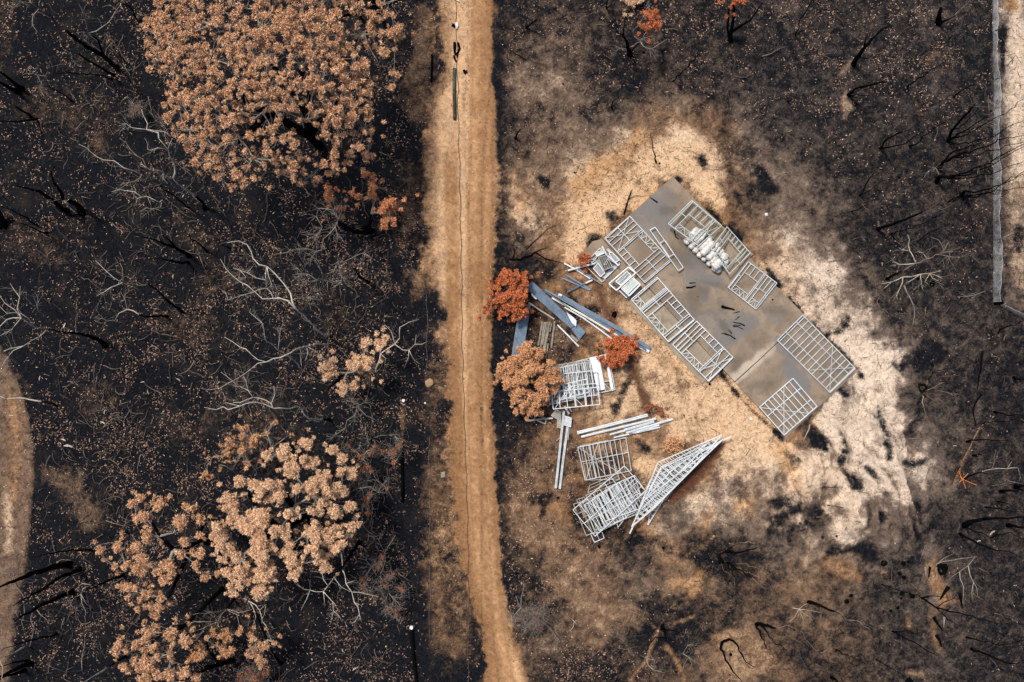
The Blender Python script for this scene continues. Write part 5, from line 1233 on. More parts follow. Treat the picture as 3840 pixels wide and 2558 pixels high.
for _ in range(9000):
    x = rg.uniform(520, 1420); y = rg.uniform(-80, 730)
    if not in_poly(np.array([x]), np.array([y]), CROWN)[0]: continue
    if any(math.dist((x, y), (a, b)) < c for a, b, c in HOLES): continue
    g_ = max(0, (y - 380) / 300) * 11; q_ = float(fbm(np.array([x / 70]), np.array([y / 70]), 77, 3)[0]) * 3 - 1.2
    if any(math.dist((x, y), (a, b)) < 27.5 + g_ * 1.0 + 5 * q_ for a, b, *_ in tf): continue
    d = math.dist((x, y), (960, 300)) / 430
    tf.append((x, y, rg.choice((11, 14, 18, 20, 24)) * rg.uniform(.85, 1.1), 13.5 - 4.2 * d * d + rg.uniform(-.5, .5)))
    if len(tf) >= 560: break
leafy('eucalyptus_tree', 'largest tree, its broad scorched tan crown filling the upper left over black trunks', (1200, 548),
      [[(1200, 548, 0), (1160, 510, 2.2), (1100, 475, 4.5), (1040, 440, 6.6), (1010, 420, 8.0)], [(1040, 440, 6.6), (960, 400, 8.6), (900, 360, 9.6)], [(1160, 510, 2.2), (1150, 430, 5.2), (1165, 360, 7.6), (1130, 260, 9.4)], [(1010, 420, 8.0), (930, 500, 8.6), (880, 540, 9.0)], [(1150, 430, 5.2), (1090, 330, 8.2), (1010, 230, 10)], [(1160, 510, 2.2), (1210, 440, 5.0), (1280, 360, 7.5)]],
      tf, 'leafA', dens=100, tip_r=.015, trunk_r=.42, seed=1, bias=.22, sub=.6, vary=.3)
leafy('eucalyptus_tree', 'smaller tan-leaved tree between the great crown and the top of the road', (1418, 50),
      [[(1418, 50, 0), (1400, 30, 3), (1408, -30, 6)], [(1400, 30, 3), (1440, 25, 4), (1510, -10, 7)], [(1400, 30, 3), (1340, 48, 5), (1280, 62, 7)], [(1340, 48, 5), (1385, 110, 6), (1370, 130, 6.5), (1305, 175, 7), (1255, 190, 7)]],
      clumps(Z1, '1140 160 62 1090 210 40 1260 130 55 1330 230 36 1110 290 42 1190 280 36 1260 290 45 1330 300 55 1070 370 36 1140 380 34 1190 440 30 1225 470 45 1295 395 24 1285 595 40 1320 620 30 1275 745 38 1040 300 20 990 250 24 1010 60 40 960 30 40 880 20 36 1000 110 26 1170 40 26', 6.5), 'leafA', dens=85, tip_r=.014, trunk_r=.2, seed=2, bias=.2)
leafy('eucalyptus_tree', 'low orange-leaved tree just below the great crown, near the road', (1392, 872),
      [[(1392, 872, 0), (1385, 850, 1.5), (1395, 800, 3)], [(1385, 850, 1.5), (1330, 860, 2.2), (1290, 840, 3.2), (1266, 828, 4)]],
      clumps(Y1, '1080 20 60 1100 80 36 740 120 42 735 160 30 770 225 45 945 165 28 990 195 32 1120 150 42 1130 200 30 1260 260 52 1310 285 40 1390 230 28 1200 320 36 1245 320 34 1235 385 36 1215 455 36 1300 395 26 1295 430 26 1060 210 20 900 230 20 1170 320 28 860 300 26', 4.5), 'leafT', dens=75, tip_r=.012, trunk_r=.2, seed=3, bias=.2)
E_T = '1100 70 34 1180 20 44 1150 50 36 1345 85 50 1330 40 24 1190 190 62 1640 95 42 1570 95 34 1540 210 68 1510 270 30 1675 195 50 1220 350 50 1160 420 50 1130 450 30 870 440 40 985 425 40 985 460 22 805 485 20 900 535 26 1310 320 30 1180 520 50 1230 570 60 1170 650 60 1130 620 40 1050 590 45 960 600 34 1520 490 44 1550 390 40 1700 320 46 1660 480 56 1430 600 74 1340 640 36 1375 700 48 1400 710 30 1650 575 42 1640 625 24 1750 670 46 1830 665 26 1050 780 60 1120 790 56 1080 850 30 1240 820 50 1215 840 34 1350 870 38 1180 945 34 1265 940 38 1330 935 36 1280 1010 46 1350 400 24 1250 300 24'
leafy('eucalyptus_tree', 'tan tufted tree at the lower left, standing left of the pale dense one', (772, 2035),
      [[(772, 2035, 0), (752, 2028, 1.5), (710, 2058, 4), (652, 2063, 6)], [(710, 2058, 4), (700, 2090, 4.5), (660, 2180, 6), (628, 2245, 6.5)], [(652, 2063, 6), (600, 2010, 7), (570, 1960, 7.5)], [(710, 2058, 4), (770, 1960, 5.5), (740, 1900, 7)]],
      clumps(V0, E_T, 7.6, (600, 2050), 1.2, 200), 'leafA', dens=105, tip_r=.015, trunk_r=.24, seed=4, bias=.18, sub=.44)
D1 = '1835 380 90 1800 340 40 1840 260 46 1800 240 30 1940 100 90 1900 40 60 1980 200 84 2130 180 60 2200 150 80 2100 290 70 2060 280 50 2180 400 130 1940 500 100 1880 540 50 2000 690 110 1940 640 70 2180 650 50 2200 560 60 1960 810 54 2180 820 56 2070 590 34'
D2 = '180 180 84 190 430 104 60 250 84 290 50 74 340 290 78 460 170 66 230 650 110 180 720 80 180 830 64 40 700 74 400 480 90 470 590 84 640 150 60 690 60 46 780 120 84 920 90 56 640 300 110 700 320 80 620 440 100 760 350 60 700 560 90 800 460 60 840 420 50 930 280 52 960 250 44 840 330 28 880 350 20 460 660 54 370 170 40 290 300 50 20 600 40'
D3 = '560 810 60 370 850 44 360 900 36 410 940 64 210 910 44 230 940 24 450 1030 76 600 980 66 530 950 36 640 980 30 770 870 54 850 940 54 850 1050 44 930 1070 54 730 1080 60 690 1180 90 780 1190 84 600 1200 90 490 1180 44 860 1220 44 150 1180 84 50 1150 70 300 1170 64 330 1240 74 240 1140 44 640 1120 44'
cD = (1030, 1990)
leafy('eucalyptus_tree', 'dense pale tan tree in the lower middle left, its black trunk shaded at the centre', (1152, 1930),
      [[(1152, 1930, 0), (1120, 1950, 2), (1080, 1975, 4), (1040, 1975, 5.5)], [(1080, 1975, 4), (1100, 1900, 6), (1066, 1850, 7)], [(1040, 1975, 5.5), (960, 2050, 7)], [(1080, 1975, 4), (1110, 2060, 6), (1130, 2130, 7)], [(1040, 1975, 5.5), (960, 1900, 7), (930, 1850, 7.5)], [(1110, 2060, 6), (1230, 2020, 7)]],
      clumps(V0, D1, 9, cD, 1.6, 260) + clumps(V1, D2, 9, cD, 1.6, 260) + clumps(X1, D3, 9, cD, 1.6, 260), 'leafB', dens=125, tip_r=.016, trunk_r=.34, seed=5, bias=.2, sub=.46)
leafy('eucalyptus_tree', 'thin tan-tufted tree along the bottom left, leaning from a long black trunk', (835, 2206),
      [[(835, 2206, 0), (770, 2270, 3), (696, 2345, 6), (660, 2370, 6.5)], [(696, 2345, 6), (640, 2350, 7), (560, 2420, 7.5)]],
      clumps(V0, '1040 1180 34 1030 1220 34 1180 1165 22 1265 1150 44 1240 1195 46 1430 1140 50 1480 1130 34 1570 1170 40 1540 1210 40 1600 1210 34 1440 1195 30 1130 1270 50 960 1310 48 1070 1300 24 1200 1290 30 1290 1260 44 1330 1240 24 1480 1230 30 1560 1260 30 1350 1340 38 1415 1340 36 1210 1380 40 1150 1400 34 1040 1440 46 1060 1480 34 1150 1460 50 1250 1440 54 1300 1420 34 1280 1500 64 1230 1540 50 1400 1500 54 1440 1520 40 1570 1470 50 1530 1510 50 1640 1540 40 1200 1530 44', 7.0), 'leafA', dens=100, tip_r=.014, trunk_r=.2, seed=6, bias=.16, sub=.42)
leafy('eucalyptus_tree', 'sparse tan and rust tree just above the bottom edge, left of the charred pole', (876, 2474),
      [[(876, 2474, 0), (830, 2492, 2), (770, 2500, 4)], [(830, 2492, 2), (780, 2440, 4.6), (775, 2400, 5.2)]],
      clumps(V0, '1680 1270 40 1700 1310 40 1640 1360 50 1600 1370 34 1690 1350 34 1890 1200 50 1860 1180 30 1960 1280 40 1880 1310 44 1900 1330 34 1790 1125 26 1800 1160 24 2010 1150 28 2015 1120 20', 5.6), 'leafP', dens=85, tip_r=.014, trunk_r=.2, seed=7, bias=.18)
leafy('eucalyptus_tree', 'small tan tree of few tufts in a shaded pit at the bottom left', (1052, 2490),
      [[(1052, 2490, 0), (1020, 2450, 2.4), (1000, 2400, 4.5), (960, 2300, 5.6)], [(1020, 2450, 2.4), (960, 2420, 4.4)]],
      clumps(V0, '2100 1230 34 2130 1210 26 2110 1340 50 2080 1320 26 2200 1290 44 2230 1260 34 2190 1390 48 2200 1420 24', 5.0) + clumps(V1, '300 1220 26 85 1330 24', 5.0), 'leafA', dens=95, tip_r=.016, trunk_r=.17, seed=8, bias=.2)
leafy('eucalyptus_tree', 'pale cream-tufted small tree left of the road, above the fallen pole', (1268, 1430),
      [[(1268, 1430, 0), (1275, 1415, 2), (1300, 1400, 4)], [(1275, 1415, 2), (1230, 1460, 4)]],
      clumps(X1, '1010 110 70 960 170 60 1060 180 60 1080 110 44 1010 200 40 760 150 50 790 210 50 700 190 44 740 240 44 850 320 46 880 340 34 950 330 44 860 390 34 780 120 40', 4.8) + clumps(Y1, '1040 1430 46 1080 1410 34 1190 1420 54 1220 1380 34 1180 1470 40', 4.8), 'leafB', dens=95, tip_r=.016, trunk_r=.17, seed=9, bias=.2)
leafy('dead_shrub', 'rust-tipped twiggy shrub right of the dense pale tree', (1372, 1620),
      [[(1372, 1620, 0), (1395, 1645, 1.6), (1380, 1690, 2.6)], [(1395, 1645, 1.6), (1430, 1650, 2.6), (1480, 1635, 3.4)]],
      clumps(X1, '905 835 18 1115 870 36 1200 880 28 1300 885 32 1270 900 20 1345 830 34 1360 800 16 1030 920 34 1085 900 24 1035 1030 36 1070 1010 26 1100 1050 24 975 1100 34 1060 1290 34 1090 1250 24 1050 1330 24 1140 840 20 1230 1200 20 1080 1400 26 1290 970 24', 3.4), 'leafR', dens=60, tip_r=.014, trunk_r=.10, seed=10, bias=.12, cat='shrub', branchm='greywood', twigs=260)
leafy('dead_shrub', 'orange-tufted twiggy shrub above the dense pale tree, left of the curled white limb', (1120, 1700),
      [[(1120, 1700, 0), (1100, 1680, 2), (1060, 1650, 4)]],
      clumps(X1, '40 755 34 130 780 40 165 760 26 120 830 30 15 870 40 225 730 20 270 850 22 265 655 14 440 740 18', 5) + clumps(X0, '2030 720 34 2050 750 30 1925 780 24 1930 830 44 1910 880 34 1975 830 22 2140 770 40 2130 820 30 2175 770 22 2040 870 38 2080 670 20 1960 670 16 1860 930 18 1915 960 20 1980 965 18 1730 940 14 1725 1070 24 2085 990 26', 5), 'leafP', dens=85, tip_r=.013, trunk_r=.12, seed=11, bias=.15, cat='shrub', twigs=60)
leafy('dead_shrub', 'dull rust shrub with bare looping twigs by the charred pole with the pale cap', (1440, 2190),
      [[(1440, 2190, 0), (1425, 2160, 1.2), (1400, 2120, 2.2)], [(1425, 2160, 1.2), (1480, 2200, 2)]],
      clumps(V1, '1150 600 34 1180 560 24 1040 690 28 1060 740 20 1200 500 24 1240 690 34 1290 670 24 1340 800 30 1370 790 24 1230 750 20 1250 960 22 1320 960 24 1300 1020 20 1200 720 20 1030 770 24', 2.2), 'leafR', dens=45, tip_r=.012, trunk_r=.08, seed=12, bias=.1, cat='shrub', branchm='greywood', twigs=300)
leafy('dead_shrub', 'grey-green mossy bush below the white dead limbs', (1390, 2275), [[(1390, 2275, 0), (1388, 2262, .6)]],
      clumps(V1, '1060 850 46 1100 890 50 1050 890 34 1120 850 34 1010 820 24 1090 930 24', 1.0), 'leafG' if 'leafG' in M else 'leafR', dens=50, tip_r=.01, trunk_r=.06, seed=13, cat='shrub', branchm='greywood', twigs=260) if False else None
leafy('dead_shrub', 'reddish twiggy shrub at the bottom edge left of the small shaded tree', (960, 2560), [[(960, 2560, 0), (955, 2540, 1)]],
      clumps(V1, '60 1490 50 120 1540 50 20 1540 44 150 1500 34', 1.8) + clumps(V0, '2080 1500 34 2180 1530 40 2230 1490 34', 1.8), 'leafR', dens=45, tip_r=.012, trunk_r=.08, seed=14, cat='shrub', branchm='greywood', twigs=200)
leafy('dead_shrub', 'faint rust twigs on the dark ground left of the great crown', (500, 420), [[(500, 420, 0), (498, 410, .8)]],
      clumps(Z0, '1110 910 36 1160 900 30 1190 930 30 1120 940 24', 1.2), 'leafR', dens=26, tip_r=.01, trunk_r=.05, seed=15, cat='shrub', branchm='greywood', twigs=120)
# --- orange bushes around the building materials
ZL = ZM(1820, 980, 4.0733); ZMb = ZM(1840, 1250, 2.42)
leafy('bush', 'vivid orange-red bush between the road and the blue roof sheets', (1925, 1090),
      [[(1925, 1090, 0), (1925, 1085, .8)], [(1925, 1085, .8), (1950, 1030, 1.8), (1948, 1012, 2.0)]],
      clumps(ZL, '330 180 60 270 230 60 400 220 50 480 240 60 560 220 60 610 190 44 600 270 60 200 310 60 280 330 80 380 310 80 470 330 80 560 340 70 620 340 50 150 400 50 90 410 30 210 420 40 420 400 60 520 420 70 320 520 80 400 520 90 480 520 80 570 540 70 600 600 44 240 570 70 160 610 50 60 610 36 30 640 40 60 710 40 300 610 70 400 620 80 500 620 70 560 640 60 250 690 40 330 700 60 430 720 70 520 720 70 590 740 50 260 790 44 330 790 50 450 800 60 540 810 60 590 840 40 480 860 50 430 890 40', 2.2, (1925, 1105), .8, 100), 'leafO', dens=150, size=(.26, .075), tip_r=.012, trunk_r=.09, seed=20, cat='bush', sub=.36, vary=.35)
leafy('bush', 'dusty salmon-tan bush overhanging the blue sheets and the frame heap', (1985, 1450),
      [[(1985, 1450, 0), (1985, 1442, 1.0), (1990, 1420, 1.8)], [(1985, 1442, 1.0), (2030, 1410, 2.2)]],
      clumps(ZMb, '320 110 34 330 170 50 260 150 30 430 170 44 440 210 34 380 200 40 300 220 60 220 240 50 170 290 50 100 300 40 80 350 34 60 380 24 130 400 50 200 330 50 330 290 70 390 270 60 420 330 60 350 360 60 290 370 50 270 440 60 200 460 50 140 480 40 220 500 40 310 430 40 530 280 36 600 380 46 540 370 50 480 380 50 460 440 44 540 430 56 600 440 40 590 500 34 450 490 44 500 520 44 490 570 40 460 630 40 440 590 34 230 560 44 280 540 50 210 600 40 260 600 50 340 560 50 390 590 50 400 640 40 320 640 44 300 700 40 360 690 44 400 720 34 290 660 30 350 740 20', 2.8, (1975, 1430), .9, 110), 'leafP', dens=150, size=(.28, .075), tip_r=.012, trunk_r=.10, seed=21, cat='bush', sub=.38, vary=.35)
leafy('bush', 'small vivid red-orange bush over the end of the blue gutter bundle', (2322, 1325), [[(2322, 1325, 0), (2322, 1318, .6)]],
      clumps(ZK, '850 645 24 880 640 40 920 620 44 960 610 50 1010 620 44 1050 640 40 1070 660 24 900 690 44 950 680 54 1010 680 54 880 740 44 930 740 54 990 730 50 1030 710 30 890 790 44 940 790 50 980 770 40 880 830 30 930 830 44 970 810 30 820 800 24 815 820 20 850 760 20', 1.5, (2320, 1320), .5, 60), 'leafO', dens=160, size=(.24, .07), tip_r=.01, trunk_r=.07, seed=22, cat='bush', sub=.34, vary=.3)
leafy('bush', 'small rust bush pressed against the toppled window pile', (2195, 978), [[(2195, 978, 0), (2195, 976, .3)]],
      clumps(ZN, '340 270 34 390 260 44 440 260 44 460 290 34 350 310 44 400 310 50 450 320 30 340 350 30 390 350 34', .6), 'leafO', dens=120, size=(.2, .06), tip_r=.01, trunk_r=.05, seed=23, cat='bush', sub=.3, vary=.2)
leafy('bush', 'low rusty bush fading into the soot at the beams\' east end', (2450, 1545), [[(2450, 1545, 0), (2450, 1543, .2)]],
      clumps(ZO, '985 20 24 1010 10 30 1050 20 34 1090 40 30 1110 70 24 1060 60 24 1000 40 20', .35), 'leafR', dens=120, size=(.2, .06), tip_r=.01, trunk_r=.04, seed=24, cat='bush', sub=.3, vary=.15)
leafy('bush', 'low dusty pink bush between the beams and the trusses', (2515, 1675), [[(2515, 1675, 0), (2515, 1673, .2)]],
      clumps(ZQ, '350 130 40 400 110 40 440 140 40 390 170 40 430 190 34 460 120 30 340 170 34 370 200 30', .45), 'leafP', dens=38, size=(.22, .06), tip_r=.01, trunk_r=.04, seed=25, cat='bush', sub=.34, vary=.15)
leafy('sapling', 'small orange-leaved sapling on the dark ground at the top centre right', (2358, 205),
      [[(2358, 205, 0), (2390, 168, 1.5), (2410, 135, 2.6), (2435, 95, 3.6)]],
      clumps(Z2, '1180 95 30 1210 120 34 1250 110 28 1165 150 26 1200 160 34 1240 140 26 1200 215 34 1180 240 26 1240 225 26 1275 205 28 1280 230 20 1220 180 24', 4.0), 'leafO', dens=110, tip_r=.014, trunk_r=.06, seed=26, cat='tree', branchm='brown', bias=.2, sub=.34, vary=.3)
leafy('sapling', 'black stemmed sapling with an orange tip at the top right of centre', (2740, 158),
      [[(2740, 158, 0), (2742, 120, 1.0), (2752, 60, 2.6), (2752, 20, 3.6)], [(2740, 158, 0), (2728, 110, 1.2), (2734, 30, 3.4)], [(2742, 120, 1.0), (2815, 75, 2.6), (2860, 10, 4.2)]],
      clumps(Z2, '1900 20 26 1915 45 26 1945 10 30 1990 5 26 1930 30 20', 4.2), 'leafO', dens=110, tip_r=.02, trunk_r=.16, seed=27, cat='tree', branchm='black', bias=.2, sub=.34, vary=.3)
leafy('bush', 'pale straw bush at the top edge left of the orange sapling', (2375, 12), [[(2375, 12, 0), (2375, 10, .2)]],
      clumps(Z2, '1020 10 30 1060 5 40 1100 15 36 1130 5 24 1050 40 26 1030 35 20', .6), 'leafB', dens=120, size=(.2, .06), tip_r=.01, trunk_r=.04, seed=28, cat='bush', sub=.3, vary=.15)
leafy('twiggy_bush', 'leafless grey bush with curling twigs at the bottom right of the road', (2100, 2405),
      [[(2100, 2405, 0), (2056, 2349, 1.0), (1989, 2304, 2.0), (1953, 2280, 2.4)], [(1953, 2280, 2.4), (1942, 2260, 2.7), (1935, 2235, 3.0)], [(1953, 2280, 2.4), (1955, 2240, 2.8), (1968, 2190, 3.4)]],
      clumps(V2, '200 1000 90 260 1010 90 150 1060 80 250 1080 80 90 1040 60 320 1000 60 300 940 40 200 1120 60 130 960 40 60 1000 40', 2.6), 'leafR', dens=3, size=(.16, .05), tip_r=.012, trunk_r=.07, seed=29, cat='bush', branchm='greywood', trunkm='greywood', bias=.1, sub=.5, twigs=420)

# ------------------------------------------------------------------ burnt and bleached trees
KM = {'k': 'black', 'p': 'pale', 'w': 'white_wood', 'g': 'greywood', 'b': 'brown'}
def rough(P, rr, amp=.045, seg=.55):
    out = [P[0]]
    for a, b in zip(P[:-1], P[1:]):
        L = (b - a).length; n = max(1, int(L / seg))
        for i in range(1, n + 1):
            q = a.lerp(b, i / n)
            if i < n: q = q + Vector((rr.gauss(0, 1), rr.gauss(0, 1), rr.gauss(0, .5))) * amp * min(1.5, L)
            out.append(q)
    return out
def dead(label, z, limbs, twigs=0, hmax=12, group=None, name='burnt_tree', cat='tree', lie=False, tw=None, lab_parts=None):
    """limbs: (kind, width in crop pixels, 'x y x y ...'); the first limb starts at the tree's foot"""
    rr = random.Random(hash(label) % 1 if False else sum(ord(c) * (i + 1) for i, c in enumerate(label)) % 99991)
    nodes = []; byk = {}; foot = None; tips = []
    for li, (k, w, s) in enumerate(limbs):
        v = [float(x) for x in s.split()]; pts = [z((v[i], v[i + 1])) for i in range(0, len(v), 2)]
        if foot is None: foot = pts[0]; nodes.append((pts[0], gz(*pts[0]) - (0 if lie else .05))); P = [W(*pts[0], nodes[0][1])]; hp = nodes[0][1]; prev = pts[0]
        else:
            j = min(range(len(nodes)), key=lambda i: math.dist(nodes[i][0], pts[0]) - (.001 * i)); hp = nodes[j][1]; prev = nodes[j][0]
            if math.dist(prev, pts[0]) > 30: pts = [prev] + pts; 
            P = [W(*prev, hp)]; 
        for p in pts[1:]:
            d = math.dist(p, prev) * S
            if lie: h = gz(*p) + .1 + .05 * rr.random()
            else: h = min(hmax, max(stand_h(p, foot, hmax), hp + .12 * d, hp * .9))
            P.append(W(*p, h)); nodes.append((p, h)); hp = h; prev = p
        r0 = w * .0056 * (1.22 if k == 'k' and not lie else 1.0) * (1 if lie else (H - hp * .5) / H)
        Q = rough(P, rr, .035 if w > 12 else .05); n = len(Q)
        e = .62 if (li == 0 and len(limbs) > 1) else .28
        r0 = r0 * (.80 if k in 'wpg' else 1)
        rad = [max(.008, r0 * (1 - (1 - e) * (i / (n - 1)) ** .9)) for i in range(n)]
        if li == 0 and not lie: rad[0] *= 1.35
        mb = byk.setdefault(k, MB()); mb.tube(Q, rad, 8 if r0 > .08 else 6 if r0 > .03 else 4)
        tips.append((Q, k, r0))
    tk = limbs[0][0]; tm = MB(); nt = 0
    for i in range(int(twigs * 1.1)):
        Q, k, r0 = tips[rr.randrange(len(tips))]
        if k == tk and len(byk) > 1 and rr.random() < .8: continue
        if len(Q) < 3: continue
        f = rr.uniform(.35, 1.0) ; q = min(len(Q) - 2, int(f * (len(Q) - 1))); a = Q[q]; d = (Q[q + 1] - a).normalized()
        d = (d + Vector((rr.gauss(0, .8), rr.gauss(0, .8), rr.gauss(0, .35)))).normalized(); L = rr.uniform(.5, 1.7)
        pl = [a]
        for s in range(4):
            d = (d + Vector((rr.gauss(0, .22), rr.gauss(0, .22), rr.gauss(0, .15)))).normalized(); pl.append(pl[-1] + d * L / 4)
        if pl[-1].z < .1: continue
        tm.tube(pl, [.011, .009, .008, .006, .004], 3, cap=False)
        if rr.random() < .6:
            d2 = (d + Vector((rr.gauss(0, .7), rr.gauss(0, .7), 0))).normalized(); tm.tube([pl[2], pl[2] + d2 * L * .2, pl[2] + d2 * L * .45], [.011, .008, .005], 3, cap=False)
        nt += 1
    if len(byk) == 1 and not nt:
        return solo(name, byk[tk], M[KM[tk]], label, cat, group, smooth=True)
    t = thing(name, label, cat, W(*foot, gz(*foot)), group)
    nm = {'k': 'trunk', 'p': 'branches', 'w': 'branches', 'g': 'branches', 'b': 'branches'}
    for k, mb in byk.items(): part('trunk' if k == tk else 'branches', mb, M[KM[k]], t, smooth=True)
    if nt: part('twigs', tm, M[{'white_wood': 'greywood', 'pale': 'greywood'}.get(KM[tw or ([k for k in byk if k != tk] or [tk])[0]], KM[tw or ([k for k in byk if k != tk] or [tk])[0]])], t, smooth=False)
    return t
GL = 'burnt trees standing in the black forest on the left'
GR = 'burnt saplings leaning over the black ground on the right'
dead('thick black forked trunk with a bleached arching limb at the upper left', Z0, [('k', 34, '985 570 870 470 720 390 560 260'), ('k', 20, '900 490 820 330 740 280'), ('g', 12, '740 280 700 270 640 275'), ('p', 10, '740 280 810 262 900 200 960 110 1020 30'), ('g', 9, '740 280 715 160 690 60')], 26, group=GL)
dead('black leaning trunk just below the forked one at the upper left', Z0, [('k', 20, '962 636 850 570 740 510 660 450'), ('g', 6, '740 510 620 520 500 540')], 10, group=GL)
dead('slender black trunk lying nearly level below the forked ones at the upper left', Z0, [('k', 14, '940 662 800 630 690 620 560 605 450 622')], 8, group=GL)
dead('very thick black trunk leaving the left edge, upper of the pair', Z0, [('k', 30, '190 745 110 690 0 605 -60 560')], 0, group=GL)
dead('very thick black trunk leaving the left edge, lower of the pair', Z0, [('k', 40, '150 770 60 725 -20 680 -80 640')], 0, group=GL)
dead('thin dead tree with a pale fork above a black stem near the left edge', Z0, [('k', 12, '604 852 540 800 480 765 400 720'), ('g', 9, '400 720 350 680 310 630 300 590'), ('g', 6, '350 680 345 730 330 760'), ('g', 6, '310 635 400 640 200 620')], 22, group=GL)
dead('sinuous black trunk curving up to the top edge beside the great crown', Z0, [('k', 24, '1292 244 1225 205 1150 165 1120 95 1085 50 1030 28')], 6, group=GL)
dead('black trunk entering from the top edge left of the great crown', Z0, [('k', 22, '1374 96 1330 40 1290 -10 1260 -50')], 0, group=GL)
dead('short thin black stick trunk right of the forked one at upper left', Z0, [('k', 11, '1048 522 990 450 948 404')], 0, group=GL)
dead('black stem bent flat along the left edge below the pair', Z0, [('k', 16, '312 1000 240 1010 150 1022 0 1018 -40 1018')], 0, group=GL)
dead('brown-barked dead stem rising to the left edge below the thick pair', Z0, [('k', 18, '262 985 235 955 190 935 130 895'), ('b', 10, '130 895 70 820 0 740 -30 700')], 6, group=GL)
dead('pale tan dead limbs arching in the top left corner', Z0, [('g', 10, '418 125 380 100 330 72'), ('p', 10, '330 72 270 35 180 12 80 -10'), ('p', 8, '345 85 300 105 275 135 274 215 318 272'), ('p', 5, '130 10 120 60 60 110')], 20, group=GL)
dead('tall bleached tree with crooked white limbs left of the great crown', Z0, [('k', 26, '1722 1756 1700 1700 1640 1646'), ('w', 26, '1640 1646 1580 1606 1500 1550 1455 1500'), ('w', 22, '1455 1500 1472 1450 1468 1390 1425 1310 1412 1255 1335 1165'), ('w', 15, '1335 1165 1330 1115 1230 1088 1240 1040 1200 960 1190 920'), ('w', 9, '1230 1088 1150 1080 1100 1070 1060 1040 1020 1042'), ('p', 8, '1385 1250 1320 1243 1270 1262 1240 1258 1238 1200 1215 1160'), ('w', 11, '1412 1262 1425 1210 1450 1160'), ('w', 8, '1280 1095 1380 1105 1430 1145'), ('g', 6, '1430 1145 1380 1060 1350 990 1290 920'), ('w', 18, '1450 1500 1370 1445 1230 1410 1180 1370'), ('g', 8, '1270 1415 1200 1335 1150 1310 1060 1200 1000 1160'), ('w', 8, '1370 1450 1370 1500 1410 1545')], 60, group=GL)
dead('slim dead tree with black foot and zigzag white stem left of the crooked white one', Y0, [('k', 13, '1590 292 1520 240 1450 178 1330 95'), ('g', 9, '1330 95 1240 40 1190 5'), ('w', 10, '1190 5 1140 -15 1040 -45 960 -105 870 -112 820 -135 750 -188 735 -210 660 -245'), ('w', 5, '740 -185 742 -240'), ('p', 8, '1185 0 1180 35 1080 80 1010 130 940 155')], 34, group=GL)
dead('twisted fallen white limb ending in curled twigs, below the slim white one', Y0, [('g', 9, '1430 320 1400 260 1365 225'), ('w', 12, '1365 225 1340 245 1290 220 1240 195 1190 200'), ('w', 8, '1190 200 1130 155 1050 145 940 155'), ('w', 8, '1195 200 1150 215 1145 270'), ('p', 8, '1360 240 1350 285 1280 300 1230 290 1170 325'), ('p', 5, '1240 220 1270 280')], 30, hmax=3, group=GL)
dead('massive curved black trunk with a stub at the left below the thick pair', Y0, [('k', 44, '690 335 660 275 600 240 530 215'), ('k', 26, '530 215 515 160 450 75 430 0 460 -60'), ('p', 10, '500 228 545 245 585 215'), ('g', 8, '500 235 430 240 300 215')], 16, group=GL)
dead('massive black trunk beside the curved one, fading into thin brown tips', Y0, [('k', 36, '565 318 490 270 400 200 330 150'), ('k', 18, '330 150 230 125 120 100'), ('b', 9, '120 100 60 75 -30 65')], 14, group=GL)
dead('thin black stem bending left under the massive curved trunk', Y0, [('k', 11, '692 347 640 345 500 380 400 412 300 402')], 6, group=GL)
dead('short stout black trunk low at the left edge, upper right of its neighbour', Y0, [('k', 16, '402 502 370 500 310 478 220 430 150 412')], 0, group=GL)
dead('black trunk stretching to the left edge behind the short stout one', Y0, [('k', 15, '318 442 250 400 150 340 80 300 -20 265')], 8, group=GL)
dead('broad black shadowed stump at the very left edge, a third of the way down', Y0, [('k', 60, '30 440 10 400 -10 340 -40 300'), ('g', 8, '10 380 60 330 110 355')], 4, group=GL)
dead('double black trunk in the middle of the left forest, thicker fork', Y0, [('k', 28, '1582 694 1530 660 1470 622 1360 585'), ('k', 14, '1360 585 1280 555 1200 535 1120 500'), ('k', 18, '1470 622 1420 560 1370 515'), ('b', 8, '1120 500 1060 470 980 450')], 14, group=GL)
dead('straight black trunk right of the double one', Y0, [('k', 17, '1745 662 1700 620 1650 575 1570 508')], 0, group=GL)
dead('flat lying black branch under the double trunk', Y0, [('k', 20, '1585 752 1500 745 1400 728'), ('k', 8, '1400 728 1320 712 1240 718')], 6, group=GL)
dead('small hooked black stem right of the straight trunk', Y0, [('k', 11, '1926 627 1870 605 1842 560')], 0, group=GL)
dead('black stem carrying a pale sideways fork, left forest centre', Y0, [('k', 18, '1532 1168 1470 1120 1370 1030 1310 970 1240 930'), ('w', 12, '1212 915 1130 930 1030 920 960 880 890 820 850 780 800 732'), ('w', 11, '1010 925 930 960 870 1000 812 1030'), ('g', 7, '1212 915 1180 870 1120 820'), ('g', 5, '1080 790 1040 740 990 705')], 30, group=GL)
dead('short curled pale limb on a black stub, below the sideways fork', Y0, [('k', 18, '1405 1200 1320 1205 1240 1205 1170 1188'), ('p', 16, '1170 1188 1120 1155 1070 1143 1000 1175 965 1235'), ('g', 7, '1075 1145 1050 1060 1010 990'), ('g', 6, '960 1230 900 1240 860 1215 790 1255')], 16, hmax=5, group=GL)
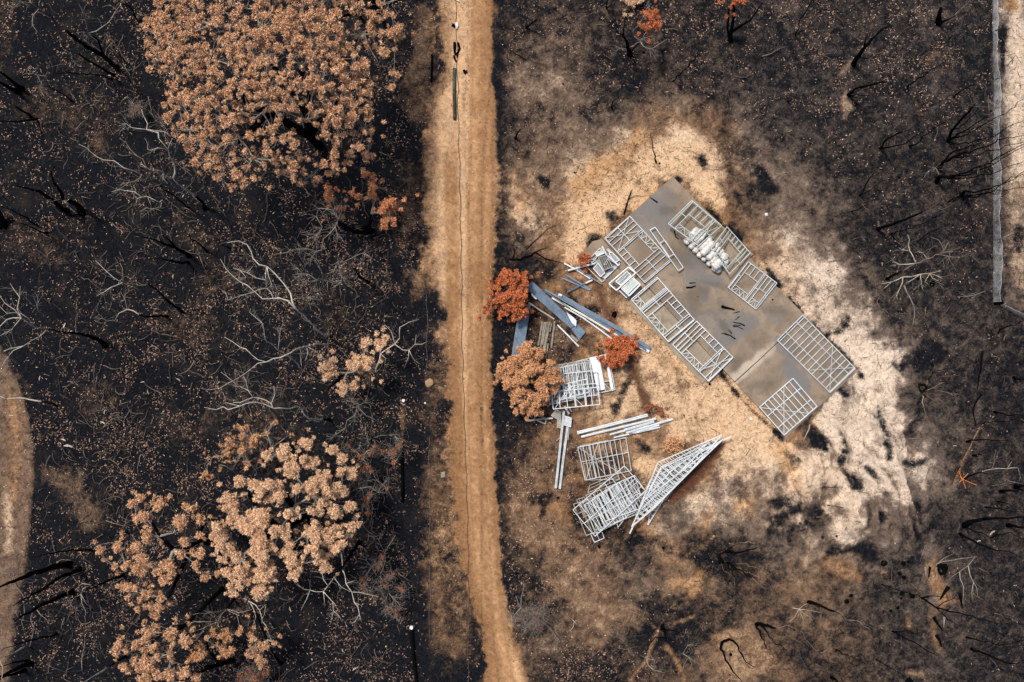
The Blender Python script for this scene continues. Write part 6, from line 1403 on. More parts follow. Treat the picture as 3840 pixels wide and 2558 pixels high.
dead('big white-topped tree lying out to the left edge from a thick black foot', Y0, [('k', 36, '885 1445 830 1400 740 1362'), ('k', 22, '740 1362 650 1345 550 1340 400 1308'), ('p', 16, '400 1308 340 1300 285 1292 180 1215'), ('w', 15, '180 1215 110 1215 60 1228 0 1285 -40 1310'), ('w', 10, '150 1205 128 1150 40 1090 0 1030 -20 1000'), ('w', 12, '160 1205 145 1140 165 1040 120 980 85 925'), ('w', 8, '160 1030 170 950'), ('w', 9, '210 1258 100 1312 0 1365'), ('w', 13, '400 1330 330 1375 265 1405 200 1450 100 1470 30 1492'), ('w', 9, '200 1450 110 1490 70 1540 30 1590 10 1640'), ('w', 8, '280 1290 180 1180 60 1180 0 1120')], 60, group=GL)
dead('small forked grey stem just above the white-topped tree', Y0, [('g', 9, '400 1225 330 1165 250 1090'), ('g', 9, '330 1165 310 1110 318 1040 290 1000')], 14, hmax=5, group=GL)
dead('peeled white log with a black end crossing the dirt track on the left', X0, [('k', 26, '478 500 440 478 350 462'), ('w', 18, '350 462 250 445 150 432 50 438'), ('w', 20, '50 438 0 415 -50 380')], 0, lie=True, name='fallen_log', cat='log', group='logs and limbs lying on the black ground')
dead('largest bleached limb sweeping up through the middle of the left forest', Y1, [('w', 24, '745 1362 690 1350 650 1320 600 1265 540 1200 470 1140'), ('w', 20, '470 1140 440 1080 425 1010 400 970 370 930 300 850 260 810 225 782'), ('w', 14, '225 782 160 768 110 715 95 660 60 600 -10 568 -70 575 -110 585'), ('w', 18, '452 1115 400 1070 330 1048 280 1052 190 1056 120 992'), ('w', 12, '120 992 60 940 0 912 -120 800 -165 720'), ('w', 9, '225 785 215 850 213 898 140 880 60 835 0 815 -60 795'), ('w', 9, '235 790 240 860 265 930 272 980'), ('w', 9, '285 1045 260 1000 225 965 160 975 110 1000 0 1030 -100 1065'), ('w', 7, '-60 1040 -120 1010 -150 985'), ('w', 6, '30 825 50 870 30 890'), ('w', 7, '60 835 110 780')], 90, group=GL)
dead('wide bleached trunk reaching left just below the sweeping limb', X1, [('w', 22, '742 -10 690 -18 640 -22 560 -2 500 10 430 50'), ('w', 14, '430 50 340 92 280 100 220 130 150 110 100 70'), ('w', 11, '100 70 50 20 0 5 -60 -40 -130 -80'), ('w', 9, '220 130 150 140 90 190 30 235 -60 290'), ('w', 9, '575 0 570 60 545 120'), ('g', 10, '590 10 640 40 690 90 720 110'), ('w', 6, '-60 290 -160 215'), ('w', 7, '-60 290 -170 350 -330 350')], 60, group=GL)
dead('long crooked white limb between the wide trunk and the curled limb', X1, [('w', 14, '522 192 470 130 400 80 320 30 290 0'), ('w', 11, '290 0 230 -40 205 -100 200 -150 185 -200 80 -290 90 -320'), ('w', 7, '320 30 330 -60 340 -150 365 -200 350 -260'), ('w', 6, '510 150 512 60 500 0')], 34, group=GL)
dead('brown forked stem rising among the big white limbs', Y1, [('b', 9, '735 1560 735 1440 752 1370 745 1300 730 1252'), ('b', 7, '745 1270 760 1220 790 1160'), ('b', 6, '730 1252 680 1240')], 16, hmax=6, group=GL)
dead('curled white limb above the dense pale tree, dark at its root', X1, [('k', 22, '752 612 720 615 690 608'), ('w', 26, '690 608 640 605 580 608 540 570 520 530 475 500'), ('w', 18, '475 500 420 522 340 515 280 518 200 480 120 465'), ('w', 13, '120 465 50 478 0 500 -80 480 -120 470'), ('w', 12, '-10 495 -100 530 -140 505 -200 530 -300 510'), ('w', 14, '280 518 262 480 222 452 160 432 110 428'), ('w', 12, '110 428 60 445 0 470 -60 470'), ('w', 10, '265 480 290 410 285 330'), ('w', 9, '110 428 70 370 0 335 -60 330'), ('w', 7, '70 370 50 290 30 250')], 60, group=GL)
dead('white branching tree with curved prongs close to the left side of the road', X1, [('w', 18, '1140 190 1175 110 1180 60 1230 25 1300 -20 1340 -70'), ('w', 11, '1330 -60 1340 -160 1420 -205 1505 -230'), ('w', 10, '1310 -15 1290 -60 1270 -130 1215 -185'), ('w', 12, '1310 0 1370 30 1420 30 1470 -20 1480 -100'), ('w', 9, '1470 -10 1530 -20 1575 -45'), ('w', 10, '1420 30 1415 90 1380 180'), ('w', 7, '1420 60 1460 110 1515 150'), ('p', 9, '1190 50 1225 100 1215 150 1290 160'), ('p', 5, '1215 175 1290 160 1320 140')], 50, group=GL)
dead('grey dead tree with drooping limbs between the orange tree and the white prongs', Y1, [('k', 36, '1108 480 1060 500 1000 492 900 470 820 402'), ('g', 13, '820 402 800 350 785 312'), ('g', 8, '785 312 740 300 660 295 640 360 600 400'), ('g', 12, '805 400 800 450 760 500 700 550 692 600 690 645'), ('g', 9, '690 645 640 655 610 700 585 780'), ('g', 7, '640 655 560 632 500 635 430 652'), ('g', 8, '800 440 815 500 820 565'), ('g', 7, '700 350 690 450 600 550')], 80, group=GL)
dead('smaller grey dead tree with a horizontal fan of twigs, near the road', Y1, [('k', 18, '1085 912 1040 890 1000 870 960 800'), ('g', 10, '980 915 920 880 850 842 848 790 880 742'), ('g', 8, '880 742 820 742 805 830'), ('g', 7, '880 742 960 700 1040 665 1110 712'), ('g', 5, '1040 665 1080 640'), ('g', 5, '850 842 850 900 820 930')], 60, group=GL)
dead('low grey branch fanning left, centre of the forest left of the road', Y1, [('b', 9, '768 885 700 892 640 897'), ('g', 8, '640 897 580 850 520 842 440 856'), ('g', 6, '520 842 490 805 430 790'), ('g', 5, '640 897 560 915 470 920')], 40, hmax=4, group=GL)
dead('small reddish grey twig tree left of the horizontal fan', Y1, [('g', 7, '720 1062 680 1030 650 990 620 950'), ('g', 5, '680 1020 600 1040 500 1050')], 34, hmax=4, group=GL)
dead('dark bare tree with thin crossing limbs above the rust-tipped shrub', X1, [('g', 10, '1060 690 1058 660 1050 635 960 632 900 618'), ('g', 8, '1055 650 1062 760'), ('g', 9, '900 618 960 580 1000 515 998 490'), ('g', 6, '998 490 950 470 920 440'), ('g', 6, '998 490 1050 470 1075 440'), ('g', 6, '1005 525 1060 580 1110 600 1180 640'), ('g', 7, '900 618 880 690 800 740 740 805')], 70, hmax=6, group=GL)
dead('grey tree whose limbs point right at the charred pole', X1, [('g', 10, '1150 845 1130 800 1118 768'), ('g', 9, '1118 768 1180 748 1260 742 1350 738'), ('g', 8, '1130 775 1180 812 1240 830 1285 862'), ('g', 8, '1128 840 1060 808 1010 840 960 885'), ('g', 6, '1060 808 1020 780'), ('g', 6, '1260 742 1310 770 1380 765')], 70, hmax=5, group=GL)
dead('grey fork of limbs below the rust-tipped shrub', X1, [('g', 10, '1090 1100 1060 1130 1000 1100'), ('g', 8, '1060 1130 1020 1190 960 1260'), ('g', 9, '1020 1190 1090 1175 1160 1225 1240 1230'), ('g', 6, '1160 1225 1180 1180 1260 1100')], 60, hmax=4, group=GL)
dead('white limbs splayed from a long black trunk at the lower middle left', V1, [('k', 26, '1004 388 960 460 920 520 862 600'), ('k', 16, '862 600 780 680 690 740'), ('w', 16, '862 600 790 690 740 760 700 808 640 810'), ('w', 9, '640 810 590 795 560 870 512 965'), ('w', 9, '850 595 856 520 850 490 838 430'), ('w', 14, '866 620 885 690 890 740 940 812 1060 828 1165 850'), ('w', 10, '940 815 960 900 992 940 1003 1000 965 1060 935 1075'), ('w', 7, '1000 995 1022 1070'), ('w', 9, '742 762 700 705 690 650 685 640'), ('w', 9, '728 800 780 895 785 970 760 1080'), ('w', 7, '785 970 830 1010 858 1060'), ('w', 8, '700 820 712 912'), ('w', 8, '800 740 850 770 940 815'), ('w', 7, '890 745 965 716'), ('w', 7, '770 880 815 935'), ('w', 6, '960 890 1020 925'), ('w', 7, '590 795 540 790 475 745')], 60, group=GL)
dead('dark bare tree with curving limbs by the dull rust shrub', V1, [('g', 13, '1185 712 1165 690 1200 620 1222 550 1215 480 1250 420 1305 335'), ('g', 8, '1215 480 1185 420 1165 370 1180 340'), ('g', 9, '1165 690 1110 610 1060 545 1005 530'), ('g', 8, '1165 690 1120 770 1080 800'), ('g', 7, '1180 700 1168 800 1150 820')], 60, hmax=5, group=GL)
dead('long grey limb bending down right of the dull rust shrub', V1, [('g', 9, '1228 745 1250 800 1275 850 1330 905 1362 962'), ('g', 6, '1250 800 1215 880 1195 905'), ('g', 6, '1275 855 1340 860 1400 840')], 24, hmax=3, group=GL)
dead('pale curving limbs dangling under the dense pale tree, lower left', V1, [('w', 11, '70 885 130 920 165 965 190 1060 240 1160 285 1275'), ('w', 9, '90 900 125 985 122 1060 100 1150'), ('w', 8, '218 915 205 1000 160 1110'), ('p', 7, '240 1170 230 1290'), ('p', 6, '122 1060 135 1230 140 1290')], 30, hmax=6, group=GL)
dead('thin pale limbs crossing under the tan tufted tree, lower left', V0, [('k', 18, '1965 870 1930 920 1900 955'), ('p', 9, '1900 955 1780 978 1620 1002'), ('p', 9, '1900 960 1830 1060 1700 1120 1600 1150'), ('p', 9, '1925 960 1990 1000 2012 1100'), ('p', 8, '1920 1010 2010 985 2115 958'), ('p', 7, '1830 1050 1700 1060 1520 1080')], 34, hmax=6, group=GL)
dead('black trunk with a scaly pale top leaning left near the bottom edge', V0, [('k', 18, '1060 1350 1000 1385 910 1442'), ('w', 20, '910 1442 830 1495 760 1535 700 1575 660 1600')], 0, group=GL)
dead('white thin twig cross low in the left forest', V0, [('g', 8, '705 1500 690 1470 600 1478 560 1486 450 1450 390 1418'), ('p', 8, '670 1450 690 1350 705 1280 712 1218')], 16, hmax=4, group=GL)
dead('thick black trunk crossing the dirt track at the lower left, largest there', V0, [('k', 46, '588 580 500 590 380 625 250 662'), ('k', 34, '250 662 120 720 0 768 -60 790')], 0, group=GL)
dead('thin black stem above the largest trunk at the lower left', V0, [('k', 13, '766 460 680 462 560 470 400 490'), ('k', 6, '400 490 330 508 240 525')], 0, group=GL)
dead('long black trunk second below the top at the lower left', V0, [('k', 30, '674 612 560 665 450 722 340 800'), ('k', 18, '340 800 200 870 110 925')], 0, group=GL)
dead('black trunk with bone white curled branches at the lower left', V0, [('k', 36, '610 808 520 840 400 898 300 945'), ('k', 22, '300 945 200 1000 120 1060'), ('w', 8, '600 830 640 790 690 740'), ('w', 8, '770 752 700 780 680 830 620 860 590 920 620 945'), ('w', 9, '680 835 688 905 720 975 718 1015'), ('w', 7, '715 860 732 922'), ('w', 6, '610 930 575 890 500 890')], 26, group=GL)
dead('thin black trunk reaching the track below the white-curled one', V0, [('k', 16, '474 1160 400 1190 300 1212 200 1232'), ('k', 10, '200 1232 100 1270 0 1308')], 4, group=GL)
dead('stout black trunk near the bottom left corner, upper of three', V0, [('k', 16, '250 1388 150 1400 30 1432 -40 1450')], 0, group=GL)
dead('stoutest black trunk near the bottom left corner, middle of three', V0, [('k', 38, '255 1408 170 1440 0 1520 -80 1560')], 0, group=GL)
dead('black trunk near the bottom left corner, lowest of three', V0, [('k', 26, '212 1466 120 1500 0 1545 -60 1580')], 0, group=GL)
dead('faint black trunk ending under the tan tufted tree at the lower left', V0, [('k', 22, '1038 664 950 700 850 740'), ('k', 12, '850 740 790 770 700 800')], 0, group=GL)
dead('thick black trunk low at the bottom, left of the shaded small tree', V0, [('k', 34, '1948 1378 1860 1410 1780 1440 1700 1475'), ('k', 22, '1700 1475 1620 1530 1500 1555')], 0, group=GL)
dead('small crooked black branch beside the tan tufted tree', V0, [('k', 9, '1070 305 1040 322 980 318 940 360 930 370'), ('k', 6, '940 350 880 325 800 365')], 6, hmax=3, group=GL)
dead('pale forked limb rising along the dirt track at the lower left', V0, [('g', 10, '205 868 190 830 150 780 110 725 30 655 0 600'), ('g', 6, '105 722 112 600 115 500')], 24, hmax=8, group=GL)
dead('drooping pale twig strands beside the track, lower left corner', V0, [('g', 9, '300 945 260 1020 262 1060 285 1110 270 1190 250 1270'), ('p', 8, '290 945 340 1002 415 1062'), ('g', 8, '200 900 205 980 180 1060 205 1150'), ('g', 7, '150 920 130 980 160 1040 240 1060')], 26, hmax=6, group=GL)
dead('bleached stout limb running to the bottom left corner', V0, [('p', 20, '245 1258 180 1285 130 1318 60 1350 -10 1362'), ('p', 10, '10 1380 25 1450 15 1540 45 1590'), ('g', 7, '10 1300 20 1210')], 16, hmax=8, group=GL)
dead('dark heavy tree trunk under the top of the small tan tree by the road', Z1, [('k', 16, '1290 150 1262 110 1230 70'), ('b', 18, '850 148 900 135 990 112')], 6, hmax=6, group=GL)
dead('thin grey limb hanging down right side of the great crown', Z1, [('g', 11, '1310 730 1290 660 1240 590 1160 520 1120 460 1090 400'), ('g', 7, '1050 260 1020 300 900 298')], 26, hmax=7, group=GL)

# --- right side
dead('slim two-stemmed black sapling near the top edge, right of the slab', Z3, [('k', 9, '318 305 350 195 400 110 425 70 470 -10'), ('k', 9, '330 305 400 250 440 195 470 150 535 90')], 8, group=GR)
dead('stout black burnt tree leaning up right above the sandy scrape', Z3, [('k', 32, '808 540 850 470 890 410 960 330'), ('k', 14, '960 330 1040 260 1125 195'), ('k', 12, '870 430 905 360 940 300 965 240'), ('k', 9, '850 495 930 490 1000 465 1060 445'), ('k', 5, '780 470 772 420 770 360')], 24, group=GR)
dead('black brush of stems beside the dug sand patch, upper right', Z3, [('k', 18, '760 800 800 770 850 735 960 712 1085 690'), ('k', 11, '780 790 870 745 1005 700'), ('k', 11, '775 820 860 800 920 805 990 808'), ('k', 9, '775 845 840 825 900 830'), ('k', 7, '770 860 800 840 850 845')], 20, group=GR)
dead('tiny black sapling left of the dug sand patch, upper right', Z3, [('k', 7, '246 856 290 820 335 788')], 2, group=GR)
dead('black sapling leaning over the roots, right of the stout burnt tree', Z3, [('k', 12, '1258 738 1310 690 1370 650 1430 610 1600 500')], 6, group=GR)
dead('stubby black stump with a splintered brown log at the top right', Z3, [('k', 36, '1520 200 1526 130 1542 68'), ('k', 24, '1535 195 1590 170 1640 145'), ('p', 13, '1630 150 1700 85 1790 -10 1830 -50'), ('b', 10, '1660 140 1740 70 1830 -20')], 10, group=GR)
dead('short thick black sapling alone right of the dug hollow', Z3, [('k', 12, '1648 816 1700 770 1750 742 1840 710')], 0, group=GR)
dead('black many-stemmed tree reaching over the netting fence, with pale tips', Z3, [('k', 22, '1600 1188 1625 1110 1680 1040 1740 970 1825 880'), ('k', 11, '1640 1130 1740 1040 1850 930'), ('k', 15, '1640 1180 1720 1110 1830 1040 1950 985'), ('w', 9, '1950 970 1995 910 2060 840 2135 770'), ('w', 7, '1990 905 2040 898 2085 903'), ('p', 6, '1955 960 1945 900 1940 800'), ('k', 12, '1640 1190 1760 1130 1880 1060 2040 970 2240 830'), ('p', 8, '1800 1130 1900 1060 2000 1005'), ('k', 11, '1620 1205 1700 1210 1850 1185 1990 1145 2080 1080 2240 1010')], 60, group=GR)
dead('black three-stemmed sapling fanning up right, mid height right side', Z3, [('k', 14, '1032 1250 1060 1200 1100 1160 1150 1140 1215 1108'), ('k', 14, '1040 1250 1120 1235 1220 1215 1310 1155 1400 1110'), ('k', 7, '1180 1180 1280 1090 1380 1020')], 14, group=GR)
dead('single long black sapling right of the three-stemmed one', Z3, [('k', 12, '1275 1226 1340 1210 1420 1130 1510 1060 1610 1015')], 6, group=GR)
dead('dense black brush leaning over the netting fence, upper of two', Z3, [('k', 24, '1512 1425 1560 1360 1640 1320 1740 1280'), ('k', 14, '1570 1340 1640 1280 1760 1240 1900 1200'), ('k', 12, '1740 1280 1900 1240 2060 1170 2240 1140'), ('k', 10, '1640 1320 1800 1310 2000 1260 2240 1190')], 40, group=GR)
dead('dense black brush leaning over the netting fence, lower of two', Z3, [('k', 28, '1505 1530 1530 1480 1580 1490 1640 1480'), ('k', 15, '1640 1480 1780 1440 1900 1390 2000 1330 2240 1210'), ('k', 13, '1600 1500 1780 1470 1950 1400 2240 1230'), ('k', 10, '1560 1530 1760 1500 2000 1450 2240 1350'), ('w', 7, '1545 1450 1500 1415 1468 1405')], 50, group=GR)
dead('black stems crossing the fence from a knotted root, below the dense brushes', Y3, [('k', 22, '1715 190 1740 150 1760 150'), ('k', 13, '1740 165 1850 155 1960 130 2080 80 2240 5'), ('k', 13, '1720 195 1820 200 1960 160 2100 60 2250 -20'), ('k', 10, '1740 205 1900 170 2060 150 2240 120'), ('k', 16, '1590 245 1640 225 1710 190')], 40, group=GR)
dead('long leaning black trunk with a brown feathery tip, right of the slab', Y3, [('k', 24, '1010 470 1100 440 1200 400 1330 350'), ('k', 15, '1330 350 1420 305'), ('b', 9, '1420 305 1490 270 1570 235'), ('b', 6, '1430 300 1500 210 1570 150'), ('b', 5, '1480 275 1540 290')], 40, tw='b', group=GR)
dead('small pair of black stems above the long leaning trunk', Y3, [('k', 9, '856 190 900 125 975 0'), ('k', 8, '860 190 960 135 1080 60')], 8, group=GR)
dead('thin black stem left of the long leaning trunk', Y3, [('k', 8, '790 322 860 292 960 230')], 4, group=GR)
dead('pair of thin black stems parallel below the long leaning trunk', Y3, [('k', 8, '1120 502 1230 480 1400 420 1580 330'), ('k', 7, '1170 570 1210 525 1330 460')], 10, group=GR)
dead('thin black stem nearest above the upper bleached tree', Y3, [('k', 9, '1338 576 1400 530 1480 480 1620 420')], 6, group=GR)
dead('upper of two bleached bare trees right of the slab', Y3, [('k', 18, '1085 890 1150 850 1220 822'), ('p', 16, '1220 822 1280 785 1330 757 1430 718 1530 680 1640 655'), ('w', 12, '1328 755 1310 700 1280 650 1268 600 1278 560 1262 515'), ('w', 8, '1275 650 1230 645 1182 625'), ('w', 12, '1325 755 1260 765 1190 765 1145 742'), ('w', 9, '1428 715 1390 672 1340 652'), ('p', 9, '1530 680 1570 640 1605 580'), ('p', 7, '1530 690 1600 695 1700 705'), ('k', 6, '1350 780 1400 810 1430 822'), ('b', 7, '1400 660 1500 610 1600 560')], 60, group=GR)
dead('lower of two bleached bare trees right of the slab', Y3, [('k', 20, '1480 930 1400 890 1300 870'), ('p', 14, '1300 868 1370 848 1450 840 1545 818'), ('w', 13, '1300 868 1220 872 1130 912 1040 930'), ('w', 12, '1260 872 1220 915 1190 980 1168 1030 1178 1060'), ('w', 9, '1350 855 1300 895 1250 920'), ('w', 9, '1420 848 1470 880 1525 908'), ('w', 9, '1470 838 1520 865 1553 887'), ('w', 8, '1425 850 1408 910 1435 930'), ('w', 7, '1370 860 1378 930 1395 985'), ('w', 7, '1100 935 1060 970')], 44, hmax=7, group=GR)
dead('grey log lying in a wavy line under the lower bleached tree', Y3, [('g', 18, '1232 940 1255 1000 1290 1060 1318 1130 1320 1200 1305 1275')], 6, lie=True, name='fallen_log', cat='log', group='logs and limbs lying on the black ground')
dead('thin blue-grey dry sticks lying near the fence', Y3, [('g', 7, '1910 990 1840 1020 1760 1035 1680 1036'), ('g', 5, '1780 1030 1870 985')], 8, lie=True, name='fallen_branch', cat='branch')
dead('thin black sapling by the charred root, below the fence corner', Y3, [('k', 10, '2020 1345 2040 1310 2120 1280 2240 1235')], 8, group=GR)
dead('small spidery dry tree with tan limbs right of the garage end', X3, [('b', 11, '1400 400 1405 375 1420 330 1432 280'), ('p', 9, '1405 385 1480 345 1570 300'), ('p', 8, '1400 400 1385 460 1408 540'), ('b', 8, '1410 405 1480 450 1600 465'), ('b', 6, '1420 340 1560 250 1700 240'), ('b', 6, '1390 380 1310 290 1230 285 1160 320'), ('b', 6, '1430 400 1560 400 1700 400'), ('k', 6, '1480 215 1600 190 1740 178')], 50, hmax=4, tw='b', group=GR)
dead('long dark log lying north to south near the right edge', X3, [('k', 20, '1892 40 1880 130 1862 250 1850 355')], 4, lie=True, name='fallen_log', cat='log', group='logs and limbs lying on the black ground')
dead('broken dark log continuing below the long one near the right edge', X3, [('k', 18, '1885 400 1850 440 1812 520 1818 580 1832 650')], 6, lie=True, name='fallen_log', cat='log', group='logs and limbs lying on the black ground')
dead('rusty brown log strip slanting down to the star of orange stakes', X3, [('b', 14, '1868 680 1835 740 1790 840 1745 920 1705 1000'), ('k', 8, '1705 1000 1665 1070 1635 1160')], 4, lie=True, name='fallen_log', cat='log', group='logs and limbs lying on the black ground')
for lb, s, w in [
 ('level black stem above the star of orange stakes', '1756 800 1800 785 1900 783 2100 786', 13), ('short level black stem just above the star of orange stakes', '1808 912 1860 905 1905 912', 9),
 ('black stem starting inside the star of orange stakes', '1738 1122 1770 1090 1820 1072 1960 1072 2060 1060', 12), ('black stem at the right edge level with the log gap', '1985 545 2060 562 2150 575 2260 578', 12),
 ('thin black stem starting at the log bend near the right edge', '1890 652 1960 636 2060 628 2150 610 2250 640', 9), ('short black stub touching the right edge beside the long log', '2150 258 2180 270 2260 272', 18),
 ('thick black log end at the right edge, below the pale sticks', '2168 1176 2210 1172 2260 1170', 30), ('black stem beneath the thick log end at the right edge', '2035 1215 2120 1208 2260 1212', 20),
 ('pair-like thin black stem further down the right edge', '2010 1298 2070 1312 2160 1345 2260 1360', 8), ('black twig fork near the right edge, lower half', '1908 1348 1990 1362 2100 1382 2250 1400', 9)]:
    dead(lb, X3, [('k', w, s)], 8 if w < 15 else 2, group=GR, hmax=9)
dead('white bark strips and pale sticks at the right edge', X3, [('w', 7, '2190 1020 2100 1025 1970 1030 1870 1062'), ('g', 6, '1975 990 1990 930 2005 870'), ('w', 6, '2130 1010 2140 960'), ('g', 6, '2180 1060 2225 1150'), ('g', 5, '2120 1130 2050 1160 1960 1170')], 20, lie=True, name='fallen_branch', cat='branch')
dead('thick forked black tree sweeping off the right edge, its root a knob', X3, [('k', 34, '1735 1505 1790 1470 1900 1448'), ('k', 22, '1900 1448 2060 1440 2260 1438'), ('k', 14, '1740 1510 1800 1540 1900 1570 1960 1610'), ('k', 10, '1960 1600 2060 1580 2120 1560 2240 1620')], 16, group=GR)
dead('black stub with a wide head at the right edge below the sweeping one', X3, [('k', 26, '2100 1500 2150 1505 2260 1530')], 2, group=GR)
dead('black branch slanting down right from beside the sweeping tree', V3, [('k', 18, '1700 320 1780 365 1850 405 2000 460'), ('k', 8, '2000 460 2120 470 2250 540')], 10, group=GR)
dead('long black sapling leaning across the pit of charred logs', V3, [('k', 6, '1040 745 1120 770 1200 800 1380 862'), ('k', 14, '1380 862 1440 900 1505 945 1620 978 1750 1005 2050 1080'), ('k', 9, '1390 865 1440 848 1540 852 1600 860'), ('k', 8, '1505 945 1600 1040 1700 1100 1760 1150'), ('k', 7, '1505 960 1560 900 1640 870 1700 800 1730 805')], 24, group=GR)
dead('thin black sapling near the bottom, left of centre of the lower right ground', V3, [('k', 9, '655 1298 740 1335 830 1375 905 1415')], 6, group=GR)
dead('black forked sapling below the row of burnt holes', V3, [('k', 11, '1130 1140 1200 1175 1280 1220 1380 1275 1480 1330'), ('k', 7, '1150 1118 1260 1135 1370 1180')], 12, group=GR)
dead('thick black sapling slanting in the bottom right corner', V3, [('k', 16, '1795 1285 1900 1325 2000 1370 2120 1412'), ('k', 8, '2120 1412 2250 1400')], 12, group=GR)
dead('curved black branch beside the pit in the lower right corner', V3, [('k', 10, '1750 1190 1860 1220 2030 1258 2100 1250 2250 1215')], 10, group=GR)
dead('short black stick stub on the bottom edge, lower right', V3, [('k', 20, '622 1528 660 1550 720 1590')], 0, group=GR)
dead('dry white-tipped sapling with a black foot left of the burnt holes', V3, [('k', 22, '430 895 500 915 560 940 640 972'), ('k', 8, '640 972 700 1000 740 1045'), ('g', 6, '640 975 730 1005'), ('w', 6, '800 1030 860 1060 940 1118')], 20, group=GR)
dead('small pale tan fallen spray of twigs left of the white-tipped sapling', V3, [('p', 8, '295 945 350 955 440 965 530 985'), ('p', 7, '340 955 390 920 445 905'), ('p', 8, '350 985 400 1000 465 1028'), ('p', 6, '355 985 385 1040 412 1092'), ('p', 6, '350 985 310 1030 250 1070')], 16, lie=True, name='fallen_branch', cat='branch')
dead('lone black stem with twigs below the forked sapling, lower right', V3, [('k', 8, '1000 1378 1080 1425 1190 1490 1260 1530')], 8, group=GR)
# --- lower middle
dead('black many-limbed burnt tree with tan tips south-east of the trusses', V2, [('k', 34, '1800 560 1790 530 1780 500'), ('k', 10, '1790 510 1840 470 1890 430 1960 400'), ('p', 8, '1960 400 2030 385 2090 400'), ('k', 20, '1890 505 1960 480 2040 455 2105 438'), ('k', 12, '1800 545 1850 565 1920 570'), ('b', 9, '1920 570 1990 572 2080 600 2190 645'), ('k', 14, '1850 560 1920 605 2000 650 2060 690'), ('b', 9, '1950 600 2060 660 2150 710 2235 775'), ('b', 9, '2060 680 2140 760 2210 830'), ('k', 7, '1750 595 1710 540 1690 490'), ('b', 6, '1760 600 1830 640 1920 690'), ('k', 10, '1860 600 1900 670 1960 780')], 60, hmax=7, tw='b', group=GR)
dead('arched black limbs standing over the orange soil near the bottom', V2, [('k', 18, '1812 1230 1796 1290 1830 1350 1880 1440'), ('k', 14, '1880 1440 1920 1500 1975 1560'), ('k', 20, '1812 1222 1870 1208 1930 1250 1965 1320'), ('k', 14, '1965 1320 2010 1400 2085 1445')], 6, hmax=6, group=GR)
dead('black spider of limbs right of the arched ones near the bottom', V3, [('k', 24, '-10 1085 20 1075 60 1090 150 1115'), ('k', 16, '-5 1090 25 1170 60 1245'), ('k', 14, '20 1100 90 1160 150 1250'), ('k', 9, '60 1245 90 1300'), ('g', 7, '150 1100 250 1090 350 1140'), ('b', 7, '150 1180 280 1190 380 1250'), ('k', 8, '150 1250 250 1300')], 34, hmax=6, tw='b', group=GR)
dead('black many-armed stump with a pale-twigged limb, bottom centre right', V2, [('k', 30, '1310 1120 1305 1090 1330 1080'), ('k', 14, '1305 1130 1340 1200 1380 1262 1480 1330'), ('g', 9, '1480 1330 1530 1360 1590 1410'), ('k', 11, '1250 1190 1190 1260 1165 1350'), ('p', 10, '1165 1350 1190 1430 1240 1470 1330 1490'), ('k', 9, '1340 1125 1420 1145 1520 1170'), ('g', 7, '1480 1330 1520 1260 1620 1240'), ('g', 6, '1230 1460 1240 1380 1200 1330')], 60, hmax=5, tw='g', group=GR)
dead('tiny pale three-pronged twig at the bottom centre right', V2, [('p', 8, '530 1140 560 1105 568 1060 545 1035'), ('p', 6, '568 1060 610 1040'), ('p', 6, '560 1080 600 1095')], 6, lie=True, name='fallen_branch', cat='branch')
# --- upper middle
dead('black burnt stump with a pale springing limb beside the orange sapling', Z2, [('k', 34, '1030 455 1020 410 1010 350'), ('k', 18, '960 370 975 300 985 220 1003 150'), ('p', 10, '1085 395 1120 350 1150 300 1175 265'), ('p', 8, '1100 382 1150 390 1200 412 1250 422'), ('p', 7, '1200 412 1270 375 1345 330'), ('g', 7, '1065 300 1060 260 1110 210 1150 140 1200 30'), ('k', 9, '915 320 918 260 925 200'), ('g', 7, '1000 420 960 410 900 380'), ('g', 7, '1070 310 1110 335 1190 310 1250 290')], 40, hmax=5, group=GR)
dead('short black stem at the top edge left of the orange sapling', Z2, [('k', 10, '838 72 838 30 860 -20'), ('k', 8, '850 72 880 30 905 -10')], 4, group=GR)
dead('small black hooked stem near the top left of the right-hand ground', Z2, [('k', 14, '165 232 190 215 255 165'), ('k', 8, '165 230 155 205')], 4, group=GR)
dead('long thin black rod sapling above the sandy mound', Z2, [('k', 9, '1395 684 1460 620 1530 560'), ('k', 12, '1530 560 1545 520 1600 470 1645 430'), ('k', 5, '1645 430 1700 400 1730 350')], 4, group=GR)
dead('curved black stub above the sandy mound', Z2, [('k', 12, '882 905 890 860 940 815')], 0, group=GR)
dead('thin black pole leaning on the sandy mound at the slab top', Z2, [('k', 12, '1257 1366 1240 1290 1225 1220 1212 1108')], 0, hmax=5, group=GR)
dead('tiny black stick in the sand left of the slab top', Z2, [('k', 7, '565 1450 590 1430 605 1385')], 0, hmax=2, group=GR)
dead('black charred branch lying left of the road verge sand', Z2, [('k', 8, '5 490 50 515 92 545')], 0, lie=True, name='fallen_branch', cat='branch')
dead('black charred branch lying just right of the first verge branch', Z2, [('k', 8, '55 440 120 475 182 515')], 0, lie=True, name='fallen_branch', cat='branch')
dead('tiny black upright stub in the upper middle right of the road', Z2, [('k', 16, '72 1160 85 1130 112 1090'), ('g', 5, '80 1125 40 1110 0 1108')], 2, hmax=2, group=GR)
dead('black forked branch pair on the ground left of the window piles', Y2, [('k', 18, '120 725 150 700 195 695'), ('k', 11, '195 695 240 660 345 622'), ('k', 10, '240 705 320 715 400 735 480 755'), ('k', 16, '30 725 60 690 68 630')], 8, lie=True, name='fallen_branch', cat='branch')
dead('long thin charred branch running up from the forked pair', Y2, [('k', 8, '165 642 210 590 300 510 380 450 450 385')], 8, lie=True, name='fallen_branch', cat='branch')
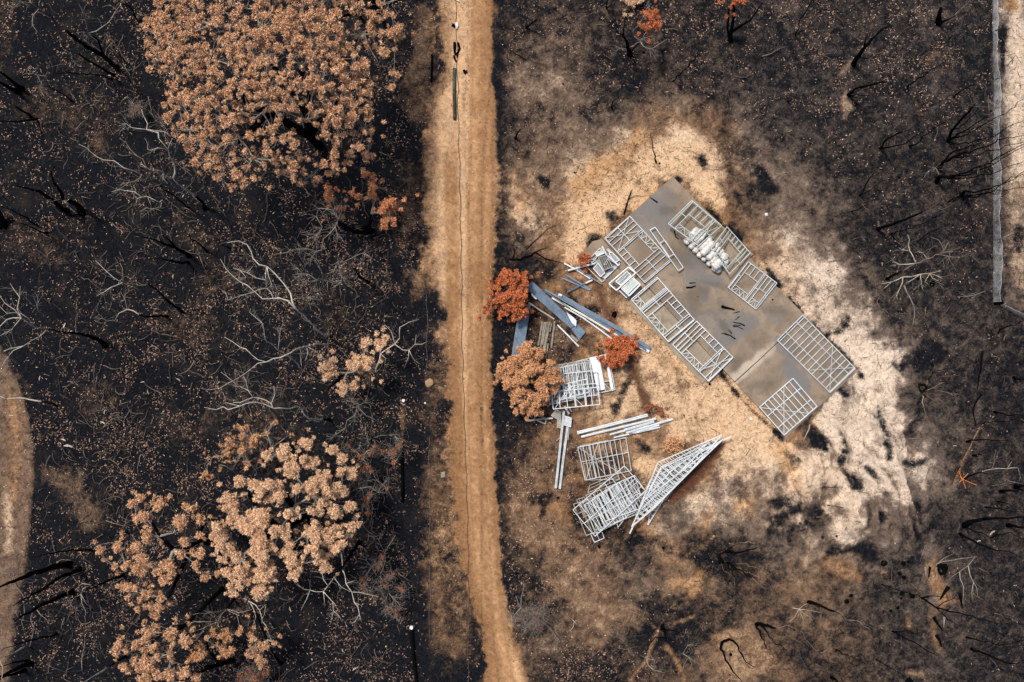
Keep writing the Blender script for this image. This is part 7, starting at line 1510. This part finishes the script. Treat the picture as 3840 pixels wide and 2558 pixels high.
dead('thin charred branch pointing at the top left slab edge', Y2, [('k', 14, '985 350 1000 290 1020 220 1045 150'), ('k', 7, '1010 150 1060 130'), ('k', 7, '1030 185 1080 185 1130 190')], 8, lie=True, name='fallen_branch', cat='branch')
dead('thin tan shrub skeleton at the right verge of the road', Y1, [('b', 6, '2140 360 2180 310 2240 270'), ('b', 5, '2150 350 2230 330 2290 250')], 14, hmax=2, name='dead_shrub', cat='shrub')
dead('pale stick lying across the road edge', Y1, [('p', 6, '1970 640 2040 600 2110 530')], 0, lie=True, name='fallen_branch', cat='branch')
for i, (lb, s) in enumerate([('short black stick on the ashen slope, uppermost of the lower slope sticks', '520 1195 560 1178 640 1182 720 1178'), ('short black stick further right on the ashen slope', '815 1215 870 1222 940 1232'), ('black stick low on the ashen slope, upper of a close pair', '585 1335 650 1338 730 1352'), ('reddish stick low on the ashen slope, lower of a close pair', '495 1432 560 1432 660 1450'), ('small rusty stick beside the close pair on the ashen slope', '615 1402 690 1428')]):
    dead(lb, X3, [('k' if i < 3 else 'b', 7, s)], 5 if i < 3 else 0, lie=True, name='charred_stick', cat='stick', group='dark sticks lying on the ashen slope')
dead('pinkish peeled log lying in the black hollow south of the slab', X3, [('p', 12, '440 655 435 690 410 740 390 790'), ('b', 6, '400 760 375 830 395 870')], 4, lie=True, name='fallen_log', cat='log', group='logs and limbs lying on the black ground')

# --- charred logs and sticks of the orange-soiled pit
g = 'charred logs in the orange-soiled pit'
for lb, s, w, k in [('leftmost upright charred log at the top of the pit', '1412 600 1415 690', 26, 'g'), ('second upright charred log at the top of the pit', '1450 600 1440 690', 24, 'k'), ('short fat charred log beside the black hole', '1500 600 1495 680', 26, 'b'), ('thick charred log slanting in the middle of the pit', '1605 768 1575 810 1535 875', 38, 'k'), ('charred log in the lower pit, upper of two crossed', '1480 1020 1510 1070 1552 1130', 34, 'k'), ('charred log in the lower pit beside the crossed one', '1570 1020 1565 1110', 26, 'g'), ('last charred log at the bottom of the pit', '1500 1170 1530 1215 1550 1272', 32, 'k'), ('dark slab of burnt trunk right of the middle pit', '1700 820 1712 880 1722 950', 30, 'k')]:
    dead(lb, V3, [(k, w, s)], 0, lie=True, name='charred_log', cat='log', group=g)
dead('pale grey branches thrown over the black hole of the pit', V3, [('g', 10, '1500 580 1560 555 1640 545 1720 528 1830 515'), ('g', 8, '1510 560 1580 520 1650 490'), ('g', 9, '1830 530 1770 590 1700 640 1590 722'), ('w', 7, '1728 640 1730 760 1728 890'), ('w', 7, '1765 655 1815 730 1850 840'), ('p', 7, '1790 742 1800 820 1810 900'), ('g', 6, '1690 640 1700 690'), ('g', 7, '1410 420 1390 480 1370 550')], 16, lie=True, name='fallen_branch', cat='branch')
# --- burnt-out stump holes: blackened root collars standing in the ash
M['hole'] = M['black']
holes = [(V3, 1062, 568, 24, 'largest round black burnt stump right of the orange ash bed'), (V3, 1225, 570, 18, 'black burnt stump right of the largest one'), (V3, 1267, 558, 10, 'tiny black stump touching the second one\'s right'), (V3, 1195, 655, 15, 'black burnt stump at the middle of the chain'), (V3, 1232, 688, 16, 'black burnt stump just right of the chain middle'), (V3, 1214, 822, 15, 'black burnt stump beside the leaning sapling foot'), (V3, 1302, 845, 18, 'black burnt stump right of the sapling foot'), (V3, 1208, 864, 9, 'tiny black stump under the sapling foot'), (V3, 1176, 940, 15, 'black burnt stump at the lower chain, right end'), (V3, 1120, 968, 13, 'black burnt stump at the lower chain, middle'), (V3, 1065, 975, 11, 'black burnt stump at the lower chain, left end'), (V3, 750, 890, 18, 'oblong black burnt stump below the orange ash bed'), (V3, 787, 840, 14, 'black burnt stump touching the ash bed edge'), (V3, 546, 352, 12, 'small black burnt stump in the pale ash, upper left of the bed'), (V3, 666, 342, 8, 'tiny black stump in the pale ash'), (V3, 1046, 150, 15, 'lone round black stump above the orange ash bed'), (V3, 310, 1128, 8, 'small black stump by the white-tipped sapling'), (V3, 1550, 620, 44, 'big black burnt-out stump hole of the log pit'), (X3, 1468, 154, 13, 'black stump hole above the spidery dry tree'), (X3, 1380, 350, 40, 'broad sooty stump under the spidery dry tree'), (V2, 432, 20, 10, 'small black stump left of the jumbled frames'), (V2, 776, 432, 12, 'small black stump below the south tip of the jumble'), (V2, 88, 650, 11, 'small black stump near the bottom verge of the road'), (V2, 1315, 442, 12, 'small black stump south of the trusses'), (V2, 1880, 1335, 12, 'small black stump between the arched limbs'), (E := ZE, 1215, 1142, 16, 'small black hole cap on the slab right of the squarish frame'), (Z2, 472, 704, 8, 'small black stump in the mottled ash left of the mound'), (Z2, 1283, 1372, 8, 'small black stump by the leaning pole foot'), (Z2, 1150, 440, 12, 'small black stump beside the burnt stump with the pale limb'), (Z3, 1190, 1492, 9, 'small black stump left of the dense brushes'), (V3, 1275, 1560, 30, 'wide black stump hole on the bottom edge, lower right'), (X2, 1705, 315, 10, 'round black stump at the porch corner'), (ZK, 905, 403, 22, 'black ash heap between the gutter bundle and the slab'), (Y3, 1465, 925, 24, 'black hollow at the foot of the lower bleached tree')]
for i, (z, x, y, r, lb) in enumerate(holes):
    rr = random.Random(i); cx_, cy_ = z((x, y)); R = r / z.f * S; mb = MB(); zb = .21 if z is ZE else gz(cx_, cy_); n = 14; c = W(cx_, cy_, zb)
    q = [R * rr.uniform(.78, 1.22) for _ in range(n)]
    for lv, (f, h) in enumerate([(1.15, -.02), (1.0, .05 + R * .25), (.72, .07 + R * .3), (.5, .01), (.2, .005)]):
        for k in range(n):
            a = 6.2832 * k / n; mb.v.append((c.x + q[k] * f * math.cos(a), c.y + q[k] * f * math.sin(a), c.z + h + rr.uniform(-.02, .03) * (lv in (1, 2))))
    for lv in range(4):
        for k in range(n): a = lv * n + k; b = lv * n + (k + 1) % n; mb.f.append((a, b, b + n, a + n)); mb.m.append(0)
    mb.f.append(tuple(4 * n + k for k in range(n))); mb.m.append(0)
    solo('burnt_stump', mb, M['hole'], lb, 'stump', 'burnt-out black stumps in the ash', smooth=False)

# --- curled pale bark pieces on the black ground
g = 'curled pale pieces of bark on the black forest floor'
for i, (lb, z, x, y, L, ang, k) in enumerate([
 ('white bark curl under the white-topped tree', Y0, 545, 1280, 50, 70, 'w'), ('white bark curl lying on the black trunk end', Y0, 598, 1330, 26, 40, 'w'), ('bright bark curl below the tall crooked white tree', Y0, 1540, 192, 26, 65, 'w'),
 ('upright orange-cream bark curl in the middle of the left forest', Y0, 1456, 866, 36, 88, 'p'), ('large orange-cream bark curl near the dirt track', X0, 336, 266, 40, 80, 'p'), ('cream bark curl right of a pinkish leaf drift', X0, 1244, 378, 34, 100, 'p'),
 ('cream bark curl lying level left of the slanted one', X0, 1198, 300, 34, 8, 'p'), ('slanted cream bark curl, upper middle of the left forest', X0, 1498, 280, 40, -35, 'p'), ('tall cream bark curl in the left forest below the peeled log', X0, 882, 548, 40, 75, 'w'),
 ('white splintered bark above the brown clearing', X0, 575, 840, 80, -8, 'w'), ('small white bark splinter left of the splintered one', X0, 532, 785, 44, -20, 'w'), ('bluish bark splinter pair near the brown clearing', X0, 862, 640, 44, -25, 'w'),
 ('cream bark stick above the brown clearing', X0, 755, 785, 34, 88, 'p'), ('white bark chip on the dirt track', X0, 98, 582, 36, 0, 'w'), ('orange bark chip in the brown clearing edge', X0, 203, 548, 30, 20, 'p'),
 ('big ragged bark piece near the bottom, left of the pole', V1, 968, 1458, 50, 30, 'w'), ('orange-cream bark strip low left of the pole', V1, 865, 1300, 34, 110, 'p'), ('tan bark strip under the dangling pale limbs', V1, 425, 955, 44, 110, 'p'),
 ('pale bark strip slanting near the bottom middle', V1, 600, 1325, 28, 10, 'p'), ('pale bark piece on the black ground at the right edge', V3, 1975, 315, 60, 40, 'p'), ('small white bark chip right edge, below the first', V3, 1860, 385, 34, 15, 'w'),
 ('orange log chip on the ash right of the slope', X3, 1657, 835, 30, 0, 'p'), ('pinkish bark chip above the upper bleached tree', Y3, 857, 705, 26, -50, 'p')]):
    rr = random.Random(i); cx_, cy_ = z((x, y)); l = L / z.f * S; w = max(.05, l * .22); a = math.radians(ang); c = W(cx_, cy_, gz(cx_, cy_) + .04); mb = MB()
    n = 7
    for j in range(n + 1):
        s = j / n - .5; ww = w * (1 - (2 * abs(s)) ** 2.5 * .8) * rr.uniform(.8, 1.15); bend = .12 * l * math.cos(s * 3)
        for q in (-1, 0, 1):
            lx, ly = s * l, q * ww * .5 + bend
            mb.v.append((c.x + lx * math.cos(a) - ly * math.sin(a), c.y + lx * math.sin(a) + ly * math.cos(a), c.z + (abs(q) * ww * .35) + .06 * abs(s)))
    for j in range(n):
        for q in (0, 1): k_ = j * 3 + q; mb.f.append((k_, k_ + 3, k_ + 4, k_ + 1)); mb.m.append(0)
    o = solo('bark_curl', mb, M['white_wood' if k == 'w' else 'pale'], lb, 'bark', g); sm = o.modifiers.new('thick', 'SOLIDIFY'); sm.thickness = .02

# ------------------------------------------------------------------ uncountable litter: leaves, charred bits
def scatter(name, n, dens, size, mat, kindlabel, seed, lift=.02, tilt=.35, cat='leaves'):
    rng = np.random.default_rng(seed); px = rng.uniform(-60, 3900, n * 4); py = rng.uniform(-60, 2620, n * 4)
    d = dens(px, py); k = rng.random(n * 4) < d; px, py = px[k][:n], py[k][:n]; m = len(px)
    X = (px - CX) * S; Y = (CY - py) * S; Z = relief(X, Y) + lift + rng.random(m) * .03
    onslab = in_poly(px, py, SLAB); Z = np.where(onslab, .225 + rng.random(m) * .01, Z)
    an = rng.uniform(0, 6.283, m); L = size[0] * (.5 + 1.0 * rng.random(m) ** 1.5); Wd = size[1] * (.6 + .8 * rng.random(m))
    ax = np.stack([np.cos(an), np.sin(an), rng.normal(size=m) * tilt], -1); sx = np.stack([-np.sin(an), np.cos(an), rng.normal(size=m) * tilt], -1)
    c = np.stack([X, Y, Z], -1); bow = (rng.normal(size=m) * .16 * L)[:, None] * sx * [1, 1, 0]
    a0 = c - ax * (L / 2)[:, None]; a1 = c + sx * (Wd / 2)[:, None] + bow; a2 = c + ax * (L / 2)[:, None]; a3 = c - sx * (Wd / 2)[:, None] + bow
    V = np.stack([a0, a1, a2, a3], 1).reshape(-1, 3); V[:, 2] = np.maximum(V[:, 2], np.repeat(Z - lift + .006, 4))
    o = np_mesh(name, V, np.arange(4 * m).reshape(m, 4), M[mat]); o['kind'] = 'stuff'; o['label'] = kindlabel; o['category'] = cat
    return o
def d_leaf(px, py):
    c = sstep(fbm(px / 55, py / 55, 201, 4, .6), .44, .64); big = sstep(fbm(px / 260, py / 260, 221, 3), .3, .6)
    left = sstep(-px, -1640, -1500)
    top = sstep(px, 1860, 1960) * sstep(-py, -760, -420) * .75
    mid = sstep(px, 1870, 1940) * sstep(-px, -2900, -2500) * sstep(py, 1650, 1900) * .55 + sstep(px, 1870, 1910) * sstep(-px, -2380, -2150) * sstep(py, 1000, 1100) * .5
    ml = sstep(px, 1880, 1950) * sstep(-px, -2400, -2250) * sstep(py, 600, 700) * sstep(-py, -1100, -900) * .35
    right = sstep(px, 3200, 3400) * (.30 * sstep(-py, -1300, -800) + .06)
    tr = sstep(-px, -140, -40) * sstep(py, 1350, 1500)
    d = np.maximum.reduce([left * (1 - .75 * tr), top * (1 - .5 * sstep(px, 3700, 3740)), mid, right, ml])
    l = ry(RL, py); r = ry(RR, py); rd = sstep(np.minimum(px - l, r - px), -10, 20)
    d = d * (1 - rd) + .05 * rd
    d = np.where((px > l - 60) & (px < l + 20), np.maximum(d, .35), d)
    brown = sstep(polyd(px, py, [(180, 1780, 60), (300, 1850, 90), (340, 1960, 60)]), -20, 60)
    d = d * (.25 + .75 * brown)
    slab = in_poly(px, py, SLAB); d = np.where(slab, .012, d)
    gr = .10 + .90 * c
    return d * gr * (.30 + .70 * big)
scatter('leaf_litter', 48000, d_leaf, (.20, .055), 'litter', 'fallen tan leaves strewn over the black ground', 3)
def d_drift(px, py):
    c = sstep(fbm(px / 34, py / 34, 301, 4, .6), .58, .74)
    left = sstep(-px, -1620, -1500); mid = sstep(px, 1880, 1950) * sstep(-px, -2450, -2200) * .6
    l = ry(RL, py); r = ry(RR, py); rib = 0 * px
    for tab, wd in (([(0, 1764), (250, 1758), (900, 1756), (1250, 1764), (1500, 1797), (1800, 1820), (2100, 1838), (2400, 1850), (2558, 1870)], 7), ([(0, 1853), (230, 1848), (330, 1836), (600, 1812), (760, 1806), (900, 1830)], 8)):
        xx = np.interp(py, *zip(*tab)); rib = np.maximum(rib, sstep(wd - np.abs(px - xx), -8, 6) * .9)
    rd = sstep(np.minimum(px - l, r - px), -10, 20)
    d = np.maximum(left * .6, mid) * (1 - rd) * c + rib * rd
    return np.where(in_poly(px, py, SLAB), 0, d)
scatter('leaf_drift', 15000, d_drift, (.17, .06), 'litter', 'small drifts of dusty pinkish fallen leaves', 4)
def d_bits(px, py):
    c = sstep(fbm(px / 40, py / 40, 401, 4, .6), .42, .7)
    s, b, o, g_, sm, ru = paint(px, py)
    ring = sstep(-polyd(px, py, [(2523, 661, 10), (2830, 955, 12), (3014, 1178, 12), (3217, 1390, 14), (2947, 1642, 14), (2757, 1432, 10), (2634, 1438, 16), (2460, 1250, 14)]), -18, 0) * .5
    d = s * (1 - sm * .93) * .9 * (.2 + .8 * c) + ring
    return np.where(in_poly(px, py, SLAB), .01, d)
scatter('charred_debris', 26000, d_bits, (.26, .035), 'debris', 'charred twigs and bark bits strewn over the sandy soil', 5, cat='debris')

def twig_litter(name, n, dens, label, seed, mat='twigs', length=(.8, 2.6), width=.035, z=(.03, .35)):
    """curved thin twigs lying tangled on the ground"""
    rng = np.random.default_rng(seed); px = rng.uniform(-60, 3900, n * 8); py = rng.uniform(-60, 2620, n * 8)
    k = rng.random(n * 8) < dens(px, py); px, py = px[k][:n], py[k][:n]; m = len(px); seg = 6
    L = rng.uniform(*length, m) * rng.random(m) ** .4; an = rng.uniform(0, 6.283, m); turn = rng.normal(size=(m, seg)) * .32
    X = (px - CX) * S; Y = (CY - py) * S; h0 = rng.uniform(*z, m); V = []; w = width * rng.uniform(.5, 1.2, m)
    for j in range(seg + 1):
        g = relief(X, Y) + .02 + h0 * math.sin(j / seg * 3.14)
        f = w * (1 - .75 * j / seg); V.append(np.stack([X - np.sin(an) * f, Y + np.cos(an) * f, g], -1)); V.append(np.stack([X + np.sin(an) * f, Y - np.cos(an) * f, g + .01], -1))
        if j < seg: X = X + np.cos(an) * L / seg; Y = Y + np.sin(an) * L / seg; an = an + turn[:, j]
    V = np.stack(V, 1).reshape(-1, 3); b = np.arange(m)[:, None] * (2 * seg + 2) + 2 * np.arange(seg)[None]; b = b.reshape(-1)
    o = np_mesh(name, V, np.stack([b, b + 2, b + 3, b + 1], -1), M[mat]); o['kind'] = 'stuff'; o['label'] = label; o['category'] = 'twigs'
    return o
def d_tw(px, py):
    c = sstep(fbm(px / 120, py / 120, 501, 4, .6), .44, .62)
    d = np.maximum(sstep(-px, -1560, -1400) * sstep(px, 120, 220), sstep(px, 1900, 2000) * .12 * sstep(-py, -600, -300) + sstep(px, 2900, 3300) * .10 + sstep(px, 1900, 2000) * sstep(py, 2000, 2200) * .12)
    return np.where(in_poly(px, py, SLAB), 0, d * (.15 + .85 * c))
twig_litter('fallen_twigs', 2600, d_tw, 'tangled thin dry twigs lying over the burnt ground', 6)
def d_tb(px, py):
    s_, b_, o_, g_, sm, ru = paint(px, py); return np.where(in_poly(px, py, SLAB), 0, s_ * (1 - sm) * .5 * sstep(px, 1880, 1950))
twig_litter('charred_twigs', 1500, d_tb, 'thin charred twigs lying on the sandy clearing', 8, 'debris', (.4, 1.4), .022, (.01, .08))
